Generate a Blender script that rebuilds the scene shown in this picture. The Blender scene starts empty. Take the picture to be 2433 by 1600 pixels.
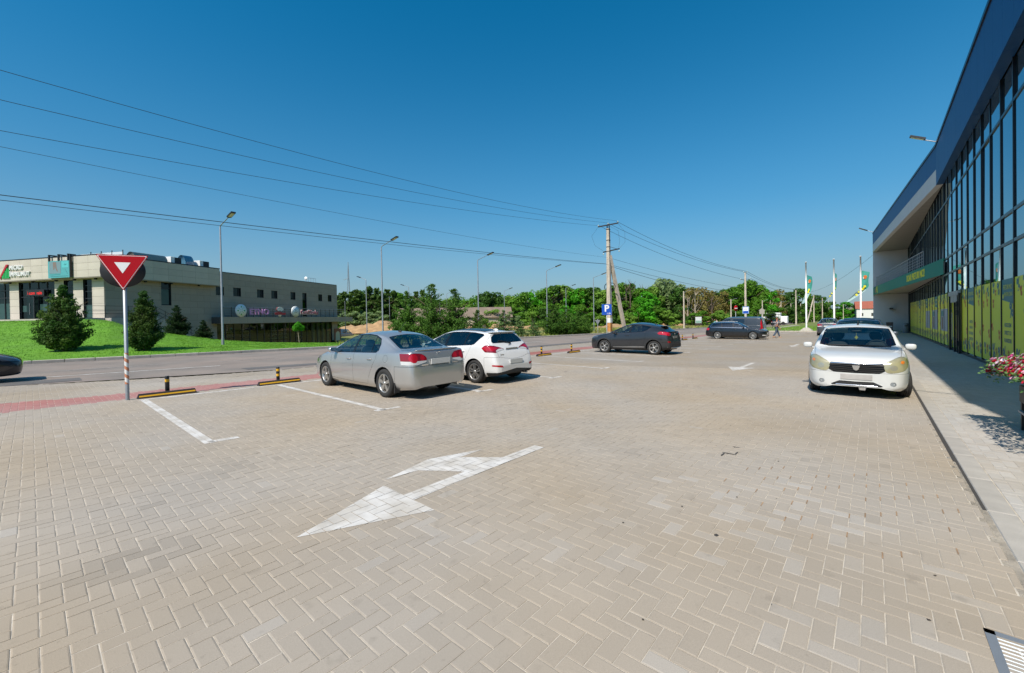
import bpy, bmesh, math, random
import numpy as np
from mathutils import Vector, Matrix, noise as mnoise
random.seed(7); rng = np.random.default_rng(7)
scene = bpy.context.scene
COL = scene.collection
R = math.radians
# ------------------------------------------------------------------ camera
EYE = 1.68                      # lens height above the paving
cam_d = bpy.data.cameras.new('camera'); cam = bpy.data.objects.new('camera', cam_d); COL.objects.link(cam)
cam_d.sensor_width = 36.0; cam_d.lens = 36.0 * 990 / 2433; cam_d.shift_y = -33 / 2433
cam_d.clip_start = 0.05; cam_d.clip_end = 6000
cam.matrix_world = Matrix.Translation((0, 0, EYE)) @ Matrix.Rotation(R(90 - .6), 4, 'X') @ Matrix.Rotation(-math.atan(.0165), 4, 'Z')
scene.camera = cam
# ------------------------------------------------------------------ sky, sun, exposure
SUN_EL, SUN_HEAD = 51.0, 32.4   # elevation; compass heading the light travels towards (from +Y to +X)
world = bpy.data.worlds.new('World'); scene.world = world; world.use_nodes = True
wt = world.node_tree; wt.nodes.clear()
sky = wt.nodes.new('ShaderNodeTexSky'); sky.sky_type = 'NISHITA'; sky.sun_disc = False
sky.sun_elevation = R(SUN_EL); sky.sun_rotation = R(180 + SUN_HEAD)
sky.altitude = 200; sky.air_density = 1.0; sky.dust_density = 2.4; sky.ozone_density = 10.0
hs = wt.nodes.new('ShaderNodeHueSaturation'); hs.inputs['Saturation'].default_value = 1.34; hs.inputs['Hue'].default_value = .480
bg = wt.nodes.new('ShaderNodeBackground'); bg.inputs['Strength'].default_value = 0.135
wo = wt.nodes.new('ShaderNodeOutputWorld')
wt.links.new(sky.outputs[0], hs.inputs['Color']); tcw = wt.nodes.new('ShaderNodeTexCoord'); sz = wt.nodes.new('ShaderNodeSeparateXYZ'); wt.links.new(tcw.outputs['Generated'], sz.inputs[0])   # pale summer haze all round the horizon
om = wt.nodes.new('ShaderNodeMath'); om.operation = 'SUBTRACT'; om.use_clamp = True; om.inputs[0].default_value = 1.0; wt.links.new(sz.outputs[2], om.inputs[1])
pw_ = wt.nodes.new('ShaderNodeMath'); pw_.operation = 'POWER'; pw_.inputs[1].default_value = 4.6; wt.links.new(om.outputs[0], pw_.inputs[0])
ml_ = wt.nodes.new('ShaderNodeMath'); ml_.operation = 'MULTIPLY'; ml_.inputs[1].default_value = .88; wt.links.new(pw_.outputs[0], ml_.inputs[0])
mh = wt.nodes.new('ShaderNodeMix'); mh.data_type = 'RGBA'; mh.inputs['B'].default_value = (2.55, 3.45, 3.85, 1); wt.links.new(ml_.outputs[0], mh.inputs['Factor']); wt.links.new(hs.outputs[0], mh.inputs['A']); wt.links.new(mh.outputs['Result'], bg.inputs[0]); wt.links.new(bg.outputs[0], wo.inputs[0])
sun_d = bpy.data.lights.new('sun', 'SUN'); sun_d.energy = 5.0; sun_d.angle = R(.53); sun_d.color = (1.0, .93, .82)
sun = bpy.data.objects.new('sun', sun_d); COL.objects.link(sun)
hx, hy = math.sin(R(SUN_HEAD)) * math.cos(R(SUN_EL)), math.cos(R(SUN_HEAD)) * math.cos(R(SUN_EL))
sun.rotation_euler = Vector((-hx, -hy, math.sin(R(SUN_EL)))).to_track_quat('Z', 'Y').to_euler()
scene.view_settings.view_transform = 'Standard'; scene.view_settings.look = 'None'
scene.view_settings.exposure = 0.08; scene.view_settings.gamma = 1.0; scene.view_settings.use_curve_mapping = False
scene.cycles.max_bounces = 8; scene.cycles.transparent_max_bounces = 24
scene.cycles.caustics_reflective = False; scene.cycles.caustics_refractive = False
# ------------------------------------------------------------------ the site frame: s runs along the store wall, n to the right of it
GR = .010
TH = R(40.9); ROT = R(90) - TH
UX, UY = math.sin(TH), math.cos(TH); NX, NY = math.cos(TH), -math.sin(TH)
def gz(s): return -GR * max(-60., min(s, 170.))
def W(s, n, z=0.): return Vector((s * UX + n * NX, s * UY + n * NY, gz(s) + z))
def sn_of(x, y): return x * UX + y * UY, x * NX + y * NY
SITE = Matrix.Rotation(ROT, 4, 'Z')      # local x = s, local y = -n
# ------------------------------------------------------------------ small helpers
def tag(o, label=None, cat=None, group=None, kind=None):
    if label: o['label'] = label
    if cat: o['category'] = cat
    if group: o['group'] = group
    if kind: o['kind'] = kind
    return o
def thing(name, label, cat, loc=(0, 0, 0), rz=0., group=None):
    o = bpy.data.objects.new(name, None); COL.objects.link(o); o.empty_display_size = .2
    o.location = loc; o.rotation_euler = (0, 0, rz)
    return tag(o, label, cat, group)
def pydata(name, verts, faces, mats, smooth=False):
    me = bpy.data.meshes.new(name); me.from_pydata([tuple(v) for v in verts], [], [tuple(f) for f in faces])
    for m in (mats if isinstance(mats, (list, tuple)) else [mats]): me.materials.append(m)
    if smooth: me.polygons.foreach_set('use_smooth', [True] * len(me.polygons))
    me.update(); return me
def put(name, me, parent=None, loc=None, rz=None):
    o = bpy.data.objects.new(name, me); COL.objects.link(o)
    if parent is not None: o.parent = parent
    if loc is not None: o.location = loc
    if rz is not None: o.rotation_euler = (0, 0, rz)
    return o
def big_mesh(name, V, F, mat, smooth=False):
    """numpy quads/tris (equal sized faces) to a mesh, fast"""
    me = bpy.data.meshes.new(name); V = np.asarray(V, np.float32); F = np.asarray(F, np.int32); k = F.shape[1]
    me.vertices.add(len(V)); me.vertices.foreach_set('co', V.ravel())
    me.loops.add(F.size); me.loops.foreach_set('vertex_index', F.ravel())
    me.polygons.add(len(F)); me.polygons.foreach_set('loop_start', np.arange(0, F.size, k, dtype=np.int32))
    me.polygons.foreach_set('loop_total', np.full(len(F), k, np.int32))
    me.polygons.foreach_set('use_smooth', np.full(len(F), bool(smooth)))
    me.materials.append(mat); me.update(calc_edges=True); me.validate(); return me
class MB:
    """collects boxes, tubes, prisms ... into one mesh"""
    def __init__(s): s.v = []; s.f = []; s.m = []; s.sm = []
    def add(s, vs, fs, mi=0, sm=False):
        b = len(s.v); s.v += [tuple(v) for v in vs]; s.f += [tuple(b + i for i in f) for f in fs]
        s.m += [mi] * len(fs); s.sm += [sm] * len(fs); return s
    def box(s, x0, x1, y0, y1, z0, z1, mi=0, bev=0.):
        if bev <= 0:
            vs = [(x, y, z) for z in (z0, z1) for y in (y0, y1) for x in (x0, x1)]
            return s.add(vs, [(0, 2, 3, 1), (4, 5, 7, 6), (0, 1, 5, 4), (2, 6, 7, 3), (0, 4, 6, 2), (1, 3, 7, 5)], mi)
        b = bev; vs = []
        def ring(z, i): return [(x0 + i, y0 + i, z), (x1 - i, y0 + i, z), (x1 - i, y1 - i, z), (x0 + i, y1 - i, z)]
        vs = ring(z0, 0) + ring(z1 - b, 0) + ring(z1, b)
        fs = [(3, 2, 1, 0)] + [(k, (k + 1) % 4, 4 + (k + 1) % 4, 4 + k) for k in range(4)] + [(4 + k, 4 + (k + 1) % 4, 8 + (k + 1) % 4, 8 + k) for k in range(4)] + [(8, 9, 10, 11)]
        return s.add(vs, fs, mi)
    def obox(s, c, ax, hx_, hy_, hz_, mi=0):
        """box about centre c with column axes ax (3 vectors) and half sizes"""
        c = Vector(c); a, b_, d = [Vector(v).normalized() for v in ax]
        vs = [c + a * (i * hx_) + b_ * (j * hy_) + d * (k * hz_) for k in (-1, 1) for j in (-1, 1) for i in (-1, 1)]
        return s.add(vs, [(0, 2, 3, 1), (4, 5, 7, 6), (0, 1, 5, 4), (2, 6, 7, 3), (0, 4, 6, 2), (1, 3, 7, 5)], mi)
    def bar(s, a, b, w, h=None, mi=0, up=(0, 0, 1)):
        a = Vector(a); b = Vector(b); d = (b - a); L = d.length
        if L < 1e-6: return s
        d /= L; u_ = Vector(up)
        if abs(d.dot(u_)) > .98: u_ = Vector((1, 0, 0))
        x = d.cross(u_).normalized(); y = x.cross(d).normalized()
        return s.obox((a + b) / 2, (d, x, y), L / 2, w / 2, (h or w) / 2, mi)
    def tube(s, pts, r, n=8, mi=0, cap=True):
        pts = [Vector(p) for p in pts]; rs = r if isinstance(r, (list, tuple)) else [r] * len(pts); b = []; fs = []
        ref = None
        for i, p in enumerate(pts):
            d = (pts[min(i + 1, len(pts) - 1)] - pts[max(i - 1, 0)]).normalized()
            if ref is None: ref = Vector((0, 0, 1)) if abs(d.z) < .9 else Vector((1, 0, 0))
            x = d.cross(ref).normalized(); y = d.cross(x).normalized(); ref = x.cross(d).normalized() if True else ref
            b += [p + x * (rs[i] * math.cos(2 * math.pi * k / n)) + y * (rs[i] * math.sin(2 * math.pi * k / n)) for k in range(n)]
        for i in range(len(pts) - 1):
            for k in range(n):
                fs.append((i * n + k, i * n + (k + 1) % n, (i + 1) * n + (k + 1) % n, (i + 1) * n + k))
        s.add(b, fs, mi, True)
        if cap: s.add(b[:n], [tuple(range(n))], mi); s.add(b[-n:], [tuple(range(n - 1, -1, -1))], mi)
        return s
    def lathe(s, prof, n=16, c=(0, 0, 0), axis='z', mi=0, sm=True):
        """prof = [(radius, height)...]"""
        vs = []; fs = []
        for (r, h) in prof:
            for k in range(n):
                a = 2 * math.pi * k / n; p = (r * math.cos(a), r * math.sin(a), h)
                if axis == 'y': p = (p[0], p[2], p[1])
                if axis == 'x': p = (p[2], p[0], p[1])
                vs.append((c[0] + p[0], c[1] + p[1], c[2] + p[2]))
        for i in range(len(prof) - 1):
            for k in range(n): fs.append((i * n + k, i * n + (k + 1) % n, (i + 1) * n + (k + 1) % n, (i + 1) * n + k))
        return s.add(vs, fs, mi, sm)
    def prism(s, poly, origin, ex, ey, depth, mi=0):
        """2-D polygon in the (ex, ey) plane at origin, extruded by depth along ex x ey"""
        o = Vector(origin); ex = Vector(ex); ey = Vector(ey); nz = ex.cross(ey).normalized() * depth; n = len(poly)
        a = [o + ex * p[0] + ey * p[1] for p in poly]; b = [p + nz for p in a]
        fs = [tuple(range(n - 1, -1, -1)), tuple(range(n, 2 * n))] + [(k, (k + 1) % n, n + (k + 1) % n, n + k) for k in range(n)]
        return s.add(a + b, fs, mi)
    def quad(s, a, b, c, d, mi=0): return s.add([a, b, c, d], [(0, 1, 2, 3)], mi)
    def mesh(s, name, mats):
        me = pydata(name, s.v, s.f, mats)
        if s.f:
            me.polygons.foreach_set('material_index', s.m); me.polygons.foreach_set('use_smooth', s.sm); me.update()
        return me
    def build(s, name, mats, parent=None, loc=None, rz=None): return put(name, s.mesh(name, mats), parent, loc, rz)
def copy_tree(o, parent=None):
    c = o.copy(); COL.objects.link(c)
    if parent is not None: c.parent = parent
    for ch in list(o.children): copy_tree(ch, c)
    return c
_txt = {}
def text_mesh(txt, size, mat, depth=.0, align='CENTER', bold=0., spacing=1.0, squeeze=1.0):
    """flat or raised lettering as a mesh in the local x-y plane"""
    key = (txt, size, mat.name, depth, align, bold, spacing, squeeze)
    if key in _txt: return _txt[key]
    cu = bpy.data.curves.new('lettering', 'FONT'); cu.body = txt; cu.size = size; cu.align_x = align; cu.align_y = 'CENTER'
    cu.offset = bold; cu.extrude = depth; cu.space_character = spacing; cu.resolution_u = 4
    o = bpy.data.objects.new('lettering', cu); COL.objects.link(o)
    me = bpy.data.meshes.new_from_object(o.evaluated_get(bpy.context.evaluated_depsgraph_get()))
    bpy.data.objects.remove(o); bpy.data.curves.remove(cu)
    if squeeze != 1.0:
        for v in me.vertices: v.co.x *= squeeze
    me.materials.clear(); me.materials.append(mat); me.name = 'lettering'; _txt[key] = me; return me
# ------------------------------------------------------------------ materials
MATS = {}
def mat(name, col, rough=.6, metal=0., spec=.5, coat=0., var=0., scale=6., bump=0., bscale=40., emit=None, estr=1., objvar=0., detail=6., alpha=None, coatr=.03, hue2=None):
    """principled material; var = soft colour variation, bump = fine relief, hue2 = second colour mixed by noise"""
    if name in MATS: return MATS[name]
    m = bpy.data.materials.new(name); m.use_nodes = True; t = m.node_tree; p = t.nodes['Principled BSDF']
    p.inputs['Base Color'].default_value = (*col, 1); p.inputs['Roughness'].default_value = rough; p.inputs['Metallic'].default_value = metal
    p.inputs['Specular IOR Level'].default_value = spec; p.inputs['Coat Weight'].default_value = coat; p.inputs['Coat Roughness'].default_value = coatr
    L = t.links.new; src = None
    if var or hue2 or objvar:
        tc = t.nodes.new('ShaderNodeTexCoord'); src = None
        rgb = t.nodes.new('ShaderNodeRGB'); rgb.outputs[0].default_value = (*col, 1); src = rgb.outputs[0]
        if hue2:
            n0 = t.nodes.new('ShaderNodeTexNoise'); n0.inputs['Scale'].default_value = scale * .6; n0.inputs['Detail'].default_value = detail
            rp = t.nodes.new('ShaderNodeValToRGB'); rp.color_ramp.elements[0].position = .38; rp.color_ramp.elements[1].position = .62
            mx = t.nodes.new('ShaderNodeMix'); mx.data_type = 'RGBA'; mx.inputs['B'].default_value = (*hue2, 1)
            L(tc.outputs['Object'], n0.inputs['Vector']); L(n0.outputs['Fac'], rp.inputs[0]); L(rp.outputs[0], mx.inputs['Factor']); L(src, mx.inputs['A']); src = mx.outputs['Result']
        if var:
            n1 = t.nodes.new('ShaderNodeTexNoise'); n1.inputs['Scale'].default_value = scale; n1.inputs['Detail'].default_value = detail
            mr = t.nodes.new('ShaderNodeMapRange'); mr.inputs['From Min'].default_value = .25; mr.inputs['From Max'].default_value = .75
            mr.inputs['To Min'].default_value = 1 - var; mr.inputs['To Max'].default_value = 1 + var
            hsv = t.nodes.new('ShaderNodeHueSaturation'); L(tc.outputs['Object'], n1.inputs['Vector']); L(n1.outputs['Fac'], mr.inputs[0]); L(mr.outputs[0], hsv.inputs['Value']); L(src, hsv.inputs['Color']); src = hsv.outputs[0]
        if objvar:
            oi = t.nodes.new('ShaderNodeObjectInfo'); mr = t.nodes.new('ShaderNodeMapRange'); mr.inputs['To Min'].default_value = 1 - objvar; mr.inputs['To Max'].default_value = 1 + objvar
            hsv = t.nodes.new('ShaderNodeHueSaturation'); L(oi.outputs['Random'], mr.inputs[0]); L(mr.outputs[0], hsv.inputs['Value']); L(src, hsv.inputs['Color']); src = hsv.outputs[0]
        L(src, p.inputs['Base Color'])
    if bump:
        tc = t.nodes.new('ShaderNodeTexCoord'); n2 = t.nodes.new('ShaderNodeTexNoise'); n2.inputs['Scale'].default_value = bscale; n2.inputs['Detail'].default_value = 5
        b = t.nodes.new('ShaderNodeBump'); b.inputs['Strength'].default_value = bump; b.inputs['Distance'].default_value = .02
        L(tc.outputs['Object'], n2.inputs['Vector']); L(n2.outputs['Fac'], b.inputs['Height']); L(b.outputs[0], p.inputs['Normal'])
    if emit: p.inputs['Emission Color'].default_value = (*emit, 1); p.inputs['Emission Strength'].default_value = estr
    MATS[name] = m; return m
def schlick(t, ior=1.5):
    lw = t.nodes.new('ShaderNodeLayerWeight'); lw.inputs['Blend'].default_value = .5; p5 = t.nodes.new('ShaderNodeMath'); p5.operation = 'POWER'; p5.inputs[1].default_value = 4.5; t.links.new(lw.outputs['Facing'], p5.inputs[0])
    f0 = ((ior - 1) / (ior + 1)) ** 2; m_ = t.nodes.new('ShaderNodeMapRange'); m_.inputs['To Min'].default_value = f0; m_.inputs['To Max'].default_value = 1.; t.links.new(p5.outputs[0], m_.inputs[0]); return m_
def glass_mat(name, tint, fac=.5, rough=.0, gl=(1, 1, 1), ior=1.5):
    """thin glazing: tinted see-through sheet with a mirror sheen"""
    if name in MATS: return MATS[name]
    m = bpy.data.materials.new(name); m.use_nodes = True; t = m.node_tree; t.nodes.clear(); L = t.links.new
    tr = t.nodes.new('ShaderNodeBsdfTransparent'); tr.inputs[0].default_value = (*tint, 1)
    g = t.nodes.new('ShaderNodeBsdfGlossy'); g.inputs['Color'].default_value = (*gl, 1); g.inputs['Roughness'].default_value = rough
    fr = schlick(t, ior); mr = t.nodes.new('ShaderNodeMapRange'); mr.inputs['To Min'].default_value = fac; mr.inputs['To Max'].default_value = 1.
    mx = t.nodes.new('ShaderNodeMixShader'); o = t.nodes.new('ShaderNodeOutputMaterial')
    L(fr.outputs[0], mr.inputs[0]); L(mr.outputs[0], mx.inputs[0]); L(tr.outputs[0], mx.inputs[1]); L(g.outputs[0], mx.inputs[2]); L(mx.outputs[0], o.inputs[0])
    MATS[name] = m; return m
M_BLACK = mat('black plastic', (.012, .012, .013), .45)
M_RUBBER = mat('tyre rubber', (.022, .021, .02), .85, var=.2, scale=20)
M_STEEL = mat('galvanised steel', (.34, .355, .37), .5, .6, var=.12, scale=3)
M_WHITE = mat('white painted metal', (.78, .78, .76), .4, var=.05, scale=2)
M_CONC = mat('pole concrete', (.50, .425, .335), .85, var=.18, scale=2.5, bump=.2, bscale=30)
M_DARKMET = mat('dark steel', (.03, .03, .033), .5, .4)
M_PAINT = mat('road paint', (.60, .57, .53), .8, var=.12, scale=6, bump=.1, bscale=90, hue2=(.47, .43, .375))
M_CHROME = mat('chrome', (.75, .76, .78), .12, 1.)
M_KERB = mat('kerb concrete', (.40, .36, .31), .9, var=.16, scale=4, bump=.25, bscale=60, objvar=.08)
# ================================================================== cars: lofted shells cut into real panels, lights and windows
def pchip(pts, x):
    p = np.array(pts, float); X, Y = p[:, 0], p[:, 1]; h = np.diff(X); d = np.diff(Y) / h; m = np.zeros(len(X))
    for k in range(1, len(X) - 1):
        if d[k - 1] * d[k] > 0:
            w1, w2 = 2 * h[k] + h[k - 1], h[k] + 2 * h[k - 1]; m[k] = (w1 + w2) / (w1 / d[k - 1] + w2 / d[k])
    m[0], m[-1] = d[0], d[-1]
    x = np.clip(x, X[0], X[-1]); i = np.clip(np.searchsorted(X, x) - 1, 0, len(h) - 1); t = (x - X[i]) / h[i]
    return ((1 + 2 * t) * (1 - t) ** 2 * Y[i] + t * (1 - t) ** 2 * h[i] * m[i] + t * t * (3 - 2 * t) * Y[i + 1] + t * t * (t - 1) * h[i] * m[i + 1])
def smooth_poly(poly, it=2):
    P = [tuple(p) for p in poly]
    for _ in range(it): P = [q for i in range(len(P)) for a, b in ((P[i], P[(i + 1) % len(P)]),) for q in ((.8 * a[0] + .2 * b[0], .8 * a[1] + .2 * b[1]), (.2 * a[0] + .8 * b[0], .2 * a[1] + .8 * b[1]))]
    return P
def sdp(px, py, poly, r=0.):
    """signed distance to a polygon (negative inside), corners rounded by r"""
    P = np.array(poly, float); n = len(P); d = np.full(px.shape, 1e9); s = np.ones(px.shape)
    for i in range(n):
        a = P[i]; b = P[i - 1]; e = b - a; wx, wy = px - a[0], py - a[1]
        t = np.clip((wx * e[0] + wy * e[1]) / max(e @ e, 1e-12), 0, 1); bx, by = wx - e[0] * t, wy - e[1] * t
        d = np.minimum(d, bx * bx + by * by)
        c1, c2, c3 = py >= a[1], py < b[1], e[0] * wy > e[1] * wx
        s = np.where((c1 & c2 & c3) | (~c1 & ~c2 & ~c3), -s, s)
    return s * np.sqrt(d) - r
class Shell:
    def __init__(s, V, N, F): s.V, s.N, s.F = V, N, F
    def cut(s, fn):
        """split by the implicit function fn(x, y, z, nrm) -> inside shell, outside shell"""
        V, N = s.V, s.N; f = fn(V[:, 0], V[:, 1], V[:, 2], N)
        if not s.F: return Shell(V, N, []), Shell(V, N, [])
        ln = np.array([len(q) for q in s.F]); fl = np.concatenate([np.array(q) for q in s.F]) if len(set(ln)) > 1 else np.array(s.F).ravel()
        st = np.concatenate([[0], np.cumsum(ln)[:-1]]); pos = np.add.reduceat((f[fl] > 0).astype(int), st)
        F = s.F; fin = [F[i] for i in np.nonzero(pos == 0)[0]]; fout = [F[i] for i in np.nonzero(pos == ln)[0]]
        nv, nn, cache = [], [], {}; base = len(V)
        def xp(a, b):
            k = (a, b) if a < b else (b, a)
            if k not in cache:
                t = f[k[0]] / (f[k[0]] - f[k[1]]); cache[k] = base + len(nv)
                nv.append(V[k[0]] + (V[k[1]] - V[k[0]]) * t); nn.append(N[k[0]] + (N[k[1]] - N[k[0]]) * t)
            return cache[k]
        for i in np.nonzero((pos > 0) & (pos < ln))[0]:
            q = F[i]; A, B = [], []
            for k in range(len(q)):
                a, b = q[k], q[(k + 1) % len(q)]
                (B if f[a] > 0 else A).append(a)
                if (f[a] > 0) != (f[b] > 0): x = xp(a, b); A.append(x); B.append(x)
            if len(A) > 2: fin.append(tuple(A))
            if len(B) > 2: fout.append(tuple(B))
        if nv: V = np.vstack([V, nv]); N = np.vstack([N, nn])
        return Shell(V, N, fin), Shell(V, N, fout)
    def mesh(s, name, m, L, off=0.):
        if not s.F: return None
        used = np.unique(np.concatenate([np.array(q) for q in s.F])); mp = np.full(len(s.V), -1); mp[used] = np.arange(len(used))
        N = s.N[used]; N = N / np.maximum(np.linalg.norm(N, axis=1), 1e-9)[:, None]; V = s.V[used] + N * off
        V = V * [-1, 1, 1] + [L / 2, 0, 0]; N = N * [-1, 1, 1]
        me = pydata(name, V, [tuple(mp[list(q)][::-1]) for q in s.F], m, True)
        me.normals_split_custom_set_from_vertices([tuple(v) for v in N]); return me
def loft(c, nx=150, it=3):
    L = c['L']; t = np.linspace(0, 1, nx); x = L * (.45 * t + .55 * (.5 - .5 * np.cos(np.pi * t)))
    g = {k: pchip(c[k], x) for k in ('top', 'belt', 'bot', 'hw', 'wr', 'crown')}
    top, belt, bot, hw, wr, cr = [g[k] for k in ('top', 'belt', 'bot', 'hw', 'wr', 'crown')]
    sh = pchip(c['sh'], x) if 'sh' in c else np.full(nx, .045)       # how far the shoulder sits inside the widest line
    ws = hw - sh; wb = hw - pchip(c.get('tuck', [(0, .1), (L, .1)]), x); zm = bot + c.get('zm', .5) * (belt - bot); cr = np.minimum(cr, np.maximum(.3 * (top - belt), .004))
    wr = np.minimum(wr, ws - .01); zr = top - cr
    K = [(wb, bot), (hw - .015, bot + .12 * (belt - bot)), (hw, zm - .1 * (belt - bot)), (hw, zm + .12 * (belt - bot)), (ws + .4 * (hw - ws), belt - .12 * (belt - bot)),
         (ws, belt - .012), (ws - .012, belt), (ws + .30 * (wr - ws), belt + .33 * (zr - belt)), (ws + .66 * (wr - ws) + .006, belt + .7 * (zr - belt)), (wr + .012, zr - .03 * np.minimum(1, (top - belt) * 3)), (wr - .012, zr + .12 * cr), (wr * .8, top - .58 * cr), (wr * .4, top - .14 * cr), (0 * wr, top)]
    Pn = np.stack([np.stack([a + 0 * x, b + 0 * x], -1) for a, b in K], 1)         # nx, K, 2
    for _ in range(it):
        a, b = Pn[:, :-1], Pn[:, 1:]; q = np.empty((nx, 2 * (Pn.shape[1] - 1), 2)); q[:, 0::2] = .75 * a + .25 * b; q[:, 1::2] = .25 * a + .75 * b
        Pn = np.concatenate([Pn[:, :1], q, Pn[:, -1:]], 1)
    Y = np.concatenate([Pn[:, :, 0], -Pn[:, -2::-1, 0]], 1); Z = np.concatenate([Pn[:, :, 1], Pn[:, -2::-1, 1]], 1); X = np.repeat(x[:, None], Y.shape[1], 1)
    for fn in c.get('warp', []): X, Y, Z = fn(X, Y, Z)
    G = np.stack([X, Y, Z], -1); du = np.gradient(G, axis=0); dv = np.gradient(G, axis=1); N = np.cross(dv, du); N /= np.maximum(np.linalg.norm(N, axis=2), 1e-9)[..., None]
    N[0] = [-1, 0, 0]; N[-1] = [1, 0, 0]
    a, b = Y.shape; idx = np.arange(a * b).reshape(a, b); q = np.stack([idx[:-1, :-1], idx[:-1, 1:], idx[1:, 1:], idx[1:, :-1]], -1).reshape(-1, 4)
    N = N.reshape(-1, 3); mid = G[a // 2, b // 4]; 
    if N[idx[a // 2, b // 5]][1] * G[a // 2, b // 5, 1] < 0: N = -N
    F = [tuple(r) for r in q.tolist()]
    gf = G.reshape(-1, 3); q0 = F[(a // 2) * (b - 1) + b // 5]; sgn = np.sign(np.cross(gf[q0[1]] - gf[q0[0]], gf[q0[2]] - gf[q0[0]]) @ N[q0[0]])
    xtra, xn, nv_ = [], [], a * b
    for e, rev in ((0, False), (a - 1, True)):                      # close nose and tail
        r = idx[e].tolist(); h = b // 2; K_ = 18; gf = np.vstack([G.reshape(-1, 3)] + xtra); cols = []
        for k in range(h):                               # rows of points straight across between mirrored outline points
            a_, b_ = gf[r[k]], gf[r[b - 1 - k]]; row = [r[k]]
            for q in range(1, K_): xtra.append((a_ + (b_ - a_) * q / K_)[None]); xn.append(N[r[k]][None]); row.append(nv_); nv_ += 1
            cols.append(row + [r[b - 1 - k]])
        want = N[r[0]]
        for k in range(h - 1):
            for q in range(K_):
                f_ = (cols[k][q], cols[k + 1][q], cols[k + 1][q + 1], cols[k][q + 1]); p_ = [gf[cols[m_][0]] + (gf[cols[m_][K_]] - gf[cols[m_][0]]) * (u_ / K_) for m_, u_ in ((k, q), (k + 1, q), (k + 1, q + 1))]
                F.append(f_ if np.cross(p_[1] - p_[0], p_[2] - p_[0]) @ want * sgn >= 0 else f_[::-1])
    return Shell(np.vstack([G.reshape(-1, 3)] + xtra), np.vstack([N] + xn), F)
def blob(mb, c, r, pw=.7, n=10, mi=0):
    """rounded box-like lump (superellipsoid)"""
    vs = []; f = lambda v: math.copysign(abs(v) ** pw, v); m = 2 * n
    for i in range(n + 1):
        a = -math.pi / 2 + math.pi * i / n
        for k in range(m):
            b = 2 * math.pi * k / m; vs.append((c[0] + r[0] * f(math.cos(a)) * f(math.cos(b)), c[1] + r[1] * f(math.cos(a)) * f(math.sin(b)), c[2] + r[2] * f(math.sin(a))))
    mb.add(vs, [(i * m + k, i * m + (k + 1) % m, (i + 1) * m + (k + 1) % m, (i + 1) * m + k) for i in range(n) for k in range(m)], mi, True)
def car_paint(name, col, metal=0., rough=.35, coat=1., var=.03): return mat('paint ' + name, col, rough, metal, .5, coat, var=var, scale=3)
M_GLASS = glass_mat('car glass', (.58, .68, .66), .05)
M_GLASSD = glass_mat('car privacy glass', (.09, .11, .11), .06)
M_TRIM = mat('gloss black trim', (.008, .008, .009), .25)
M_MATTE = mat('rough black cladding', (.022, .022, .023), .65)
M_INT = mat('cabin fabric', (.06, .06, .063), .9)
M_INT2 = mat('cabin grey fabric', (.16, .16, .155), .9)
M_RED = mat('red lens', (.42, .004, .012), .12, coat=1.)
M_RED2 = mat('deep red lens', (.22, .003, .008), .12, coat=1.)
M_CLEAR = mat('clear lens', (.55, .55, .54), .12, coat=1.)
M_HLAMP = mat('headlamp lens', (.30, .33, .35), .08, .3, coat=1.)
M_YLAMP = mat('yellowed headlamp lens', (.36, .33, .20), .16, .15, coat=1., var=.15, scale=7)
M_AMBER = mat('amber bulb', (.75, .20, .03), .2, coat=1.)
M_PLATE = mat('number plate', (.60, .60, .58), .4)
M_ALLOY = mat('silver alloy', (.52, .50, .47), .35, .85)
M_ALLOYD = mat('black alloy', (.015, .015, .016), .3, .3)
M_DISC = mat('brake disc', (.12, .11, .10), .5, .7)
_wheels = {}
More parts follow.
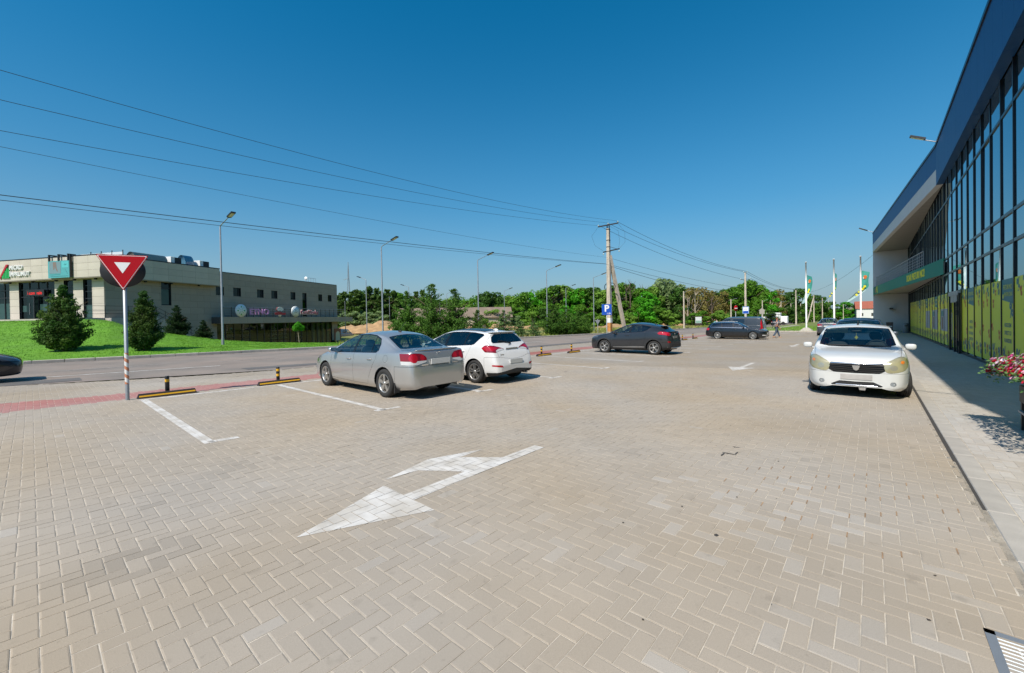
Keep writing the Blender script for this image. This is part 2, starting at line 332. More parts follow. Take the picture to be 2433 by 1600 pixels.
def wheel_meshes(Rt, Wt, Rr, style):
    k = (Rt, Wt, Rr, style)
    if k in _wheels: return _wheels[k]
    w = Wt / 2; t = MB()
    t.lathe([(Rr + .004, -w * .8), (Rr + .018, -w * .98), (Rt - .045, -w), (Rt - .012, -w * .88), (Rt - .002, -w * .62), (Rt - .002, -w * .42), (Rt - .012, -w * .4), (Rt - .012, -w * .32), (Rt, -w * .3), (Rt, -w * .06), (Rt - .012, -w * .05), (Rt - .012, w * .05), (Rt, w * .06), (Rt, w * .3), (Rt - .012, w * .32), (Rt - .012, w * .4), (Rt - .002, w * .42), (Rt - .002, w * .62), (Rt - .012, w * .88), (Rt - .045, w), (Rt - .05, w + .002), (Rr + .018, w * .98), (Rr + .004, w * .8)], 40, axis='y')
    r = MB(); ro = w * .80                          # outer face on +y
    r.lathe([(Rr + .006, ro + .012), (Rr - .006, ro + .016), (Rr - .018, ro + .004), (Rr - .022, -w * .6)], 40, axis='y', mi=0)
    sp, wd, twist, two = dict(five=(5, .062, 0, 0), twin=(5, .030, 0, 1), turbine=(12, .026, .35, 0), six=(6, .034, .0, 1), star=(5, .05, .0, 1))[style]
    def spoke(a, a2, w0, w1, mi):
        rr0, rr1 = Rr * .16, Rr - .012
        p0 = (math.cos(a) * rr0, math.sin(a) * rr0); p1 = (math.cos(a2) * rr1, math.sin(a2) * rr1)
        dx, dz = p1[0] - p0[0], p1[1] - p0[1]; l = math.hypot(dx, dz); nx_, nz_ = -dz / l, dx / l
        q = [(p0[0] - nx_ * w0, p0[1] - nz_ * w0, ro + .002), (p1[0] - nx_ * w1, p1[1] - nz_ * w1, ro + .004), (p1[0] + nx_ * w1, p1[1] + nz_ * w1, ro + .004), (p0[0] + nx_ * w0, p0[1] + nz_ * w0, ro + .002)]
        top = [(v[0], v[2], v[1]) for v in q]; bot = [(v[0] * 1., v[2] - .045, v[1]) for v in q]
        r.add(top + bot, [(3, 2, 1, 0), (0, 1, 5, 4), (1, 2, 6, 5), (2, 3, 7, 6), (3, 0, 4, 7)], mi)
    for i in range(sp):
        a = math.pi / 2 + 2 * math.pi * i / sp
        if two:
            g = .16 if style != 'six' else .09
            for sg in (-1, 1): spoke(a + sg * .10, a + sg * g, wd * .5, wd * .42, 0)
            if style in ('star',): spoke(a, a, .02, .03, 1)
        else: spoke(a, a + twist, wd * .45, wd * .62, 0)
    r.lathe([(.001, ro + .014), (Rr * .10, ro + .014), (Rr * .2, ro + .004), (Rr * .22, ro - .04)], 20, axis='y', mi=0)
    h = MB(); h.lathe([(.001, -w * .1), (Rr * .78, -w * .1), (Rr * .78, w * .05), (Rr * .3, w * .1), (.001, w * .1)], 28, axis='y')
    _wheels[k] = (t, r, h); return _wheels[k]
_wm = {}
def add_wheel(car, x, y, c):
    k = (c['tyre'], c.get('rimmat', M_ALLOY).name)
    if k not in _wm:
        t, r, h = wheel_meshes(*c['tyre']); _wm[k] = (t.mesh('tyre', M_RUBBER), r.mesh('rim', [c.get('rimmat', M_ALLOY), M_ALLOYD]), h.mesh('wheel', M_DISC))
    tm, rm, hm = _wm[k]; side = 1 if y > 0 else -1
    w = put('wheel', hm, car, (x, y, c['tyre'][0])); w.rotation_euler = (0, random.uniform(0, 6.28), 0 if side > 0 else math.pi)
    st = c.get('steer', 0.)
    if st and x > 0: w.rotation_euler = (0, 0, (0 if side > 0 else math.pi) + st)
    put('tyre', tm, w); put('rim', rm, w); return w
def build_car(c, label, cat, loc, rz, group=None, nx=None, name='parked_car'):
    L = c['L']; car = thing(name, label, cat, loc, rz, group); paint = c['paint']
    S = loft(c, nx or c.get('nx', 150), c.get('it', 3)); P = lambda n, me: put(n, me, car) if me is not None else None
    xw = c['wheels']; Rt = c['tyre'][0]; Ra = c.get('arch', Rt + .045)
    for x0 in xw:
        _, S = S.cut(lambda x, y, z, n: np.where(np.abs(y) > .45, np.hypot(x - x0, z - Rt * 1.0) - Ra, 1.))
    if 'clad' in c:
        cl, S = S.cut(c['clad']); P('sill_cladding', cl.mesh('sill_cladding', c.get('cladmat', M_MATTE), L, .004))
    # windscreen and rear window, each with a black edge
    for nm, key, sel in (('windscreen', 'wind', lambda z, n, x: (z > .8) & (n[:, 2] > .02) & (x < L * .62)), ('rear_window', 'rearw', lambda z, n, x: (z > .8) & (x > L * .5))):
        if key not in c: continue
        fn0 = c[key]; f0 = lambda x, y, z, n: np.where(sel(z, n, x), fn0(x, np.abs(y), z), 1.)
        A, S = S.cut(f0); G_, E_ = A.cut(lambda x, y, z, n: f0(x, y, z, n) + c.get('edge', .03))
        P(nm, G_.mesh(nm, c.get('rglass', M_GLASS) if key == 'rearw' else M_GLASS, L, -.004)); P(nm + '_surround', E_.mesh('surround', M_TRIM, L, -.002))
    for sg in (1, -1):
        d0 = c.get('dlo')
        if d0 is None: break
        fd = lambda x, y, z, n: np.where((y * sg > .3) & (z > .7), sdp(x, z, d0, c.get('dr', .02)), 1.)
        A, S = S.cut(fd)
        if c.get('brightline'):
            A, B_ = A.cut(lambda x, y, z, n: fd(x, y, z, n) + .022); P('window_moulding', B_.mesh('window_moulding', M_CHROME, L, .003))
        bounds = [(-9, -9, 0)] + list(c['pillars']) + [(99, 99, 0)]
        for i in range(len(bounds) - 1):
            (b0, t0, h0), (b1, t1, h1) = bounds[i], bounds[i + 1]; zb, zt = c['pz']
            def fw(x, y, z, n):
                k = (z - zb) / (zt - zb); return np.maximum(np.maximum(fd(x, y, z, n) + .022 + (.02 if c.get('brightline') else 0), (b0 + (t0 - b0) * k + h0) - x), x - (b1 + (t1 - b1) * k - h1))
            W_, A = A.cut(fw); P('side_window', W_.mesh('side_window', c['sglass'][i] if 'sglass' in c else M_GLASS, L, -.004))
        P('window_surround', A.mesh('window_surround', c.get('dlomat', M_TRIM), L, 0.))
    for (nm, fn, m_, off, gap) in c['cuts']:
        sides = (1, -1) if nm.startswith('*') else (0,); nm = nm.lstrip('*')
        for sg in sides:
            f1 = lambda x, y, z, n: np.where((y * sg > .02) if sg else np.ones(len(x), bool), fn(x, np.abs(y), z, n), 1.)
            A, S = S.cut(f1)
            if gap: A, _ = A.cut(lambda x, y, z, n: f1(x, y, z, n) + gap)
            o = P(nm, A.mesh(nm, m_ or paint, L, off))
            if o is None: continue
            for (n2, f2, m2, o2) in c.get('sub', {}).get(nm, []):
                B_, A = A.cut(lambda x, y, z, n: np.where((y * sg > .02) if sg else np.ones(len(x), bool), f2(x, np.abs(y), z), 1.))
                me2 = B_.mesh(n2, m2, L, off + o2)
                if me2: put(n2, me2, o)
            if A.F and nm in c.get('sub', {}): o.data = A.mesh(nm, m_ or paint, L, off)
            if nm in c.get('handles', {}):
                hx_, hz_ = c['handles'][nm]; yy = float(pchip(c['hw'], np.array([hx_]))[0]) - .02; h = MB()
                blob(h, (L / 2 - hx_, sg * (yy + .012), hz_), (.095, .022, .018), .6, 8); h.build('door_handle', c.get('handlemat', paint), o)
    P('body', S.mesh('body', paint, L))
    # floor, wheel housings, seats
    xf, xr = xw; fl = MB(); hw = c['hw'][len(c['hw']) // 2][1]
    fl.box(L / 2 - xr + .42, L / 2 - xf - .42, -hw + .11, hw - .11, .2, .34); fl.box(-L / 2 + .16, L / 2 - .22, -.5, .5, .235, .40)
    fl.box(-L / 2 + .16, L / 2 - xr - .40, -hw + .2, hw - .2, .3, .5); fl.box(L / 2 - xf + .40, L / 2 - .3, -hw + .24, hw - .24, .28, .5)
    P('floor_pan', fl.mesh('floor_pan', M_BLACK))
    for x0 in xw:
        for sg in (1, -1):
            h = MB(); n = 14; vs = []
            for k in range(n + 1):
                a = math.pi * (-.12 + 1.24 * k / n)
                for (yy, rr) in ((hw - .045, Ra + .004), (.5, Ra + .004)): vs.append((L / 2 - x0 + rr * math.cos(a), sg * yy, Rt + rr * math.sin(a)))
            h.add(vs, [(2 * k, 2 * k + 1, 2 * k + 3, 2 * k + 2) for k in range(n)]); h.add([(L / 2 - x0 + Ra * math.cos(a_), sg * .5, Rt + Ra * math.sin(a_)) for a_ in np.linspace(-.12 * math.pi, 1.12 * math.pi, 12)], [tuple(range(12))])
            P('wheel_arch', h.mesh('wheel_arch', M_MATTE))
    zt = max(v for _, v in c['top'])
    if c.get('seats', True):
        xs = c.get('seatx', (xf + 1.25, xf + 2.1))
        for i, x0 in enumerate(xs):
            for sg in (.37, -.37):
                s = MB(); X0 = L / 2 - x0
                blob(s, (X0 + .22, sg, .48), (.27, .23, .10), .6, 8); blob(s, (X0 - .08, sg, .78), (.085, .23, .32), .6, 8); blob(s, (X0 - .13, sg, zt - .31), (.05, .12, .09), .7, 8)
                s.build('seat', c.get('seatmat', M_INT), car)
        d = MB(); blob(d, (L / 2 - c['dash'][0] - .14, 0, c['dash'][1] - .16), (.26, hw - .22, .15), .6, 10); d.build('dashboard', M_INT, car)
        sw = MB(); a = Vector((L / 2 - c['dash'][0] - .46, .37, c['dash'][1] - .06)); ring = [a + Vector((.06 * math.sin(t_) - .0, .18 * math.cos(t_), .17 * math.sin(t_))) for t_ in np.linspace(0, 2 * math.pi, 19)]
        sw.tube(ring, .014, 6, cap=False); sw.bar(a - Vector((0, .17, 0)), a + Vector((0, .17, 0)), .03); sw.build('steering_wheel', M_INT, car)
    if 'mirror' in c:
        mx_, mz_ = c['mirror']; yy = float(pchip(c['hw'], np.array([mx_]))[0])
        for sg in (1, -1):
            m_ = MB(); blob(m_, (L / 2 - mx_ + .0, sg * (yy + .06), mz_), (.07, .095, .066), .6, 10); m_.bar((L / 2 - mx_ - .01, sg * (yy - .06), mz_ - .06), (L / 2 - mx_, sg * (yy + .02), mz_ - .03), .06, .03)
            o = m_.build('mirror', c.get('mirmat', paint), car); g = MB(); g.quad(*[(L / 2 - mx_ - .072, sg * (yy + .06) + a_ * .08, mz_ + b_ * .05) for a_, b_ in ((-1, -1), (1, -1), (1, 1), (-1, 1))]); g.build('mirror_glass', M_CHROME, o)
    for x0 in xw:
        for sg in (1, -1): add_wheel(car, L / 2 - x0, sg * (hw - c['tyre'][1] / 2 - .012), c)
    for (nm, mb_fn, m_) in c.get('extras', []):
        b = MB(); mb_fn(b, L, hw); b.build(nm, m_, car)
    return car
SV = lambda poly, r=.0, lim=None: (lambda x, y, z, n=None: sdp(x, z, poly, r) if lim is None else np.where(lim(x, y, z), sdp(x, z, poly, r), 1.))
RV = lambda poly, r=.0, lim=None: (lambda x, y, z, n=None: sdp(y, z, poly, r) if lim is None else np.where(lim(x, y, z), sdp(y, z, poly, r), 1.))
TV = lambda poly, r=.0: (lambda x, y, z, n=None: sdp(x, y, poly, r))
def plate_extra(x, z, front=False, m=None):
    def f(b, L, hw):
        X = (L / 2 - x); b.box(X - .012, X + .012, -.26, .26, z - .056, z + .056)
    return ('number_plate', f, m or M_PLATE)
# ------------------------------------------------------------------ the individual cars
M_DLAMP = mat('dark headlamp', (.10, .11, .12), .08, .3, coat=1.)
SEDAN = dict(L=4.54, paint=car_paint('silver', (.50, .49, .475), .7, .34), wheels=(.93, 3.63), tyre=(.318, .205, .205, 'five'), arch=.365, nx=170,
    top=[(0, .52), (.025, .60), (.1, .675), (.3, .765), (.6, .855), (.9, .935), (1.06, .985), (1.3, 1.095), (1.7, 1.275), (2.05, 1.395), (2.35, 1.44), (2.65, 1.45), (3.0, 1.43), (3.28, 1.375), (3.6, 1.235), (3.9, 1.095), (4.0, 1.065), (4.2, 1.055), (4.40, 1.055), (4.435, 1.02), (4.47, .90), (4.49, .80), (4.515, .68), (4.54, .50)],
    belt=[(0, .50), (.03, .57), (.1, .64), (.3, .72), (.6, .80), (1.0, .875), (1.5, .91), (2.5, .945), (3.3, .975), (3.9, 1.0), (4.2, 1.0), (4.39, .985), (4.435, .93), (4.48, .80), (4.54, .48)],
    bot=[(0, .40), (.03, .27), (.10, .20), (.5, .17), (4.0, .19), (4.35, .22), (4.48, .235), (4.54, .275)],
    hw=[(0, .48), (.03, .60), (.1, .70), (.3, .795), (.7, .862), (1.5, .876), (3.3, .876), (3.9, .862), (4.25, .82), (4.42, .775), (4.5, .70), (4.54, .56)],
    wr=[(0, .40), (.1, .56), (.3, .66), (.9, .745), (1.06, .745), (1.6, .665), (2.1, .60), (2.6, .585), (3.2, .575), (3.9, .66), (4.3, .68), (4.42, .66), (4.5, .58), (4.54, .45)],
    crown=[(0, .02), (.5, .05), (1.0, .045), (2.0, .07), (3.2, .07), (3.9, .04), (4.54, .02)],
    wind=TV([(1.10, -.3), (1.10, .2), (1.14, .45), (1.26, .665), (2.05, .545), (2.0, .3), (1.99, -.3)], .0), rearw=TV([(3.30, -.3), (3.31, .49), (3.36, .52), (3.90, .60), (3.95, .50), (3.99, -.3)], .0), edge=.028,
    dlo=[(1.30, .93), (1.68, 1.17), (2.0, 1.30), (2.3, 1.355), (2.65, 1.365), (2.95, 1.34), (3.17, 1.27), (3.30, 1.15), (3.325, 1.04), (3.28, .995), (2.4, .965)], pillars=[(2.29, 2.34, .045), (3.08, 3.02, .012)], pz=(.95, 1.35), dr=.02,
    cuts=[('*taillight', lambda x, y, z, n: np.maximum(sdp(y, z, [(.37, .80), (.35, .90), (.46, .965), (.62, .985), (.95, .97), (.95, .76), (.6, .755)], .01), 4.17 - x + .35 * (.9 - z)), M_RED2, .004, .003),
          ('*headlight', lambda x, y, z, n: np.maximum(sdp(y, z, [(.40, .60), (.38, .66), (.62, .80), (.95, .83), (.95, .66), (.6, .60)], .01), x - .45), M_DLAMP, .003, .003),
          ('boot_lid', lambda x, y, z, n: np.maximum(np.maximum(y - .665 + .25 * np.maximum(0, .8 - z), 4.0 - x), .725 - z), None, 0, .006),
          ('bonnet', lambda x, y, z, n: np.maximum(np.maximum(y - .72, x - 1.085 - .2 * y * y), .16 + .12 * y - x + (z < .66) * 1), None, 0, .006),
          ('*front_door', SV([(1.30, .30), (1.25, .5), (1.27, .97), (2.33, 1.02), (2.33, .27)], .02), None, 0, .006), ('*rear_door', SV([(2.36, .27), (2.36, 1.02), (3.33, 1.04), (3.28, .85), (3.02, .42), (2.95, .27)], .02), None, 0, .006),
          ('rear_bumper', lambda x, y, z, n: np.maximum(z - .715, 4.02 - x), None, 0, .006), ('front_bumper', lambda x, y, z, n: np.maximum(z - .60, x - .62), None, 0, .006),
          ('*fuel_flap', lambda x, y, z, n: np.where(z > 0, np.hypot(x - 3.68, z - .86) - .085, 1), None, 0, .005)],
    sub={'taillight': [('brake_lens', lambda x, y, z: np.hypot(y - .665, z - .885) - .09, M_RED, .002), ('inner_lens', lambda x, y, z: np.hypot(y - .455, z - .89) - .06, M_RED, .002), ('clear_strip', lambda x, y, z: z - .828, M_CLEAR, .001)]},
    handles={'front_door': (2.14, .80), 'rear_door': (3.05, .83)}, mirror=(1.48, .985), dash=(1.2, 1.0), seatmat=M_INT2,
    extras=[plate_extra(4.518, .80), ('roof_antenna', lambda b, L, hw: (blob(b, (L / 2 - 3.02, 0, 1.44), (.06, .03, .02), .8, 6), b.tube([(L / 2 - 3.0, 0, 1.45), (L / 2 - 3.25, 0, 1.66)], .004, 5)), M_BLACK),
            ('lid_spoiler', lambda b, L, hw: blob(b, (L / 2 - 4.385, 0, 1.052), (.06, .60, .014), .7, 8), car_paint('silver', (0, 0, 0))),
            ('model_badge', lambda b, L, hw: (b.box(L / 2 - 4.506, L / 2 - 4.495, .33, .50, .725, .75), b.box(L / 2 - 4.506, L / 2 - 4.495, -.50, -.34, .725, .75)), M_CHROME),
            ('boot_badge', lambda b, L, hw: b.lathe([(.001, .012), (.045, .012), (.05, 0)], 14, (L / 2 - 4.462, 0, .955), 'x'), M_CHROME),
            ('exhaust', lambda b, L, hw: b.tube([(L / 2 - 4.2, -.5, .24), (L / 2 - 4.5, -.5, .235)], .03, 10), M_CHROME),
            ('mudflap', lambda b, L, hw: b.box(L / 2 - 4.03, L / 2 - 4.0, .66, .85, .14, .36), M_RUBBER)])
HATCH = dict(L=4.33, paint=car_paint('white', (.68, .67, .65), 0, .22), wheels=(.93, 3.53), tyre=(.322, .225, .222, 'star'), rimmat=M_ALLOY, arch=.368, nx=170,
    top=[(0, .55), (.025, .64), (.1, .71), (.3, .79), (.6, .87), (.9, .945), (1.05, .99), (1.3, 1.105), (1.75, 1.30), (2.05, 1.41), (2.35, 1.465), (2.65, 1.475), (3.1, 1.465), (3.5, 1.435), (3.8, 1.395), (3.84, 1.37), (3.9, 1.28), (4.02, 1.10), (4.06, 1.04), (4.14, .93), (4.2, .82), (4.27, .66), (4.31, .56), (4.33, .48)],
    belt=[(0, .52), (.03, .61), (.1, .66), (.3, .735), (.6, .815), (1.0, .885), (1.5, .925), (2.5, .97), (3.2, 1.01), (3.6, 1.04), (3.85, 1.05), (3.95, 1.04), (4.05, .98), (4.14, .88), (4.22, .74), (4.33, .45)],
    bot=[(0, .42), (.04, .28), (.12, .19), (.5, .17), (3.8, .20), (4.2, .24), (4.29, .265), (4.33, .30)],
    hw=[(0, .48), (.03, .60), (.1, .70), (.3, .795), (.7, .865), (1.5, .88), (3.3, .88), (3.75, .872), (4.05, .83), (4.2, .785), (4.29, .72), (4.33, .60)],
    wr=[(0, .40), (.1, .56), (.3, .66), (.9, .745), (1.05, .745), (1.6, .67), (2.1, .605), (2.6, .59), (3.3, .575), (3.8, .555), (3.95, .62), (4.08, .68), (4.2, .66), (4.33, .5)],
    crown=[(0, .02), (.5, .05), (1.0, .045), (2.0, .07), (3.5, .06), (3.9, .05), (4.33, .02)],
    wind=TV([(1.10, -.3), (1.10, .2), (1.14, .45), (1.26, .665), (2.1, .555), (2.05, .3), (2.04, -.3)]), rearw=RV([(-.3, 1.085), (-.3, 1.345), (.40, 1.335), (.55, 1.26), (.63, 1.13), (.60, 1.095)], .0, lambda x, y, z: x > 3.55), edge=.012, rglass=M_GLASSD, sglass=[M_GLASS, M_GLASSD, M_GLASSD],
    dlo=[(1.32, .955), (1.7, 1.19), (2.05, 1.325), (2.4, 1.385), (2.9, 1.395), (3.3, 1.375), (3.62, 1.335), (3.68, 1.30), (3.48, 1.08), (3.40, 1.055), (2.4, 1.0)], pillars=[(2.26, 2.34, .045), (3.06, 3.12, .02)], pz=(.98, 1.38), dr=.012,
    cuts=[('*taillight', lambda x, y, z, n: np.maximum(sdp(y, z, [(.28, .925), (.45, .985), (.62, 1.03), (.95, 1.06), (.95, .88), (.68, .85), (.60, .88)], .004), 3.80 - x - .9 * np.minimum(0, z - .97) * 0 + np.abs(z - .97) * 1.2), M_RED2, .004, .003),
          ('*headlight', lambda x, y, z, n: np.maximum(sdp(y, z, [(.36, .66), (.36, .70), (.65, .82), (.95, .87), (.95, .72), (.6, .66)], .01), x - .7), M_HLAMP, .003, .003),
          ('tailgate', lambda x, y, z, n: np.maximum(np.maximum(np.maximum(y - .62 - .10 * (z > .9), 3.86 - x), .66 + .22 * y * y - z), z - 1.40), None, 0, .006),
          ('bonnet', lambda x, y, z, n: np.maximum(np.maximum(y - .72, x - 1.085 - .2 * y * y), .16 + .12 * y - x + (z < .68) * 1), None, 0, .006),
          ('*front_door', SV([(1.30, .30), (1.25, .5), (1.27, .99), (2.32, 1.04), (2.32, .27)], .02), None, 0, .006), ('*rear_door', SV([(2.35, .27), (2.35, 1.04), (3.40, 1.08), (3.30, .9), (3.02, .45), (2.95, .27)], .02), None, 0, .006),
          ('*reflector', lambda x, y, z, n: np.maximum(sdp(y, z, [(.55, .46), (.80, .50), (.80, .53), (.56, .51)], .004), 3.8 - x), M_RED, .004, .0),
          ('rear_diffuser', lambda x, y, z, n: np.maximum(z - .40 + .10 * y, 3.95 - x), M_MATTE, 0, .004),
          ('rear_bumper', lambda x, y, z, n: np.maximum(z - .735, 3.9 - x), None, 0, .006), ('front_bumper', lambda x, y, z, n: np.maximum(z - .62, x - .6), None, 0, .006)],
    sub={'taillight': [('clear_lens', lambda x, y, z: sdp(y, z, [(.30, .91), (.38, .945), (.52, .945), (.66, .90), (.64, .86)]), M_CLEAR, .002), ('brake_lens', lambda x, y, z: sdp(y, z, [(.50, .97), (.95, 1.04), (.95, .93), (.74, .90)]), M_RED, .002)]},
    handles={'front_door': (2.12, .835), 'rear_door': (3.05, .875)}, mirror=(1.5, 1.0), dash=(1.2, 1.02),
    extras=[('roof_glass', lambda b, L, hw: b.add([(L / 2 - x, y, float(pchip(HATCH['top'], np.array([x]))[0]) - .07 * (y / .6) ** 2 * .75 + .004) for x in np.linspace(2.2, 3.55, 10) for y in np.linspace(-.44, .44, 9)], [(i * 9 + k, i * 9 + k + 1, i * 9 + k + 10, i * 9 + k + 9) for i in range(9) for k in range(8)], 0, True), M_TRIM),
            ('shark_fin', lambda b, L, hw: blob(b, (L / 2 - 3.55, 0, 1.445), (.10, .022, .035), 1.2, 8), car_paint('white', (0, 0, 0))), ('roof_spoiler', lambda b, L, hw: blob(b, (L / 2 - 3.79, 0, 1.385), (.10, .55, .016), .6, 10), car_paint('white', (0, 0, 0))),
            ('wiper', lambda b, L, hw: (b.bar((L / 2 - 4.045, 0, 1.10), (L / 2 - 4.0, .36, 1.155), .02), b.bar((L / 2 - 4.05, .0, 1.09), (L / 2 - 4.05, -.06, 1.08), .04)), M_BLACK),
            ('tailgate_badge', lambda b, L, hw: b.lathe([(.001, .012), (.05, .012), (.055, 0)], 14, (L / 2 - 4.085, 0, 1.0), 'x'), M_CHROME), ('lid_handle', lambda b, L, hw: b.box(L / 2 - 4.165, L / 2 - 4.12, -.25, .25, .925, .955), M_CHROME),
            ('model_badge', lambda b, L, hw: b.box(L / 2 - 4.222, L / 2 - 4.21, .40, .54, .775, .80), M_CHROME),
            plate_extra(4.315, .60), ('exhaust', lambda b, L, hw: b.tube([(L / 2 - 4.0, -.5, .24), (L / 2 - 4.28, -.5, .235)], .03, 10), M_STEEL)])
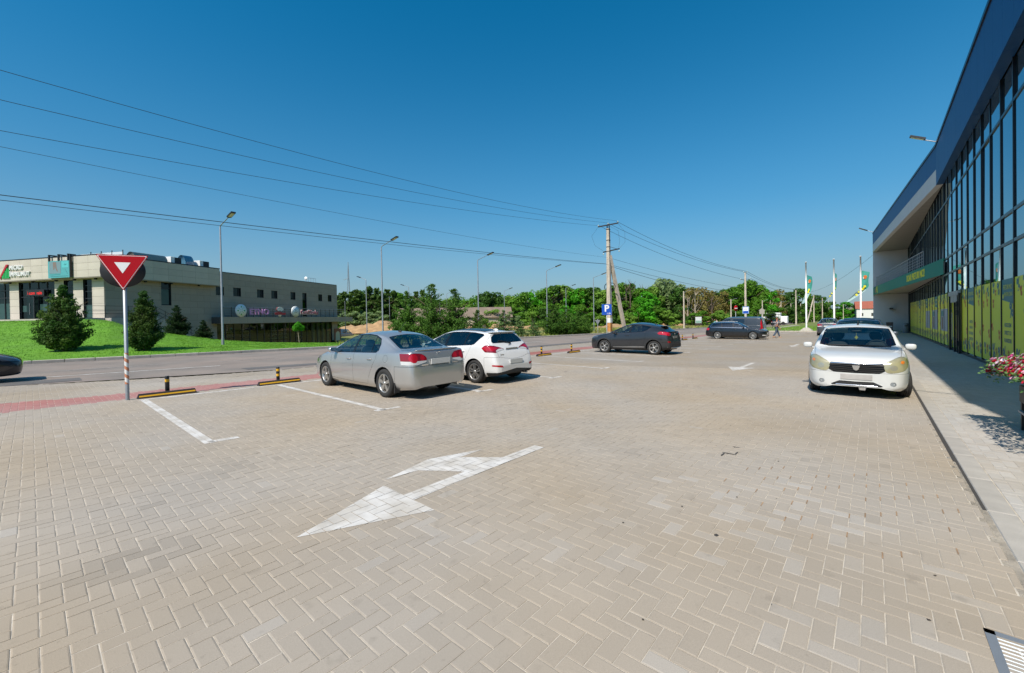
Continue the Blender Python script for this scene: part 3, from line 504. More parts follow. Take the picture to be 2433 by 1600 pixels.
SMALL = dict(L=4.02, paint=car_paint('chalk white', (.60, .605, .59), 0, .26, .8, var=.04), wheels=(.82, 3.41), tyre=(.315, .19, .195, 'five'), rimmat=M_ALLOY, arch=.37, nx=170, zm=.58, steer=.16,
    top=[(0, .62), (.02, .725), (.06, .80), (.12, .85), (.3, .905), (.6, .955), (.9, .988), (1.1, 1.012), (1.3, 1.13), (1.6, 1.32), (1.85, 1.45), (2.05, 1.505), (2.4, 1.53), (2.9, 1.515), (3.4, 1.45), (3.7, 1.38), (3.8, 1.2), (3.9, .95), (3.97, .7), (4.02, .5)],
    belt=[(0, .60), (.02, .69), (.06, .75), (.12, .79), (.3, .845), (.6, .895), (1.1, .94), (1.6, .955), (2.5, .98), (3.3, 1.0), (3.7, 1.0), (3.85, .9), (4.02, .48)],
    bot=[(0, .255), (.02, .225), (.1, .205), (.2, .195), (.5, .18), (3.5, .2), (3.9, .26), (4.02, .42)],
    hw=[(0, .50), (.02, .60), (.06, .685), (.15, .76), (.35, .83), (.7, .868), (1.5, .872), (3.0, .872), (3.6, .85), (3.9, .76), (4.02, .55)],
    wr=[(0, .42), (.06, .58), (.15, .66), (.3, .71), (.9, .765), (1.1, .765), (1.6, .70), (1.95, .635), (2.4, .615), (3.3, .59), (3.7, .55), (4.02, .45)],
    crown=[(0, .01), (.1, .03), (.5, .045), (1.1, .045), (2.0, .065), (3.4, .06), (4.02, .02)],
    wind=TV([(1.14, -.3), (1.14, .25), (1.17, .5), (1.26, .69), (1.92, .59), (1.88, .3), (1.87, -.3)]), edge=.022, rearw=RV([(-.3, 1.05), (-.3, 1.33), (.5, 1.31), (.56, 1.1), (.55, 1.05)], .02, lambda x, y, z: x > 3.5),
    dlo=[(1.30, .97), (1.62, 1.21), (1.9, 1.385), (2.3, 1.43), (2.9, 1.41), (3.3, 1.35), (3.34, 1.3), (3.25, 1.02), (2.4, 1.0)], pillars=[(2.22, 2.26, .05), (3.05, 3.1, .012)], pz=(.98, 1.38),
    cuts=[('*headlight', lambda x, y, z, n: np.maximum(sdp(y, z, smooth_poly([(.475, .57), (.43, .735), (.52, .795), (.62, .855), (.70, .89), (.785, .875), (.825, .79), (.81, .69), (.75, .62), (.62, .58)]), .008), x - .75), M_YLAMP, .004, .004),
          ('grille', lambda x, y, z, n: np.maximum(sdp(y, z, [(-.5, .53), (-.5, .745), (.43, .76), (.46, .60), (.37, .545)], .0), x - .35), M_BLACK, -.025, .0),
          ('lower_intake', lambda x, y, z, n: np.maximum(sdp(y, z, [(-.5, .275), (-.5, .35), (.28, .365), (.42, .29), (.40, .275)], .004), x - .35), M_MATTE, -.015, .0),
          ('*fog_light', lambda x, y, z, n: np.maximum(np.hypot(y - .58, z - .345) - .048, x - .4), M_HLAMP, -.006, .003),
          ('bonnet', lambda x, y, z, n: np.maximum(np.maximum(y - .70 - .06 * x, x - 1.115 - .12 * y * y), np.where(z < .772, 1., -1.)), None, 0, .005),
          ('front_bumper', lambda x, y, z, n: np.maximum(z - .56 - .0 * y, x - .46), None, 0, .005),
          ('*taillight', lambda x, y, z, n: np.maximum(sdp(y, z, [(.6, .75), (.6, 1.1), (.95, 1.1), (.95, .75)]), 3.7 - x), M_RED, .003, .003),
          ('*front_door', SV([(1.30, .30), (1.26, .5), (1.28, 1.0), (2.24, 1.03), (2.24, .27)], .02), None, 0, .006), ('*rear_door', SV([(2.27, .27), (2.27, 1.03), (3.25, 1.05), (3.2, .9), (2.9, .45), (2.84, .27)], .02), None, 0, .006)],
    sub={'headlight': [('amber_bulb', lambda x, y, z: np.hypot(y - .725, z - .785) - .030, M_AMBER, .003), ('lens_reflector', lambda x, y, z: np.hypot((y - .59) / 1.1, z - .675) - .055, mat('lamp reflector', (.40, .38, .30), .2, .4, coat=1.), .001)],
         'fog_light': [('bulb', lambda x, y, z: np.hypot(y - .58, z - .345) - .022, M_CLEAR, .003)]},
    handles={'front_door': (2.08, .84), 'rear_door': (3.05, .85)}, handlemat=M_BLACK, mirror=(1.42, 1.035), dash=(1.2, 1.05), seatx=(2.1, 2.95),
    extras=[('grille_bar', lambda b, L, hw: [b.bar((L / 2 - .008, s_ * .04, z_), (L / 2 - .025, s_ * (.425 + .008 * q), z_ + .010), .035, .013, 0) for q, z_ in enumerate((.572, .612, .652, .692)) for s_ in (1, -1)], mat('grille slat', (.06, .055, .052), .35, .5)),
            ('grille_chrome', lambda b, L, hw: b.tube([(L / 2 - .015 - .22 * y * y, y * 1., .742 - .02 * abs(y)) for y in np.linspace(-.45, .45, 13)], .018, 8), M_CHROME),
            ('grille_badge', lambda b, L, hw: b.prism([(-.065, .05), (-.04, -.035), (0, -.06), (.04, -.035), (.065, .05)], (L / 2 - .002, 0, .655), (0, 1, 0), (0, 0, 1), .03), M_CHROME),
            ('intake_chrome', lambda b, L, hw: b.tube([(L / 2 + .002 - .05 * y * y, y, .285) for y in np.linspace(-.34, .34, 9)], .013, 8), M_CHROME),
            ('number_plate', lambda b, L, hw: b.box(L / 2 - .03, L / 2 + .012, -.26, .26, .405, .515), mat('worn number plate', (.44, .42, .40), .5, var=.15, scale=6)),
            ('tow_hook', lambda b, L, hw: b.prism([(-.06, .04), (-.045, -.015), (.045, -.015), (.06, .04)], (L / 2 - .06, .1, .20), (0, 1, 0), (0, 0, 1), .03), M_CHROME),
            ('wiper', lambda b, L, hw: (b.tube([(L / 2 - 1.165, .60, 1.045), (L / 2 - 1.19, .3, 1.055), (L / 2 - 1.185, .02, 1.062)], .012, 6), b.tube([(L / 2 - 1.165, .02, 1.045), (L / 2 - 1.19, -.25, 1.058), (L / 2 - 1.22, -.58, 1.06)], .012, 6)), M_BLACK),
            ('roof_antenna', lambda b, L, hw: (blob(b, (L / 2 - 2.12, .03, 1.525), (.05, .022, .015), .8, 6), b.tube([(L / 2 - 2.13, .03, 1.53), (L / 2 - 2.2, .03, 1.63)], [.012, .004], 6)), M_BLACK),
            ('washer_jet', lambda b, L, hw: [blob(b, (L / 2 - 1.0, y, .983), (.012, .015, .006), .8, 5) for y in (-.26, .26)], M_BLACK),
            ('sun_visor', lambda b, L, hw: b.obox((L / 2 - 1.93, -.36, 1.37), ((.5, 0, .5), (0, 1, 0), (-.5, 0, .5)), .07, .2, .008), mat('visor cloth', (.42, .45, .38), .9)),
            ('inside_mirror', lambda b, L, hw: blob(b, (L / 2 - 1.80, 0, 1.36), (.02, .11, .03), .6, 8), M_BLACK),
            ('air_freshener', lambda b, L, hw: (b.prism([(0, .05), (.035, 0), (0, -.05), (-.035, 0)], (L / 2 - 1.79, 0, 1.21), (0, 1, 0), (0, 0, 1), .004), b.tube([(L / 2 - 1.79, 0, 1.26), (L / 2 - 1.80, 0, 1.34)], .003, 4)), mat('yellow card', (.62, .50, .12), .7))])
CROSS = dict(L=4.36, paint=car_paint('graphite', (.036, .038, .042), .55, .35), wheels=(.92, 3.56), tyre=(.345, .225, .23, 'twin'), rimmat=M_ALLOY, arch=.40, nx=170, zm=.55,
    top=[(0, .60), (.02, .70), (.08, .80), (.25, .885), (.6, .955), (.9, 1.0), (1.08, 1.035), (1.35, 1.17), (1.7, 1.345), (2.0, 1.465), (2.3, 1.535), (2.6, 1.555), (3.0, 1.53), (3.4, 1.46), (3.8, 1.37), (3.86, 1.335), (3.95, 1.26), (4.12, 1.14), (4.20, 1.10), (4.235, 1.04), (4.27, .9), (4.30, .75), (4.34, .6), (4.36, .5)],
    belt=[(0, .57), (.02, .66), (.08, .74), (.25, .82), (.6, .895), (1.0, .95), (1.5, .99), (2.5, 1.04), (3.0, 1.09), (3.5, 1.13), (3.9, 1.10), (4.15, 1.04), (4.23, .97), (4.28, .80), (4.36, .48)],
    bot=[(0, .36), (.03, .28), (.12, .22), (.5, .22), (3.8, .25), (4.2, .30), (4.32, .33), (4.36, .36)],
    hw=[(0, .48), (.02, .58), (.08, .68), (.25, .79), (.6, .885), (.95, .90), (1.5, .875), (2.2, .87), (2.9, .885), (3.5, .90), (3.9, .885), (4.15, .83), (4.28, .76), (4.36, .58)],
    wr=[(0, .40), (.1, .56), (.3, .66), (.9, .75), (1.08, .75), (1.6, .68), (2.1, .615), (2.6, .60), (3.3, .56), (3.8, .52), (4.0, .58), (4.2, .64), (4.36, .45)],
    crown=[(0, .02), (.5, .06), (1.0, .05), (2.0, .07), (3.5, .06), (4.1, .04), (4.36, .02)],
    wind=TV([(1.14, -.3), (1.14, .2), (1.18, .45), (1.30, .67), (2.1, .56), (2.05, .3), (2.04, -.3)]), rearw=TV([(3.88, -.3), (3.88, .42), (3.93, .46), (4.14, .55), (4.17, .45), (4.18, -.3)]), edge=.02, rglass=M_GLASSD, sglass=[M_GLASS, M_GLASSD],
    dlo=[(1.36, 1.02), (1.75, 1.25), (2.05, 1.395), (2.4, 1.45), (2.8, 1.445), (3.15, 1.39), (3.35, 1.335), (3.2, 1.20), (3.02, 1.13), (2.4, 1.08)], pillars=[(2.30, 2.40, .05)], pz=(1.05, 1.44), dr=.015,
    clad=lambda x, y, z, n: np.where(z < .8, np.minimum(np.minimum(z - .30 - .04 * (x > 3.9), np.where(x < .96 + .42, np.hypot(x - .92, z - .345) - .455, 1)), np.where(x > 3.1, np.hypot(x - 3.56, z - .345) - .455, 1)) + (np.abs(y) < .45) * (x < 4.0) * 1., 1),
    cuts=[('*taillight', lambda x, y, z, n: np.maximum(sdp(y, z, [(.50, 1.0), (.55, 1.05), (.95, 1.16), (.95, 1.02), (.72, .92), (.60, .93)], .004), 3.74 - x + np.abs(z - 1.05) * 1.5), M_RED, .012, .003),
          ('*headlight', lambda x, y, z, n: np.maximum(sdp(y, z, [(.40, .74), (.42, .78), (.7, .87), (.95, .92), (.95, .84), (.65, .75)], .006), x - .55), M_DLAMP, .004, .003),
          ('*sill_strip', SV([(1.42, .345), (2.2, .375), (2.55, .395), (3.1, .40), (3.12, .36), (2.6, .335), (1.42, .315)], .0), mat('pale sill strip', (.34, .34, .34), .4, .7), .006, .0),
          ('tailgate', lambda x, y, z, n: np.maximum(np.maximum(y - .60, 4.18 - x), .70 - z), None, 0, .006), ('bonnet', lambda x, y, z, n: np.maximum(np.maximum(y - .73, x - 1.11 - .2 * y * y), .14 + .12 * y - x + (z < .8) * 1), None, 0, .006),
          ('*front_door', SV([(1.36, .40), (1.30, .55), (1.33, 1.04), (2.38, 1.10), (2.38, .40)], .02), None, 0, .006), ('*rear_door', SV([(2.41, .40), (2.41, 1.10), (3.05, 1.16), (3.15, 1.0), (3.05, .55), (2.98, .40)], .02), None, 0, .006),
          ('*reflector', lambda x, y, z, n: np.maximum(sdp(y, z, [(.66, .60), (.80, .61), (.80, .68), (.70, .67)], .004), 3.9 - x), M_RED2, .005, .0),
          ('rear_bumper', lambda x, y, z, n: np.maximum(z - .62, 3.95 - x), mat('rough black cladding', (0, 0, 0)), 0, .006)],
    handles={'front_door': (2.2, .93)}, mirror=(1.55, 1.07), dash=(1.25, 1.05), mirmat=M_MATTE,
    extras=[('number_plate', lambda b, L, hw: b.box(L / 2 - 4.30, L / 2 - 4.275, -.26, .26, .79, .90), mat('grey plate', (.20, .21, .21), .4)), ('roof_spoiler', lambda b, L, hw: blob(b, (L / 2 - 3.84, 0, 1.378), (.13, .50, .018), .7, 10), M_TRIM),
            ('lip_spoiler', lambda b, L, hw: blob(b, (L / 2 - 4.20, 0, 1.115), (.08, .62, .018), .7, 10), M_TRIM), ('shark_fin', lambda b, L, hw: blob(b, (L / 2 - 3.35, 0, 1.475), (.09, .02, .035), 1.2, 8), M_TRIM),
            ('bumper_bar', lambda b, L, hw: b.tube([(L / 2 - 4.18, .78, .40), (L / 2 - 4.33, .6, .36), (L / 2 - 4.37, .3, .34), (L / 2 - 4.37, -.3, .34), (L / 2 - 4.33, -.6, .36), (L / 2 - 4.18, -.78, .40)], .022, 8), M_CHROME), ('brand_badge', lambda b, L, hw: b.lathe([(.001, .012), (.05, .012), (.055, 0)], 14, (L / 2 - 4.265, 0, .985), 'x'), M_CHROME)])
ESTATE = dict(L=4.67, paint=car_paint('black', (.006, .007, .010), .2, .3), wheels=(.93, 3.62), tyre=(.325, .225, .24, 'turbine'), rimmat=M_ALLOY, arch=.37, nx=140,
    top=[(0, .58), (.02, .66), (.08, .74), (.3, .82), (.7, .90), (1.0, .95), (1.2, .99), (1.5, 1.13), (1.85, 1.29), (2.15, 1.41), (2.5, 1.465), (3.0, 1.475), (3.6, 1.455), (4.1, 1.41), (4.2, 1.385), (4.3, 1.26), (4.42, 1.09), (4.5, 1.0), (4.57, .88), (4.63, .68), (4.67, .5)],
    belt=[(0, .55), (.03, .64), (.1, .70), (.3, .77), (.7, .85), (1.2, .91), (2.5, .955), (3.6, .985), (4.2, 1.0), (4.4, .98), (4.55, .84), (4.67, .48)],
    bot=[(0, .30), (.04, .24), (.12, .20), (.5, .17), (4.1, .20), (4.5, .24), (4.67, .30)],
    hw=[(0, .50), (.03, .62), (.1, .72), (.3, .82), (.7, .89), (1.5, .905), (3.5, .905), (4.1, .89), (4.4, .84), (4.6, .74), (4.67, .58)],
    wr=[(0, .42), (.1, .58), (.3, .68), (.9, .77), (1.2, .77), (1.7, .70), (2.2, .63), (2.8, .61), (3.6, .60), (4.15, .58), (4.4, .66), (4.67, .5)],
    crown=[(0, .02), (.5, .05), (1.0, .045), (2.0, .07), (4.0, .06), (4.67, .02)],
    wind=TV([(1.24, -.3), (1.24, .2), (1.28, .45), (1.40, .69), (2.2, .57), (2.15, .3), (2.14, -.3)]), rearw=RV([(-.3, 1.06), (-.3, 1.34), (.5, 1.33), (.6, 1.1), (.58, 1.06)], .02, lambda x, y, z: x > 4.0), sglass=[M_GLASS, M_GLASSD, M_GLASSD],
    dlo=[(1.45, .965), (1.85, 1.19), (2.15, 1.325), (2.5, 1.375), (3.1, 1.385), (3.6, 1.365), (4.0, 1.30), (4.14, 1.21), (4.22, 1.05), (4.18, 1.02), (2.5, .99)], pillars=[(2.38, 2.45, .045), (3.25, 3.35, .05)], pz=(.98, 1.38), brightline=True,
    cuts=[('*taillight', lambda x, y, z, n: np.maximum(sdp(y, z, [(.45, .78), (.45, .92), (.95, .95), (.95, .76)], .006), 4.28 - x), M_RED, .004, .003), ('*headlight', lambda x, y, z, n: np.maximum(sdp(y, z, [(.42, .65), (.42, .69), (.7, .76), (.95, .78), (.95, .70), (.65, .65)], .006), x - .50), M_DLAMP, .004, .003),
          ('grille', lambda x, y, z, n: np.maximum(sdp(y, z, [(-.4, .56), (-.4, .70), (.36, .71), (.36, .58)], .02), x - .3), M_MATTE, -.01, 0), ('*fog_light', lambda x, y, z, n: np.maximum(sdp(y, z, [(.55, .33), (.55, .37), (.80, .385), (.80, .34)], .006), x - .55), M_CLEAR, .003, 0),
          ('*front_door', SV([(1.46, .30), (1.40, .5), (1.42, 1.0), (2.42, 1.02), (2.42, .27)], .02), None, 0, .006), ('*rear_door', SV([(2.45, .27), (2.45, 1.02), (3.42, 1.04), (3.36, .85), (3.1, .42), (3.02, .27)], .02), None, 0, .006), ('bonnet', lambda x, y, z, n: np.maximum(np.maximum(y - .75, x - 1.21 - .2 * y * y), .14 + .1 * y - x + (z < .7) * 1), None, 0, .006)],
    handles={'front_door': (2.25, .83), 'rear_door': (3.25, .855)}, mirror=(1.62, 1.02), dash=(1.3, 1.0),
    extras=[('roof_rail', lambda b, L, hw: [b.tube([(L / 2 - x, s_ * .60, float(pchip(ESTATE['top'], np.array([x]))[0]) - .02 + .03 * (0 if x in (2.35, 3.95) else 1)) for x in (2.35, 2.5, 3.0, 3.5, 3.8, 3.95)], .016, 8) for s_ in (1, -1)], M_STEEL), plate_extra(.0, .50), plate_extra(4.62, .78), ('wing_badge', lambda b, L, hw: [b.box(L / 2 - 1.35, L / 2 - 1.28, s_ * .90, s_ * .903 + .004, .79, .83) for s_ in (1, -1)], M_CHROME)])
VAN = dict(L=4.76, paint=car_paint('dark grey', (.045, .048, .052), .4, .35), wheels=(.95, 4.0), tyre=(.335, .215, .215, 'twin'), arch=.38, nx=120, zm=.45,
    top=[(0, .60), (.02, .70), (.08, .82), (.3, .95), (.6, 1.05), (.8, 1.13), (1.1, 1.36), (1.5, 1.66), (1.75, 1.82), (2.0, 1.88), (2.6, 1.90), (4.2, 1.88), (4.45, 1.85), (4.52, 1.78), (4.6, 1.5), (4.68, 1.0), (4.73, .7), (4.76, .5)],
    belt=[(0, .57), (.03, .66), (.1, .76), (.3, .87), (.6, .97), (.9, 1.06), (1.5, 1.12), (2.5, 1.14), (4.2, 1.14), (4.55, 1.1), (4.68, .8), (4.76, .48)],
    bot=[(0, .44), (.04, .30), (.12, .22), (.5, .22), (4.2, .24), (4.6, .30), (4.76, .42)],
    hw=[(0, .52), (.03, .64), (.1, .75), (.3, .86), (.7, .94), (1.5, .95), (4.2, .95), (4.5, .92), (4.7, .82), (4.76, .66)],
    wr=[(0, .44), (.1, .62), (.3, .74), (.8, .84), (1.3, .80), (1.8, .76), (2.4, .77), (4.2, .77), (4.5, .75), (4.7, .7), (4.76, .55)],
    crown=[(0, .02), (.5, .05), (1.0, .05), (2.0, .08), (4.4, .08), (4.76, .02)],
    wind=TV([(.86, -.3), (.86, .2), (.92, .5), (1.05, .74), (1.75, .70), (1.70, .3), (1.69, -.3)]), rearw=RV([(-.3, 1.2), (-.3, 1.70), (.62, 1.68), (.68, 1.2)], .02, lambda x, y, z: x > 4.3), rglass=M_GLASSD,
    dlo=[(1.10, 1.15), (1.42, 1.42), (1.72, 1.64), (1.95, 1.70), (2.1, 1.71), (2.1, 1.17)], pillars=[], pz=(1.1, 1.7), sglass=[M_GLASS],
    cuts=[('*sliding_window', SV([(2.38, 1.18), (2.38, 1.68), (3.25, 1.68), (3.25, 1.18)], .02), M_GLASSD, -.003, 0), ('*blind_panel', SV([(3.45, 1.18), (3.45, 1.68), (4.25, 1.66), (4.38, 1.55), (4.40, 1.25), (4.3, 1.18)], .01), None, -.008, .006),
          ('*taillight', lambda x, y, z, n: np.maximum(sdp(y, z, [(.74, .75), (.72, 1.2), (.68, 1.72), (1.0, 1.75), (1.0, .72)], .0), 4.50 - x + .12 * np.abs(z - 1.3)), M_RED, .004, .003), ('*headlight', lambda x, y, z, n: np.maximum(sdp(y, z, [(.45, .72), (.45, .82), (.7, .95), (1., 1.0), (1., .78)], .006), x - .5), M_HLAMP, .004, .003),
          ('*front_door', SV([(1.1, .32), (1.02, .6), (1.05, 1.18), (2.12, 1.2), (2.12, .32)], .02), None, 0, .006), ('*sliding_door', SV([(2.16, .32), (2.16, 1.74), (3.36, 1.74), (3.36, .32)], .02), None, 0, .006)],
    mirror=(1.35, 1.2), dash=(.95, 1.15), seatx=(1.9, 2.9), extras=[plate_extra(4.72, .8)])
SALOON = dict(SEDAN, nx=70, it=2, paint=car_paint('dark blue black', (.012, .014, .02), .3, .3))
def variant(base, key, col, metal=.2, **kw): return dict(base, nx=80, it=2, paint=car_paint(key, col, metal, .35), **kw)
# ================================================================== ground, paving, road
def attr_mat(name, base, red, fine=.10):
    """concrete pavers: tint per paver (attribute or object colour), fine grain, stains"""
    m = bpy.data.materials.new(name); MATS[name] = m; m.use_nodes = True; t = m.node_tree; p = t.nodes['Principled BSDF']; L = t.links.new
    p.inputs['Roughness'].default_value = .88; p.inputs['Specular IOR Level'].default_value = .35
    at = t.nodes.new('ShaderNodeAttribute'); at.attribute_name = 'tint'; at.attribute_type = 'GEOMETRY'
    oi = t.nodes.new('ShaderNodeObjectInfo'); geo = t.nodes.new('ShaderNodeNewGeometry')
    sep = t.nodes.new('ShaderNodeSeparateColor'); L(oi.outputs['Color'], sep.inputs[0])
    def math_(op, a, b=None):
        n = t.nodes.new('ShaderNodeMath'); n.operation = op
        for i, v in enumerate((a, b)):
            if v is None: continue
            if isinstance(v, (int, float)): n.inputs[i].default_value = v
            else: L(v, n.inputs[i])
        return n.outputs[0]
    def noise(sc, det=5.):
        n = t.nodes.new('ShaderNodeTexNoise'); n.inputs['Scale'].default_value = sc; n.inputs['Detail'].default_value = det; L(geo.outputs['Position'], n.inputs['Vector']); return n.outputs['Fac']
    def rng_(v, a, b, c, d):
        n = t.nodes.new('ShaderNodeMapRange'); L(v, n.inputs[0])
        for i, q in enumerate((a, b, c, d)): n.inputs[1 + i].default_value = q
        return n.outputs[0]
    asep = t.nodes.new('ShaderNodeSeparateXYZ'); L(at.outputs['Vector'], asep.inputs[0])
    tint = math_('ADD', asep.outputs[0], math_('SUBTRACT', sep.outputs[0], 1.)); redf = math_('ADD', asep.outputs[1], math_('SUBTRACT', 1., sep.outputs[1])); grey = math_('ADD', asep.outputs[2], math_('SUBTRACT', 1., sep.outputs[2]))
    mx = t.nodes.new('ShaderNodeMix'); mx.data_type = 'RGBA'; mx.inputs['A'].default_value = (*base, 1); mx.inputs['B'].default_value = (*red, 1); L(redf, mx.inputs['Factor'])
    mg = t.nodes.new('ShaderNodeMix'); mg.data_type = 'RGBA'; mg.inputs['B'].default_value = (.50, .50, .49, 1); L(grey, mg.inputs['Factor']); L(mx.outputs['Result'], mg.inputs['A'])
    v = rng_(noise(260., 3.), .3, .7, 1 - fine, 1 + fine); v2 = rng_(noise(.55, 6.), .3, .7, .93, 1.06); v3 = rng_(noise(7., 6.), .62, .78, 1., .80); v5 = rng_(noise(28., 8.), .66, .74, 1., .86)
    tot = math_('MULTIPLY', math_('MULTIPLY', math_('MULTIPLY', v, v2), math_('MULTIPLY', v3, v5)), math_('ADD', 1., tint))
    hv = t.nodes.new('ShaderNodeHueSaturation'); L(mg.outputs['Result'], hv.inputs['Color']); L(tot, hv.inputs['Value'])
    n4 = t.nodes.new('ShaderNodeTexNoise'); n4.inputs['Scale'].default_value = .35; L(geo.outputs['Position'], n4.inputs['Vector'])
    sat = rng_(n4.outputs['Fac'], .35, .65, .72, 1.12); L(sat, hv.inputs['Saturation']); L(hv.outputs[0], p.inputs['Base Color'])
    b = t.nodes.new('ShaderNodeBump'); b.inputs['Strength'].default_value = .35; b.inputs['Distance'].default_value = .003; L(noise(180., 4.), b.inputs['Height']); L(b.outputs[0], p.inputs['Normal'])
    return m
M_PAVER = attr_mat('paver concrete', (.345, .288, .222), (.36, .145, .125))
M_SAND = mat('joint sand', (.475, .42, .345), .95, var=.3, scale=9, bump=.3, bscale=200)
M_ASPH = mat('worn asphalt', (.25, .20, .165), .9, var=.16, scale=.7, bump=.4, bscale=120, hue2=(.205, .175, .15))
M_ASPH2 = mat('asphalt patch', (.125, .115, .107), .85, var=.15, scale=1.5, bump=.4, bscale=120)
M_GRASS = mat('lawn turf', (.105, .262, .006), .9, var=.15, scale=1.0, bump=.4, bscale=30, hue2=(.092, .228, .006))
M_FIELD = mat('meadow ground', (.17, .19, .04), .95, var=.3, scale=.25, bump=.6, bscale=6, hue2=(.22, .19, .07))
M_DIRT = mat('dry earth', (.36, .225, .11), .95, var=.3, scale=1.2, bump=1., bscale=2.5)
def site_sheet(name, s0, s1, n0, n1, z, m, ds=6., dn=6., label=None):
    ss = np.linspace(s0, s1, max(2, int((s1 - s0) / ds) + 1)); ns = np.linspace(n0, n1, max(2, int((n1 - n0) / dn) + 1))
    vs = [W(s, n, z) for s in ss for n in ns]; k = len(ns)
    o = put(name, pydata(name, vs, [(i * k + j, i * k + j + 1, (i + 1) * k + j + 1, (i + 1) * k + j) for i in range(len(ss) - 1) for j in range(k - 1)], m))
    return tag(o, kind='structure')
# broad terrain out to the horizon, below everything else
def terrain():
    ss = [-400, -120, -60, -30, -10, 0, 20, 40, 60, 80, 100, 120, 150, 170, 250, 500, 1200, 3500]; ns = [-2500, -900, -400, -250, -150, -110, -80, -60, -48, -40, -33, -28, -24, -10, 0, 10, 30, 80, 300, 1500]
    k = len(ns); vs = []
    for s in ss:
        for n in ns:
            z = -.10
            if 4 < s < 60 and -75 < n < -34: z = -1.45 + (.0 if n < -36 else .0)
            elif n < -34: z = -.05
            vs.append(W(s, n, z))
    # the face winding keeps normals up
    return tag(put('field', pydata('field', vs, [(i * k + j, (i + 1) * k + j, (i + 1) * k + j + 1, i * k + j + 1)[::-1] for i in range(len(ss) - 1) for j in range(k - 1)], M_FIELD, True)), kind='structure')
terrain()
# road: runs parallel to the parking row
def road():
    ss = np.arange(-60, 420, 6.); vs = []; fs = []
    for s in ss:
        n1 = -16.45 - 2.3 * max(0, min(1, (6 - s) / 7)) ** 1.6; n0 = -28.35 + 3.3 * min(1, max(0, s + 0) / 45)
        for k in range(7): vs.append(W(s, n0 + (n1 - n0) * k / 6, -.004))
    for i in range(len(ss) - 1):
        for k in range(6): fs.append((i * 7 + k, (i + 1) * 7 + k, (i + 1) * 7 + k + 1, i * 7 + k + 1)[::-1])
    o = tag(put('road', pydata('road', vs, fs, M_ASPH)), kind='structure')
    def strip(name, s0, s1, n0, n1, z, m, n0b=None, n1b=None):
        n0b = n0 if n0b is None else n0b; n1b = n1 if n1b is None else n1b; q = []; st = np.linspace(s0, s1, max(2, int(abs(s1 - s0) / 4) + 2))
        for s in st: t_ = (s - s0) / (s1 - s0); q += [W(s, n0 + (n0b - n0) * t_, z), W(s, n1 + (n1b - n1) * t_, z)]
        return put(name, pydata(name, q, [(2 * i, 2 * i + 2, 2 * i + 3, 2 * i + 1)[::-1] for i in range(len(st) - 1)], m), o)
    strip('centre_line', -14, 5.0, -22.0, -21.86, .004, M_PAINT, -20.1, -19.96)
    for k in range(14): s0 = 10.2 + 12 * k; strip('lane_dash', s0, s0 + 5.4, -20.75, -20.6, .004, M_PAINT)
    strip('old_line', .5, 3.5, -22.9, -22.8, .004, mat('worn paint', (.33, .31, .29), .9, var=.4, scale=9))
    strip('old_line', 5.5, 8.0, -22.2, -22.1, .004, MATS['worn paint'])
    strip('asphalt_patch', 5.2, 9.5, -18.2, -17.4, .003, M_ASPH2, -17.6, -16.8); strip('asphalt_patch', -12, 1.0, -20.3, -18.9, .003, M_ASPH2, -19.4, -18.4)
    strip('asphalt_patch', 14, 30, -17.7, -16.7, .003, M_ASPH2, -17.3, -16.6)
    return o
ROAD = road()
def road_kerb():
    base = tag(put('road_kerb', MB().box(-.01, .01, -.01, .01, -.3, -.28).mesh('road_kerb', M_KERB), None, W(0, -28.4)), kind='structure')
    me = MB().box(0, .985, -.075, .075, -.18, .145, bev=.02).mesh('kerb_stone', M_KERB)
    s = -14.
    while s < 88:
        n0 = -28.4 + 3.3 * min(1, max(0, s) / 45); n1 = -28.4 + 3.3 * min(1, max(0, s + 1) / 45)
        o = put('kerb_stone', me, base); o.location = W(s, n0) - base.location; o.rotation_euler = (0, GR, ROT - (n1 - n0)); s += 1.0
    return base
road_kerb()
# ------------------------------------------------------------------ herringbone paving, every block real
LS = [-9, -4, -1, 0, 1, 2, 3, 4, 5, 6, 8, 30, 62.9]
PW = .1016                                        # block width; length is twice that
LOT = put('parking_lot', pydata('parking_lot', [W(s, n, -.0038) for s in LS for n in (-16.33 - 2.3 * max(0, min(1, (6 - s) / 7)) ** 1.6, .738)], [(2 * i, 2 * i + 1, 2 * i + 3, 2 * i + 2)[::-1] for i in range(len(LS) - 1)], M_SAND)); tag(LOT, kind='structure')
def in_view(x, y, m=.6):
    return (y > .9) & (np.abs(x) < 1.245 * y + m)
def region(s, n):
    """where blocks lie: the lot, the footway strip and the road mouth on the left"""
    edge = -16.45 - 2.3 * np.clip((6 - s) / 7, 0, 1) ** 1.6
    return (n < .74) & (n > edge + .1) & (s < 62.6) & (s > -8)
def block_field():
    W1 = PW; smax = 63.; I = int(smax / W1 / 2) + 260
    ii, jj = np.meshgrid(np.arange(-260, 760), np.arange(-260, 330), indexing='ij'); ii, jj = ii.ravel(), jj.ravel()
    a = ii + 2 * jj; b = ii - 2 * jj                 # lattice vectors (1,1) and (2,-2)
    C_ = np.concatenate([np.stack([a + 1., b + .5], 1), np.stack([a + 2.5, b + 0.], 1)]) * W1; V_ = np.concatenate([np.zeros(len(a), bool), np.ones(len(a), bool)])
    C_[:, 1] -= 9.0; C_[:, 0] += 0.
    s, n = C_[:, 0], C_[:, 1]; x = s * UX + n * NX; y = s * UY + n * NY
    k = region(s, n) & in_view(x, y); return C_[k], V_[k], np.hypot(x[k], y[k])
BC, BV, BD = block_field()
o_ = np.argsort(BD); BC, BV, BD = BC[o_], BV[o_], BD[o_]; NB = len(BC)
BT = rng.normal(0, .020, NB); BT[rng.random(NB) < .015] -= .07                                    # darker blocks
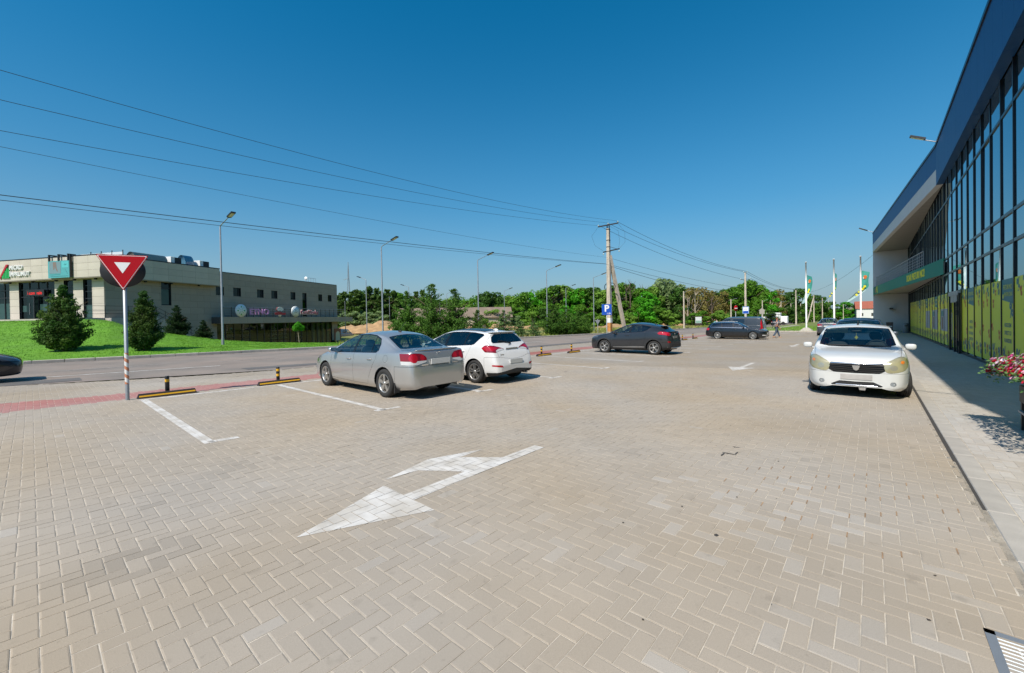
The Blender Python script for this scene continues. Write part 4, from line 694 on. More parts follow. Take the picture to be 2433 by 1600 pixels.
BRED = ((BC[:, 1] < -12.86 + .0 * BC[:, 0]) & (BC[:, 1] > -14.02 - .25 * np.clip(1 - BC[:, 0], 0, 2))).astype(float) * (rng.random(NB) * .12 + .88)
BGREY = (rng.random(NB) < .008) * rng.random(NB) * .18
damp = np.clip(1 - np.hypot((BC[:, 0] - .45) / .42, (BC[:, 1] + 3.98) / .30), 0, 1) + np.clip(1 - np.hypot((BC[:, 0] - 1.6) / .5, (BC[:, 1] + 5.6) / .25), 0, 1) * .4
BT -= .22 * np.minimum(damp, 1) ** .5 * (rng.random(NB) < .8)
for (s0, n0, r_, g_) in ((4.2, -.75, 1.0, .55), (3.4, -.3, .9, .5), (2.9, -1.7, .5, .3), (2.2, -2.6, .35, .45), (1.9, -3.1, .25, .5)):   # lime-washed blocks
    q = (np.hypot(BC[:, 0] - s0, BC[:, 1] - n0) < r_) & (rng.random(NB) < .20); BGREY[q] = np.maximum(BGREY[q], .38 * g_ * (.5 + .5 * rng.random(q.sum())))
BZ = rng.normal(0, .0007, NB)
def block_verts(c, vert, dist, z, tilt):
    """chamfered block: outer rim, chamfer, top (arrays)"""
    h = np.where(vert[:, None], np.array([[PW / 2, PW]]), np.array([[PW, PW / 2]])); g = .0027; bw = .0062; bh = .0019; sg = np.array([[-1, -1], [1, -1], [1, 1], [-1, 1]])
    out = []
    for inset, dz in ((g, -.0085), (g, -bh), (g + bw, 0.)):
        p = c[:, None, :] + sg[None] * (h[:, None, :] - inset); p[:, :, 1] = np.where(c[:, 1:2] > .78, np.clip(p[:, :, 1], .918 + inset, 3.2), np.minimum(p[:, :, 1], .697 - inset)) if len(c) > 1 else p[:, :, 1]; zz = z[:, None] + dz + (tilt[:, None, :] * (sg[None] * h[:, None, :])).sum(-1) * (dz == 0.)
        out.append(np.concatenate([p, zz[..., None]], 2))
    return np.concatenate(out, 1)                    # n, 12, 3 in (s, n, z)
def sn_to_world(P):
    s, n, z = P[..., 0], P[..., 1], P[..., 2]; return np.stack([s * UX + n * NX, s * UY + n * NY, z - GR * s], -1)
def add_tint(me, t_, r_, g_, per):
    a = me.attributes.new('tint', 'FLOAT_VECTOR', 'FACE'); a.data.foreach_set('vector', np.repeat(np.stack([t_, r_, g_], 1), per, 0).astype(np.float32).ravel())
BTILT = rng.normal(0, .0045, (NB, 2))
def build_blocks(sel_near, n_single, parent, C_, V_, D_, T_, R_, G_, Z_, tilt, cz=0.):
    n = len(C_); q12 = np.array([[8, 9, 10, 11]] + [[4 + k, 4 + (k + 1) % 4, 8 + (k + 1) % 4, 8 + k] for k in range(4)] + [[k, (k + 1) % 4, 4 + (k + 1) % 4, 4 + k] for k in range(4)])[:, ::-1]
    # nearest blocks as individual parts sharing meshes
    base = {}
    for v in (False, True):
        for i in range(8):
            bv = block_verts(np.zeros((1, 2)), np.array([v]), np.zeros(1), np.zeros(1), rng.normal(0, .006, (1, 2)))[0]
            if i > 6: bv[8 + i % 4, 2] -= .004; bv[8 + i % 4, :2] *= .96; bv[4 + i % 4, :2] *= .97       # a chipped corner
            vv = [(p[0], -p[1], p[2]) for p in bv]; me = pydata('paving_block', vv, [tuple(f[::-1]) for f in q12], M_PAVER); a = me.attributes.new('tint', 'FLOAT_VECTOR', 'FACE'); base[v, i] = me
    par = parent
    for i in range(n_single):
        o = bpy.data.objects.new('paving_block', base[bool(V_[i]), int(rng.integers(8)) if rng.random() < .75 else int(rng.integers(5))]); COL.objects.link(o); o.parent = par
        o.location = W(C_[i, 0], C_[i, 1], Z_[i] + cz); o.rotation_euler = (0, GR, ROT); o.color = (1 + T_[i], 1 - R_[i], 1 - G_[i], 1)
    # the rest joined; past 16 m only the tops with an open joint
    near = np.arange(n_single, n); nn = near[D_[near] < 16]; ff = near[D_[near] >= 16]
    V = block_verts(C_[nn], V_[nn], D_[nn], Z_[nn] + cz, tilt[nn]); Vf = sn_to_world(V).reshape(-1, 3); F = (np.arange(len(nn))[:, None, None] * 12 + q12[None]).reshape(-1, 4)
    me = big_mesh('paving', Vf, F, M_PAVER); add_tint(me, T_[nn], R_[nn], G_[nn], 9); tag(put('block_paving', me, par), kind='stuff')
    if len(ff):
        h = np.where(V_[ff][:, None], np.array([[PW / 2, PW]]), np.array([[PW, PW / 2]])) - .0042; sg = np.array([[-1, -1], [1, -1], [1, 1], [-1, 1]])
        P_ = C_[ff][:, None, :] + sg[None] * h[:, None, :]; Vf = sn_to_world(np.concatenate([P_, np.repeat(Z_[ff][:, None, None] + cz, 4, 1)], 2)).reshape(-1, 3)
        me = big_mesh('far paving', Vf, (np.arange(len(ff))[:, None] * 4 + np.array([[3, 2, 1, 0]])), M_PAVER); add_tint(me, T_[ff], R_[ff], G_[ff], 1); tag(put('far_block_paving', me, par), kind='stuff')
o_ = np.argsort(BC[:, 1] > .60, kind='stable'); BC, BV, BD, BT, BRED, BGREY, BZ, BTILT = [q[o_] for q in (BC, BV, BD, BT, BRED, BGREY, BZ, BTILT)]
build_blocks(None, 300, LOT, BC, BV, BD, BT, BRED, BGREY, BZ, BTILT)
# ------------------------------------------------------------------ painted markings lie on the block tops, so the joints show through them
def clip_rect(poly, x0, x1, y0, y1):
    for ax, lim, sg in ((0, x0, 1), (0, x1, -1), (1, y0, 1), (1, y1, -1)):
        out = []; n = len(poly)
        for i in range(n):
            a, b = poly[i], poly[(i + 1) % n]; da, db = sg * (a[ax] - lim), sg * (b[ax] - lim)
            if da >= 0: out.append(a)
            if (da >= 0) != (db >= 0): t_ = da / (da - db); out.append((a[0] + (b[0] - a[0]) * t_, a[1] + (b[1] - a[1]) * t_))
        poly = out
        if not poly: return poly
    return poly
def marking(name, polys, m=M_PAINT, wear=.0, label=None):
    vs = []; fs = []
    for poly in polys:
        pa = np.array(poly); lo, hi = pa.min(0) - .12, pa.max(0) + .12
        q = np.nonzero((BC[:, 0] > lo[0]) & (BC[:, 0] < hi[0]) & (BC[:, 1] > lo[1]) & (BC[:, 1] < hi[1]))[0]
        for i in q:
            if wear and rng.random() < wear: continue
            h = (PW / 2, PW) if BV[i] else (PW, PW / 2); g = .0022
            p = clip_rect(list(map(tuple, poly)), BC[i, 0] - h[0] + g, BC[i, 0] + h[0] - g, BC[i, 1] - h[1] + g, BC[i, 1] + h[1] - g)
            if len(p) < 3: continue
            b = len(vs); vs += [W(a, c, max(BZ[i], 0) + .0022) for a, c in p]; k = tuple(range(b, b + len(p)))
            e1 = vs[b + 1] - vs[b]; e2 = vs[b + 2] - vs[b]
            fs.append(k if e1.cross(e2).z > 0 else k[::-1])
    o = put(name, pydata(name, vs, fs, m), LOT)
    if label: o['label'] = label
    return o
marking('arrow_marking', [[(1.33, -3.43), (2.35, -3.82), (2.33, -2.97)], [(2.335, -3.46), (2.335, -3.29), (3.24, -3.31), (3.14, -3.47)], [(3.14, -3.47), (3.24, -3.31), (3.80, -3.31), (3.80, -3.47)], [(3.80, -3.47), (3.80, -3.31), (4.43, -3.31), (4.43, -3.47)],
        [(3.15, -3.47), (3.79, -3.47), (3.45, -3.89), (2.84, -3.91)], [(2.44, -3.95), (2.84, -3.905), (3.45, -3.885), (3.88, -3.89), (3.16, -4.13)]], label='long white arrow pointing ahead and to the left, nearest the camera')
marking('arrow_marking', [[(14.96, -3.47), (16.19, -3.90), (16.19, -3.05)], [(16.195, -3.54), (16.195, -3.40), (18.13, -3.40), (18.13, -3.54)]])
marking('arrow_marking', [[(29.8, -3.7), (31, -4.0), (31, -3.4)], [(31, -3.78), (31, -3.62), (33.2, -3.62), (33.2, -3.78)]])
STALLS = [1.63, 4.42, 7.1, 10.1, 13.15, 16.1, 19.0, 21.9, 24.8, 27.7, 30.6, 33.5, 36.4, 39.3, 42.2, 45.1]
marking('kerb_line', [[(1.55, -12.46), (46, -12.2), (46, -12.1), (1.55, -12.34)]], wear=.0)
for k, s0 in enumerate(STALLS):
    foot = [(s0 - (.0 if k == 0 else .16), -7.24), (s0 + .36, -7.20), (s0 + .36, -7.08), (s0 - (.0 if k == 0 else .16), -7.12)]
    marking('stall_line', [[(s0 - .065, -12.33), (s0 + .065, -12.33), (s0 + .065, -7.10), (s0 - .065, -7.10)], foot], wear=.02)
for k in range(8):
    n0 = -10.6 + 1.35 * k; marking('crossing_dash', [[(55.2, n0), (55.75, n0), (55.75, n0 + .75), (55.2, n0 + .75)]])
# oil stain and rust bleed by the store
def splat(name, s0, n0, rs, rn, m, parent, z=.0034, k=22):
    vs = [W(s0, n0, z)] + [W(s0 + rs * math.cos(a) * random.uniform(.7, 1.1), n0 + rn * math.sin(a) * random.uniform(.7, 1.1), z) for a in np.linspace(0, 2 * math.pi, k, endpoint=False)]
    return put(name, pydata(name, vs, [(0, 1 + i, 1 + (i + 1) % k)[::-1] for i in range(k)], m), parent)
M_OIL = mat('oil stain', (.07, .055, .04), .5, var=.2)
for (s0, n0, a, b) in ((5.68, -1.37, .016, .10), (5.60, -1.42, .085, .012), (5.76, -1.30, .07, .012), (6.02, -1.36, .012, .05)): splat('oil_stain', s0, n0, a, b, M_OIL, LOT)
splat('oil_spot', 3.46, -.93, .022, .016, M_OIL, LOT)
for q_ in range(16): splat('oil_spot', random.Random(q_).choice((5.9, 8.6, 11.6, 14.6, 17.5, 3.0)) + random.Random(q_ + 50).uniform(-.7, .7), random.Random(q_ + 90).uniform(-10.8, -7.6), .02 + .05 * random.Random(q_ + 7).random(), .02 + .05 * random.Random(q_ + 9).random(), mat('dried oil drip', (.20, .165, .13), .8, var=.3, scale=14), LOT)
rs = MB(); rrs = random.Random(4)                  # rust washed into the joints, and small litter
for i in np.nonzero((np.hypot((BC[:, 0] - 4.9) / 1.1, (BC[:, 1] + .35) / .95) < 1) & (BC[:, 1] < .5))[0]:
    if rrs.random() < .5 and BV[i]: n0 = BC[i, 1] + PW; s0 = BC[i, 0]; rs.quad(W(s0 - .05, n0 - .004, .001), W(s0 + .05, n0 - .004, .001), W(s0 + .05, n0 + .004, .001), W(s0 - .05, n0 + .004, .001))
tag(rs.build('rust_in_joints', mat('rust bleed', (.30, .19, .11), .9, var=.5, scale=5), LOT), kind='stuff')
lt_ = MB()
for _ in range(90):
    s0, n0 = rrs.uniform(2.2, 16), rrs.uniform(-9, .5); r_ = rrs.uniform(.003, .011); a_ = rrs.random() * 3; lt_.add([W(s0 + r_ * math.cos(a_ + q) * (1.6 if q in (0, math.pi) else 1), n0 + r_ * math.sin(a_ + q), .004 + .004 * (q == 0)) for q in (0, 1.6, math.pi, 4.7)], [(0, 1, 2, 3)])
tag(lt_.build('leaf_litter', mat('dry leaf litter', (.07, .05, .035), .9, var=.5, scale=3), LOT), kind='stuff')
# ------------------------------------------------------------------ pavement in front of the store
PAV = put('store_pavement', pydata('store_pavement', [W(s, n, -.0038) for s in (-9, 30, 72.0) for n in (.66, 3.4)], [(2 * i, 2 * i + 1, 2 * i + 3, 2 * i + 2)[::-1] for i in range(2)], M_SAND)); tag(PAV, kind='structure')
def store_blocks():
    W1 = PW; ii, jj = np.meshgrid(np.arange(-120, 800), np.arange(-200, 240), indexing='ij'); ii, jj = ii.ravel(), jj.ravel(); a = ii + 2 * jj; b = ii - 2 * jj
    C_ = np.concatenate([np.stack([a + 1., b + .5], 1), np.stack([a + 2.5, b + 0.], 1)]) * W1; V_ = np.concatenate([np.zeros(len(a), bool), np.ones(len(a), bool)])
    C_[:, 0] -= 9; s, n = C_[:, 0], C_[:, 1]; x = s * UX + n * NX; y = s * UY + n * NY
    k = (n > .85) & (n < 3.12) & (s < 68) & in_view(x, y); C_, V_ = C_[k], V_[k]; D_ = np.hypot(x[k], y[k]); o = np.argsort(D_); C_, V_, D_ = C_[o], V_[o], D_[o]; n_ = len(C_)
    gy = .30 + .2 * rng.random(n_)
    o = np.argsort(C_[:, 1] < 1.03, kind='stable'); C_, V_, D_ = C_[o], V_[o], D_[o]
    build_blocks(None, 220, PAV, C_, V_, D_, rng.normal(0, .03, n_) + .0, np.zeros(n_), gy, rng.normal(0, .0008, n_), rng.normal(0, .004, (n_, 2)))
store_blocks()
ks = MB().box(0, .99, -.085, .085, -.15, .004, bev=.006).mesh('flush_kerb_stone', mat('pale kerb concrete', (.375, .345, .305), .9, var=.12, scale=5, bump=.2, bscale=80, objvar=.05))
for i in range(62):
    s0 = 3.4 + i; o = put('flush_kerb_stone', ks, PAV, W(s0, .825, 0)); o.rotation_euler = (0, GR, ROT)
dg = MB()                                          # the open expansion gap next to the kerb stones
for i in range(64): s0 = 5.4 + i * .8; w_ = .012 if s0 < 6.5 else .021; dg.quad(W(s0, .738 - 2 * w_, -.003), W(s0, .739, -.003), W(s0 + .8, .739, -.003), W(s0 + .8, .738 - 2 * w_, -.003))
dg.build('expansion_gap', mat('gap dirt', (.05, .045, .04), .95), PAV)
# side strips where no block geometry lies (right of the gap, flush)
# kerb and verge at the far end of the lot
fk = tag(put('verge_kerb', MB().box(-.01, .01, -.01, .01, -.3, -.28).mesh('verge_kerb', M_KERB), None, W(63, -8)), kind='structure')
ke = MB().box(-.075, .075, 0, .985, -.18, .145, bev=.02).mesh('kerb_stone', M_KERB)
for i in range(17): o = put('kerb_stone', ke, fk, W(62.9, -13.5 + i + .99) - fk.location); o.rotation_euler = (0, 0, ROT)
vs = [W(s, n, .10) for s, n in ((63.0, -13.5), (63.0, 3.5), (69, -14.8), (69, 3.5), (90, -15.2), (90, 3.5), (230, -16.), (230, 40))]
tag(put('verge', pydata('verge', vs, [(0, 1, 3, 2)[::-1], (2, 3, 5, 4)[::-1], (4, 5, 7, 6)[::-1]], mat('verge grass', (.12, .17, .025), .95, var=.3, scale=1.2, bump=.7, bscale=9, hue2=(.17, .17, .04)))), kind='structure')
vs = [W(s, n, .105) for s, n in ((71.5, -14.9), (71.5, -9.), (73.2, -14.9), (73.2, -9.))] + [W(74.5, -13.2, .105), W(74.5, -11.8, .105), W(200, -14.6, .105), W(200, -12.6, .105)]
tag(put('footpath', pydata('footpath', vs, [(0, 1, 3, 2)[::-1], (4, 5, 7, 6)[::-1]], mat('path dust', (.36, .31, .25), .95, var=.15, scale=.8))), kind='structure')
# ================================================================== buildings
def frame(origin, ex, ey):
    ex = Vector(ex).normalized(); ey = Vector(ey).normalized(); ez = ex.cross(ey)
    m = Matrix((ex, ey, ez)).transposed().to_4x4(); m.translation = Vector(origin); return m
def add_text(mb, txt, size, origin, ex, ey, mi=0, depth=0., squeeze=1., bold=0., align='CENTER'):
    me = text_mesh(txt, size, M_BLACK, depth, align, bold, 1., squeeze); M = frame(origin, ex, ey)
    mb.add([M @ v.co for v in me.vertices], [tuple(p.vertices) for p in me.polygons], mi)
def clad(parent, org, ex, ez, nrm, u0, u1, z0, z1, pw, ph, holes, m, stag=0., gap=.006, th=.025, cache={}):
    """rain-screen panels as single parts, cut round the openings"""
    nr = int(math.ceil((z1 - z0) / ph - 1e-6))
    for r in range(nr):
        za, zb = z0 + r * ph, min(z1, z0 + (r + 1) * ph); u = u0 - ((r % 2) * stag * pw)
        while u < u1 - 1e-6:
            todo = [(max(u, u0), za, min(u + pw, u1), zb)]; u += pw
            for (h0, g0, h1, g1) in holes:
                nx_ = []
                for (a, b, c, d) in todo:
                    if c <= h0 or a >= h1 or d <= g0 or b >= g1: nx_.append((a, b, c, d)); continue
                    if a < h0: nx_.append((a, b, h0, d))
                    if c > h1: nx_.append((h1, b, c, d))
                    a2, c2 = max(a, h0), min(c, h1)
                    if b < g0: nx_.append((a2, b, c2, g0))
                    if d > g1: nx_.append((a2, g1, c2, d))
                todo = nx_
            for (a, b, c, d) in todo:
                if c - a < .04 or d - b < .04: continue
                k = (round(c - a, 3), round(d - b, 3), m.name, tuple(ex), tuple(nrm))
                if k not in cache:
                    M = MB(); e, n = Vector(ex), Vector(nrm); M.obox(e * ((c - a) / 2) + Vector((0, 0, (d - b) / 2)) + n * (th / 2), (e, n, (0, 0, 1)), (c - a) / 2 - gap, th / 2, (d - b) / 2 - gap); cache[k] = M.mesh('cladding_panel', m)
                put('cladding_panel', cache[k], parent, Vector(org) + Vector(ex) * a + Vector((0, 0, b)))
# ---------------------------------------------------------------- the stone clad shop building across the road
BA = math.atan2(.973, .23)
shop = thing('shop_building', 'two storey building clad in beige stone panels on the grassy bank across the road', 'building', (-33.445, 34.0, 0), BA)
M_STONE = mat('beige stone cladding', (.50, .45, .38), .75, var=.07, scale=.9, bump=.08, bscale=60, objvar=.05)
M_STONE2 = mat('shade toned stone cladding', (.335, .285, .232), .75, var=.07, scale=.9, bump=.08, bscale=60, objvar=.05)  # darker stone: shade of the side wall is put into its colour
M_JOINT = mat('cladding joint', (.07, .065, .06), .9)
M_FRAME = mat('anthracite window frame', (.018, .020, .024), .45)
M_SHOPGL = glass_mat('shop glass', (.30, .40, .39), .03, 0., (.55, .68, .68), 1.35)
M_DARKIN = mat('dim interior', (.05, .05, .048), .9); M_FILM = mat('frosted film', (.42, .50, .49), .5)
w = MB()
w.box(1.9, 30.9, 1.85, 14.5, -1.8, 7.20); w.box(30.86, 30.9, .63, 1.85, -1.8, 7.2)                                       # main body
w.box(.03, 10.6, .03, 14.5, 5.68, 7.42); w.box(.55, 30.95, .60, 14.5, 7.20, 7.26, 1); w.box(-.03, 10.66, -.03, 14.5, 7.42, 7.50, 1)
wall = w.build('wall', [M_JOINT, M_FRAME], shop)
X, Y, Z_ = (1, 0, 0), (0, 1, 0), (0, 0, 1)
wins = [(10.67, 4.68, 11.62, 5.60), (12.78, 4.66, 13.76, 5.62), (16.0, 4.65, 16.95, 5.62), (18.15, 4.63, 19.1, 5.62), (21.35, 4.63, 22.2, 5.62), (26.7, 4.63, 27.5, 5.60), (28.8, 4.63, 29.6, 5.60)]
doorw = (23.5, 2.42, 24.3, 5.62); bigw = (5.1, 3.45, 6.0, 5.60); glaz = (10.7, -1.55, 29.6, 1.58)
clad(wall, (0, .60, 0), X, Z_, (0, -1, 0), .60, 30.93, -1.2, 7.19, 1.45, .64, wins + [doorw, bigw, glaz], M_STONE2, .5)
clad(wall, (0, 0, 0), X, Z_, (0, -1, 0), 0., 10.63, 5.66, 7.41, 1.33, .585, [], M_STONE, 0.)
FW = [(1.95, 2.28, 2.95, 5.55), (4.1, 2.28, 5.2, 5.55), (6.3, 2.28, 10.7, 5.55), (11.9, 2.28, 14.5, 5.55)]
clad(wall, (0, 0, 0), Y, Z_, (-1, 0, 0), 0., 14.5, 5.66, 7.41, 1.33, .585, [], M_STONE, 0.)
clad(wall, (.60, 0, 0), Y, Z_, (-1, 0, 0), .60, 14.5, 1.6, 5.66, 1.25, .62, FW, M_STONE, 0.)
b = MB(); b.box(.0, .62, .0, 14.5, 5.60, 5.655); b.box(.62, 10.6, .0, .62, 5.60, 5.655); b.build('soffit', M_STONE2, shop)
def window(parent, org, ex, nrm, u0, z0, u1, z1, mull=(), bars=(), rec=.16, film=None, glass=None, room=.45):
    e, n = Vector(ex), Vector(nrm); o = Vector(org); f = MB(); P = lambda u, d, z: o + e * u + n * d + Vector((0, 0, z)); t = .05
    def fb(ua, ub, za, zb, d=.03): f.obox(P((ua + ub) / 2, -rec + d, (za + zb) / 2), (e, n, (0, 0, 1)), (ub - ua) / 2, .035, (zb - za) / 2)
    fb(u0, u0 + t, z0, z1); fb(u1 - t, u1, z0, z1); fb(u0 + t, u1 - t, z0, z0 + t); fb(u0 + t, u1 - t, z1 - t, z1)
    for m_ in mull: fb(m_ - .04, m_ + .04, z0 + t, z1 - t, .032)
    for b_ in bars: fb(u0 + t, u1 - t, b_ - .03, b_ + .03, .028)
    f.obox(P((u0 + u1) / 2, -rec - room, (z0 + z1) / 2), (e, n, (0, 0, 1)), (u1 - u0) / 2, .02, (z1 - z0) / 2, 1)      # dim room behind
    for (ua, ub) in ((u0 - .02, u0), (u1, u1 + .02)): f.obox(P((ua + ub) / 2, -rec / 2 - .1, (z0 + z1) / 2), (e, n, (0, 0, 1)), .01, rec / 2 + .1, (z1 - z0) / 2)
    w_ = f.build('window', [M_FRAME, M_DARKIN], parent); us = [u0 + t] + sorted(mull) + [u1 - t]; zs = [z0 + t] + sorted(bars) + [z1 - t]
    for i in range(len(us) - 1):
        for k in range(len(zs) - 1):
            g = MB(); a, b_, c, d = us[i], us[i + 1], zs[k], zs[k + 1]; g.quad(P(a, -rec + .02, c), P(b_, -rec + .02, c), P(b_, -rec + .02, d), P(a, -rec + .02, d)); g.build('pane', glass or M_SHOPGL, w_)
    if film:
        for (ua, ub, za, zb) in film: g = MB(); g.quad(P(ua, -rec + .005, za), P(ub, -rec + .005, za), P(ub, -rec + .005, zb), P(ua, -rec + .005, zb)); g.build('window_film', M_FILM, w_)
    return w_
for q in wins: window(shop, (0, .58, 0), X, (0, -1, 0), *q, mull=(q[2] - .22,))
window(shop, (0, .58, 0), X, (0, -1, 0), *bigw, bars=(5.05,), film=[(5.2, 5.9, 3.55, 4.95)]); dw = window(shop, (0, .58, 0), X, (0, -1, 0), *doorw, bars=(4.7,))
window(shop, (.58, 0, 0), Y, (-1, 0, 0), *FW[0], bars=(3.95, 4.55, 5.05), film=[(2.02, 2.88, 2.33, 3.4)]); window(shop, (.58, 0, 0), Y, (-1, 0, 0), *FW[1], bars=(3.95, 4.55, 5.05), film=[(4.2, 5.1, 2.9, 3.4)])
window(shop, (.58, 0, 0), Y, (-1, 0, 0), *FW[2], mull=(7.4, 8.5, 9.6), bars=(4.25, 4.9), film=[(7.5, 8.4, 3.0, 3.6), (9.7, 10.55, 2.95, 3.5), (6.4, 7.35, 3.1, 3.75)])
window(shop, (.58, 0, 0), Y, (-1, 0, 0), *FW[3], mull=(12.75,), bars=(4.25, 4.9), film=[(11.98, 12.68, 2.33, 3.75), (12.8, 14.4, 2.33, 3.75)])
led = MB(); led.obox((.50, 8.5, 4.58), (Y, X, Z_), 1.1, .03, .26); o = led.build('led_board', M_BLACK, shop)
t_ = MB(); add_text(t_, 'i com', .40, (.462, 8.95, 4.56), (0, -1, 0), Z_); add_text(t_, 'nale', .40, (.462, 7.95, 4.56), (0, -1, 0), Z_); t_.build('led_lettering', mat('red led', (.3, .0, .0), .5, emit=(1, .03, .02), estr=1.1), o)
d = MB(); d.obox((.46, 9.0, 3.28), (Y, X, Z_), .50, .02, .98); d.obox((.455, 8.62, 3.28), (Y, X, Z_), .05, .03, .99, 1); d.obox((.44, 9.1, 3.2), (Y, X, Z_), .012, .03, .5, 2); dd = d.build('entrance_door', [M_SHOPGL, M_FRAME, M_STEEL], shop)
for y_ in (1.15, 3.55, 5.7, 8.5, 11.4): bx = MB(); bx.box(.28, .44, y_ - .08, y_ + .08, 5.46, 5.60); bx.build('downlight', M_BLACK, shop)
for x_ in (3.6, 5.9, 8.6): bx = MB(); bx.box(x_ - .08, x_ + .08, .26, .42, 5.46, 5.60); bx.build('downlight', M_BLACK, shop)
# canopy, railing, glazed shop front below
c = MB(); c.box(10.1, 33.0, -.62, .62, 1.62, 2.31); can = c.build('canopy', M_JOINT, shop)
clad(can, (0, -.62, 0), X, Z_, (0, -1, 0), 10.1, 33.0, 1.60, 2.32, 1.1, .72, [], M_STONE2, 0.)
rp = MB().box(-.02, .02, -.02, .02, 2.3, 3.42).mesh('railing_post', M_DARKMET)
for x_ in np.arange(10.5, 31.2, .95): put('railing_post', rp, shop, (x_, -.54, 0))
for z_ in (2.6, 2.85, 3.1, 3.4): r = MB(); r.tube([(10.4, -.54, z_), (31.2, -.54, z_)], .018 if z_ < 3.3 else .026, 6); r.build('railing_bar', M_STEEL, shop)
ms = [10.75 + 1.045 * k for k in range(19)]
window(shop, (0, .58, 0), X, (0, -1, 0), 10.7, -1.55, 29.6, 1.58, mull=ms[1:18], rec=.12, glass=glass_mat('shop front glass', (.40, .44, .41), .04, 0., (.7, .75, .7), 1.4), room=1.05)
for i in range(14, 18): q = MB(); q.box(ms[i] + .14, ms[i] + .86, .9, .93, -1.5, 1.5); q.build('curtain', mat('pale green curtain', (.30, .36, .26), .9, var=.15, scale=4), shop)
for i, (a, m_) in enumerate(((1.2, 'goods'), (3.4, 'goods'), (9.2, 'goods'), (12.0, 'goods'), (7.5, 'goods'))):
    q = MB()
    for z_ in (-.9, -.4, .1, .6):
        q.box(10.8 + a, 11.9 + a, 1.0, 1.3, z_, z_ + .03)
        for k in range(5): h = .12 + .2 * random.random(); q.box(10.85 + a + .2 * k, 10.98 + a + .2 * k, 1.05, 1.2, z_ + .03, z_ + .03 + h, 1)
    q.build('display_shelf', [M_WHITE, mat('shelf goods', (.30, .27, .25), .7, var=.5, scale=6)], shop)
q = MB(); q.box(30.05, 31.6, .5, .56, -1.4, .55); br = q.build('arch_panel', mat('rust brown panel', (.27, .10, .05), .7), shop)
pl = [(-.5, -.85), (.5, -.85), (.5, .05)] + [(.5 * math.cos(a), .05 + .5 * math.sin(a)) for a in np.linspace(0, math.pi, 12)][1:-1] + [(-.5, .05)]
q = MB(); q.prism(pl, (30.83, .495, -.42), X, Z_, .01); q.build('arch_poster', mat('cream print', (.62, .55, .38), .7), br)
# steps, railings on the bank side
q = MB(); q.box(-1.2, .6, .6, 14.5, 1.7, 2.27); q.box(.6, 4.4, -.1, .6, 1.0, 2.26); q.build('terrace', M_KERB, shop)
for k in range(9): q = MB(); q.box(4.4 + .34 * k, 4.75 + .34 * k, -.3, .6, .2, 2.1 - .22 * k); q.build('step', M_KERB, shop)
q = MB()
for (x_, y_) in ((-1.0, 1.0), (-1.0, 2.4), (.2, -.05), (1.9, -.05), (4.2, -.05)): q.tube([(x_, y_, 2.25), (x_, y_, 3.25)], .022, 6)
for z_ in (2.6, 2.9, 3.25): q.tube([(-1.0, 2.4, z_), (-1.0, 1.0, z_), (.2, -.05, z_), (4.2, -.05, z_), (7.4, -.28, z_ - 1.95)], .016, 6)
for k in range(4): q.tube([(4.9 + .8 * k, -.12, 2.0 - .5 * k), (4.9 + .8 * k, -.12, 2.9 - .5 * k)], .018, 6)
q.build('terrace_railing', M_DARKMET, shop)
# things on the roof
def tr(t, y, z=0.): v = Matrix.Translation((-33.445, 34.0, 0)) @ Matrix.Rotation(BA, 4, 'Z') @ Vector((t, y, z)); return v
sk = thing('glass_parapet', 'clear glass screen panels standing on the roof edge above the bank sign', 'screen', tr(2.2, .8, 7.42), BA)
for k in range(4):
    g = MB(); g.box(-.01, .01, .1 + 1.25 * k, 1.3 + 1.25 * k, 0, .62); g.build('screen_panel', mat('milky acrylic', (.62, .66, .68), .3), sk); g = MB(); g.box(-.025, .025, .03 + 1.25 * k, .08 + 1.25 * k, 0, .78); g.build('post', M_DARKMET, sk)
du = thing('air_duct', 'half round metal duct lying on the flat roof above the corner', 'duct', tr(2.8, .9, 7.42), BA); g = MB(); g.add([(x_, .55 * math.cos(a), .72 * math.sin(a)) for x_ in (0, 2.8) for a in np.linspace(0, math.pi, 14)], [(k, k + 1, 15 + k, 14 + k) for k in range(13)] + [tuple(range(14)), tuple(range(14, 28))], 0, True); g.build('duct_shell', mat('tan sheet', (.40, .35, .29), .5, .3), du)
for k, (t0, lab) in enumerate(((6.0, 'white air conditioner box on the roof left of the blue dish'), (8.9, 'white air conditioner box on the roof right of the blue dish'))):
    a = thing('air_conditioner', lab, 'air conditioner', tr(t0, 1.0, 7.42), BA, 'air conditioners on the flat roof'); g = MB(); g.box(0, .35, -.5, .5, 0, .72, bev=.02); g.build('casing', M_WHITE, a); g = MB(); g.box(.36, 1.0, -.5, .5, 0, .68); g.build('grille', M_DARKMET, a)
a = thing('roof_cowl', 'blue translucent half dome cowl on the roof between two air conditioners', 'cowl', tr(7.6, 1.3, 7.40), BA); g = MB(); g.add([(x_, .6 * math.cos(q_), 1.15 * math.sin(q_)) for x_ in (0, .9) for q_ in np.linspace(0, math.pi, 14)], [(k, k + 1, 15 + k, 14 + k) for k in range(13)] + [tuple(range(14)), tuple(range(14, 28))], 0, True); g.build('cowl_shell', mat('blue sheet', (.10, .27, .40), .35), a)
a = thing('roof_aerial', 'small aerial frame with white dish on the far end of the roof', 'aerial', tr(25.5, 1.2, 7.2), BA); g = MB(); [g.tube([(k * .5, 0, 0), (k * .5, 0, .7)], .02, 5) for k in range(4)]; g.tube([(0, 0, .68), (1.5, 0, .68)], .02, 5); g.build('aerial_frame', M_STEEL, a); g = MB(); g.lathe([(.001, 0), (.18, .03), (.26, .1)], 12, (-.6, 0, .55), 'x'); g.tube([(-.6, 0, 0), (-.6, 0, .5)], .025, 5); g.build('dish', M_WHITE, a)
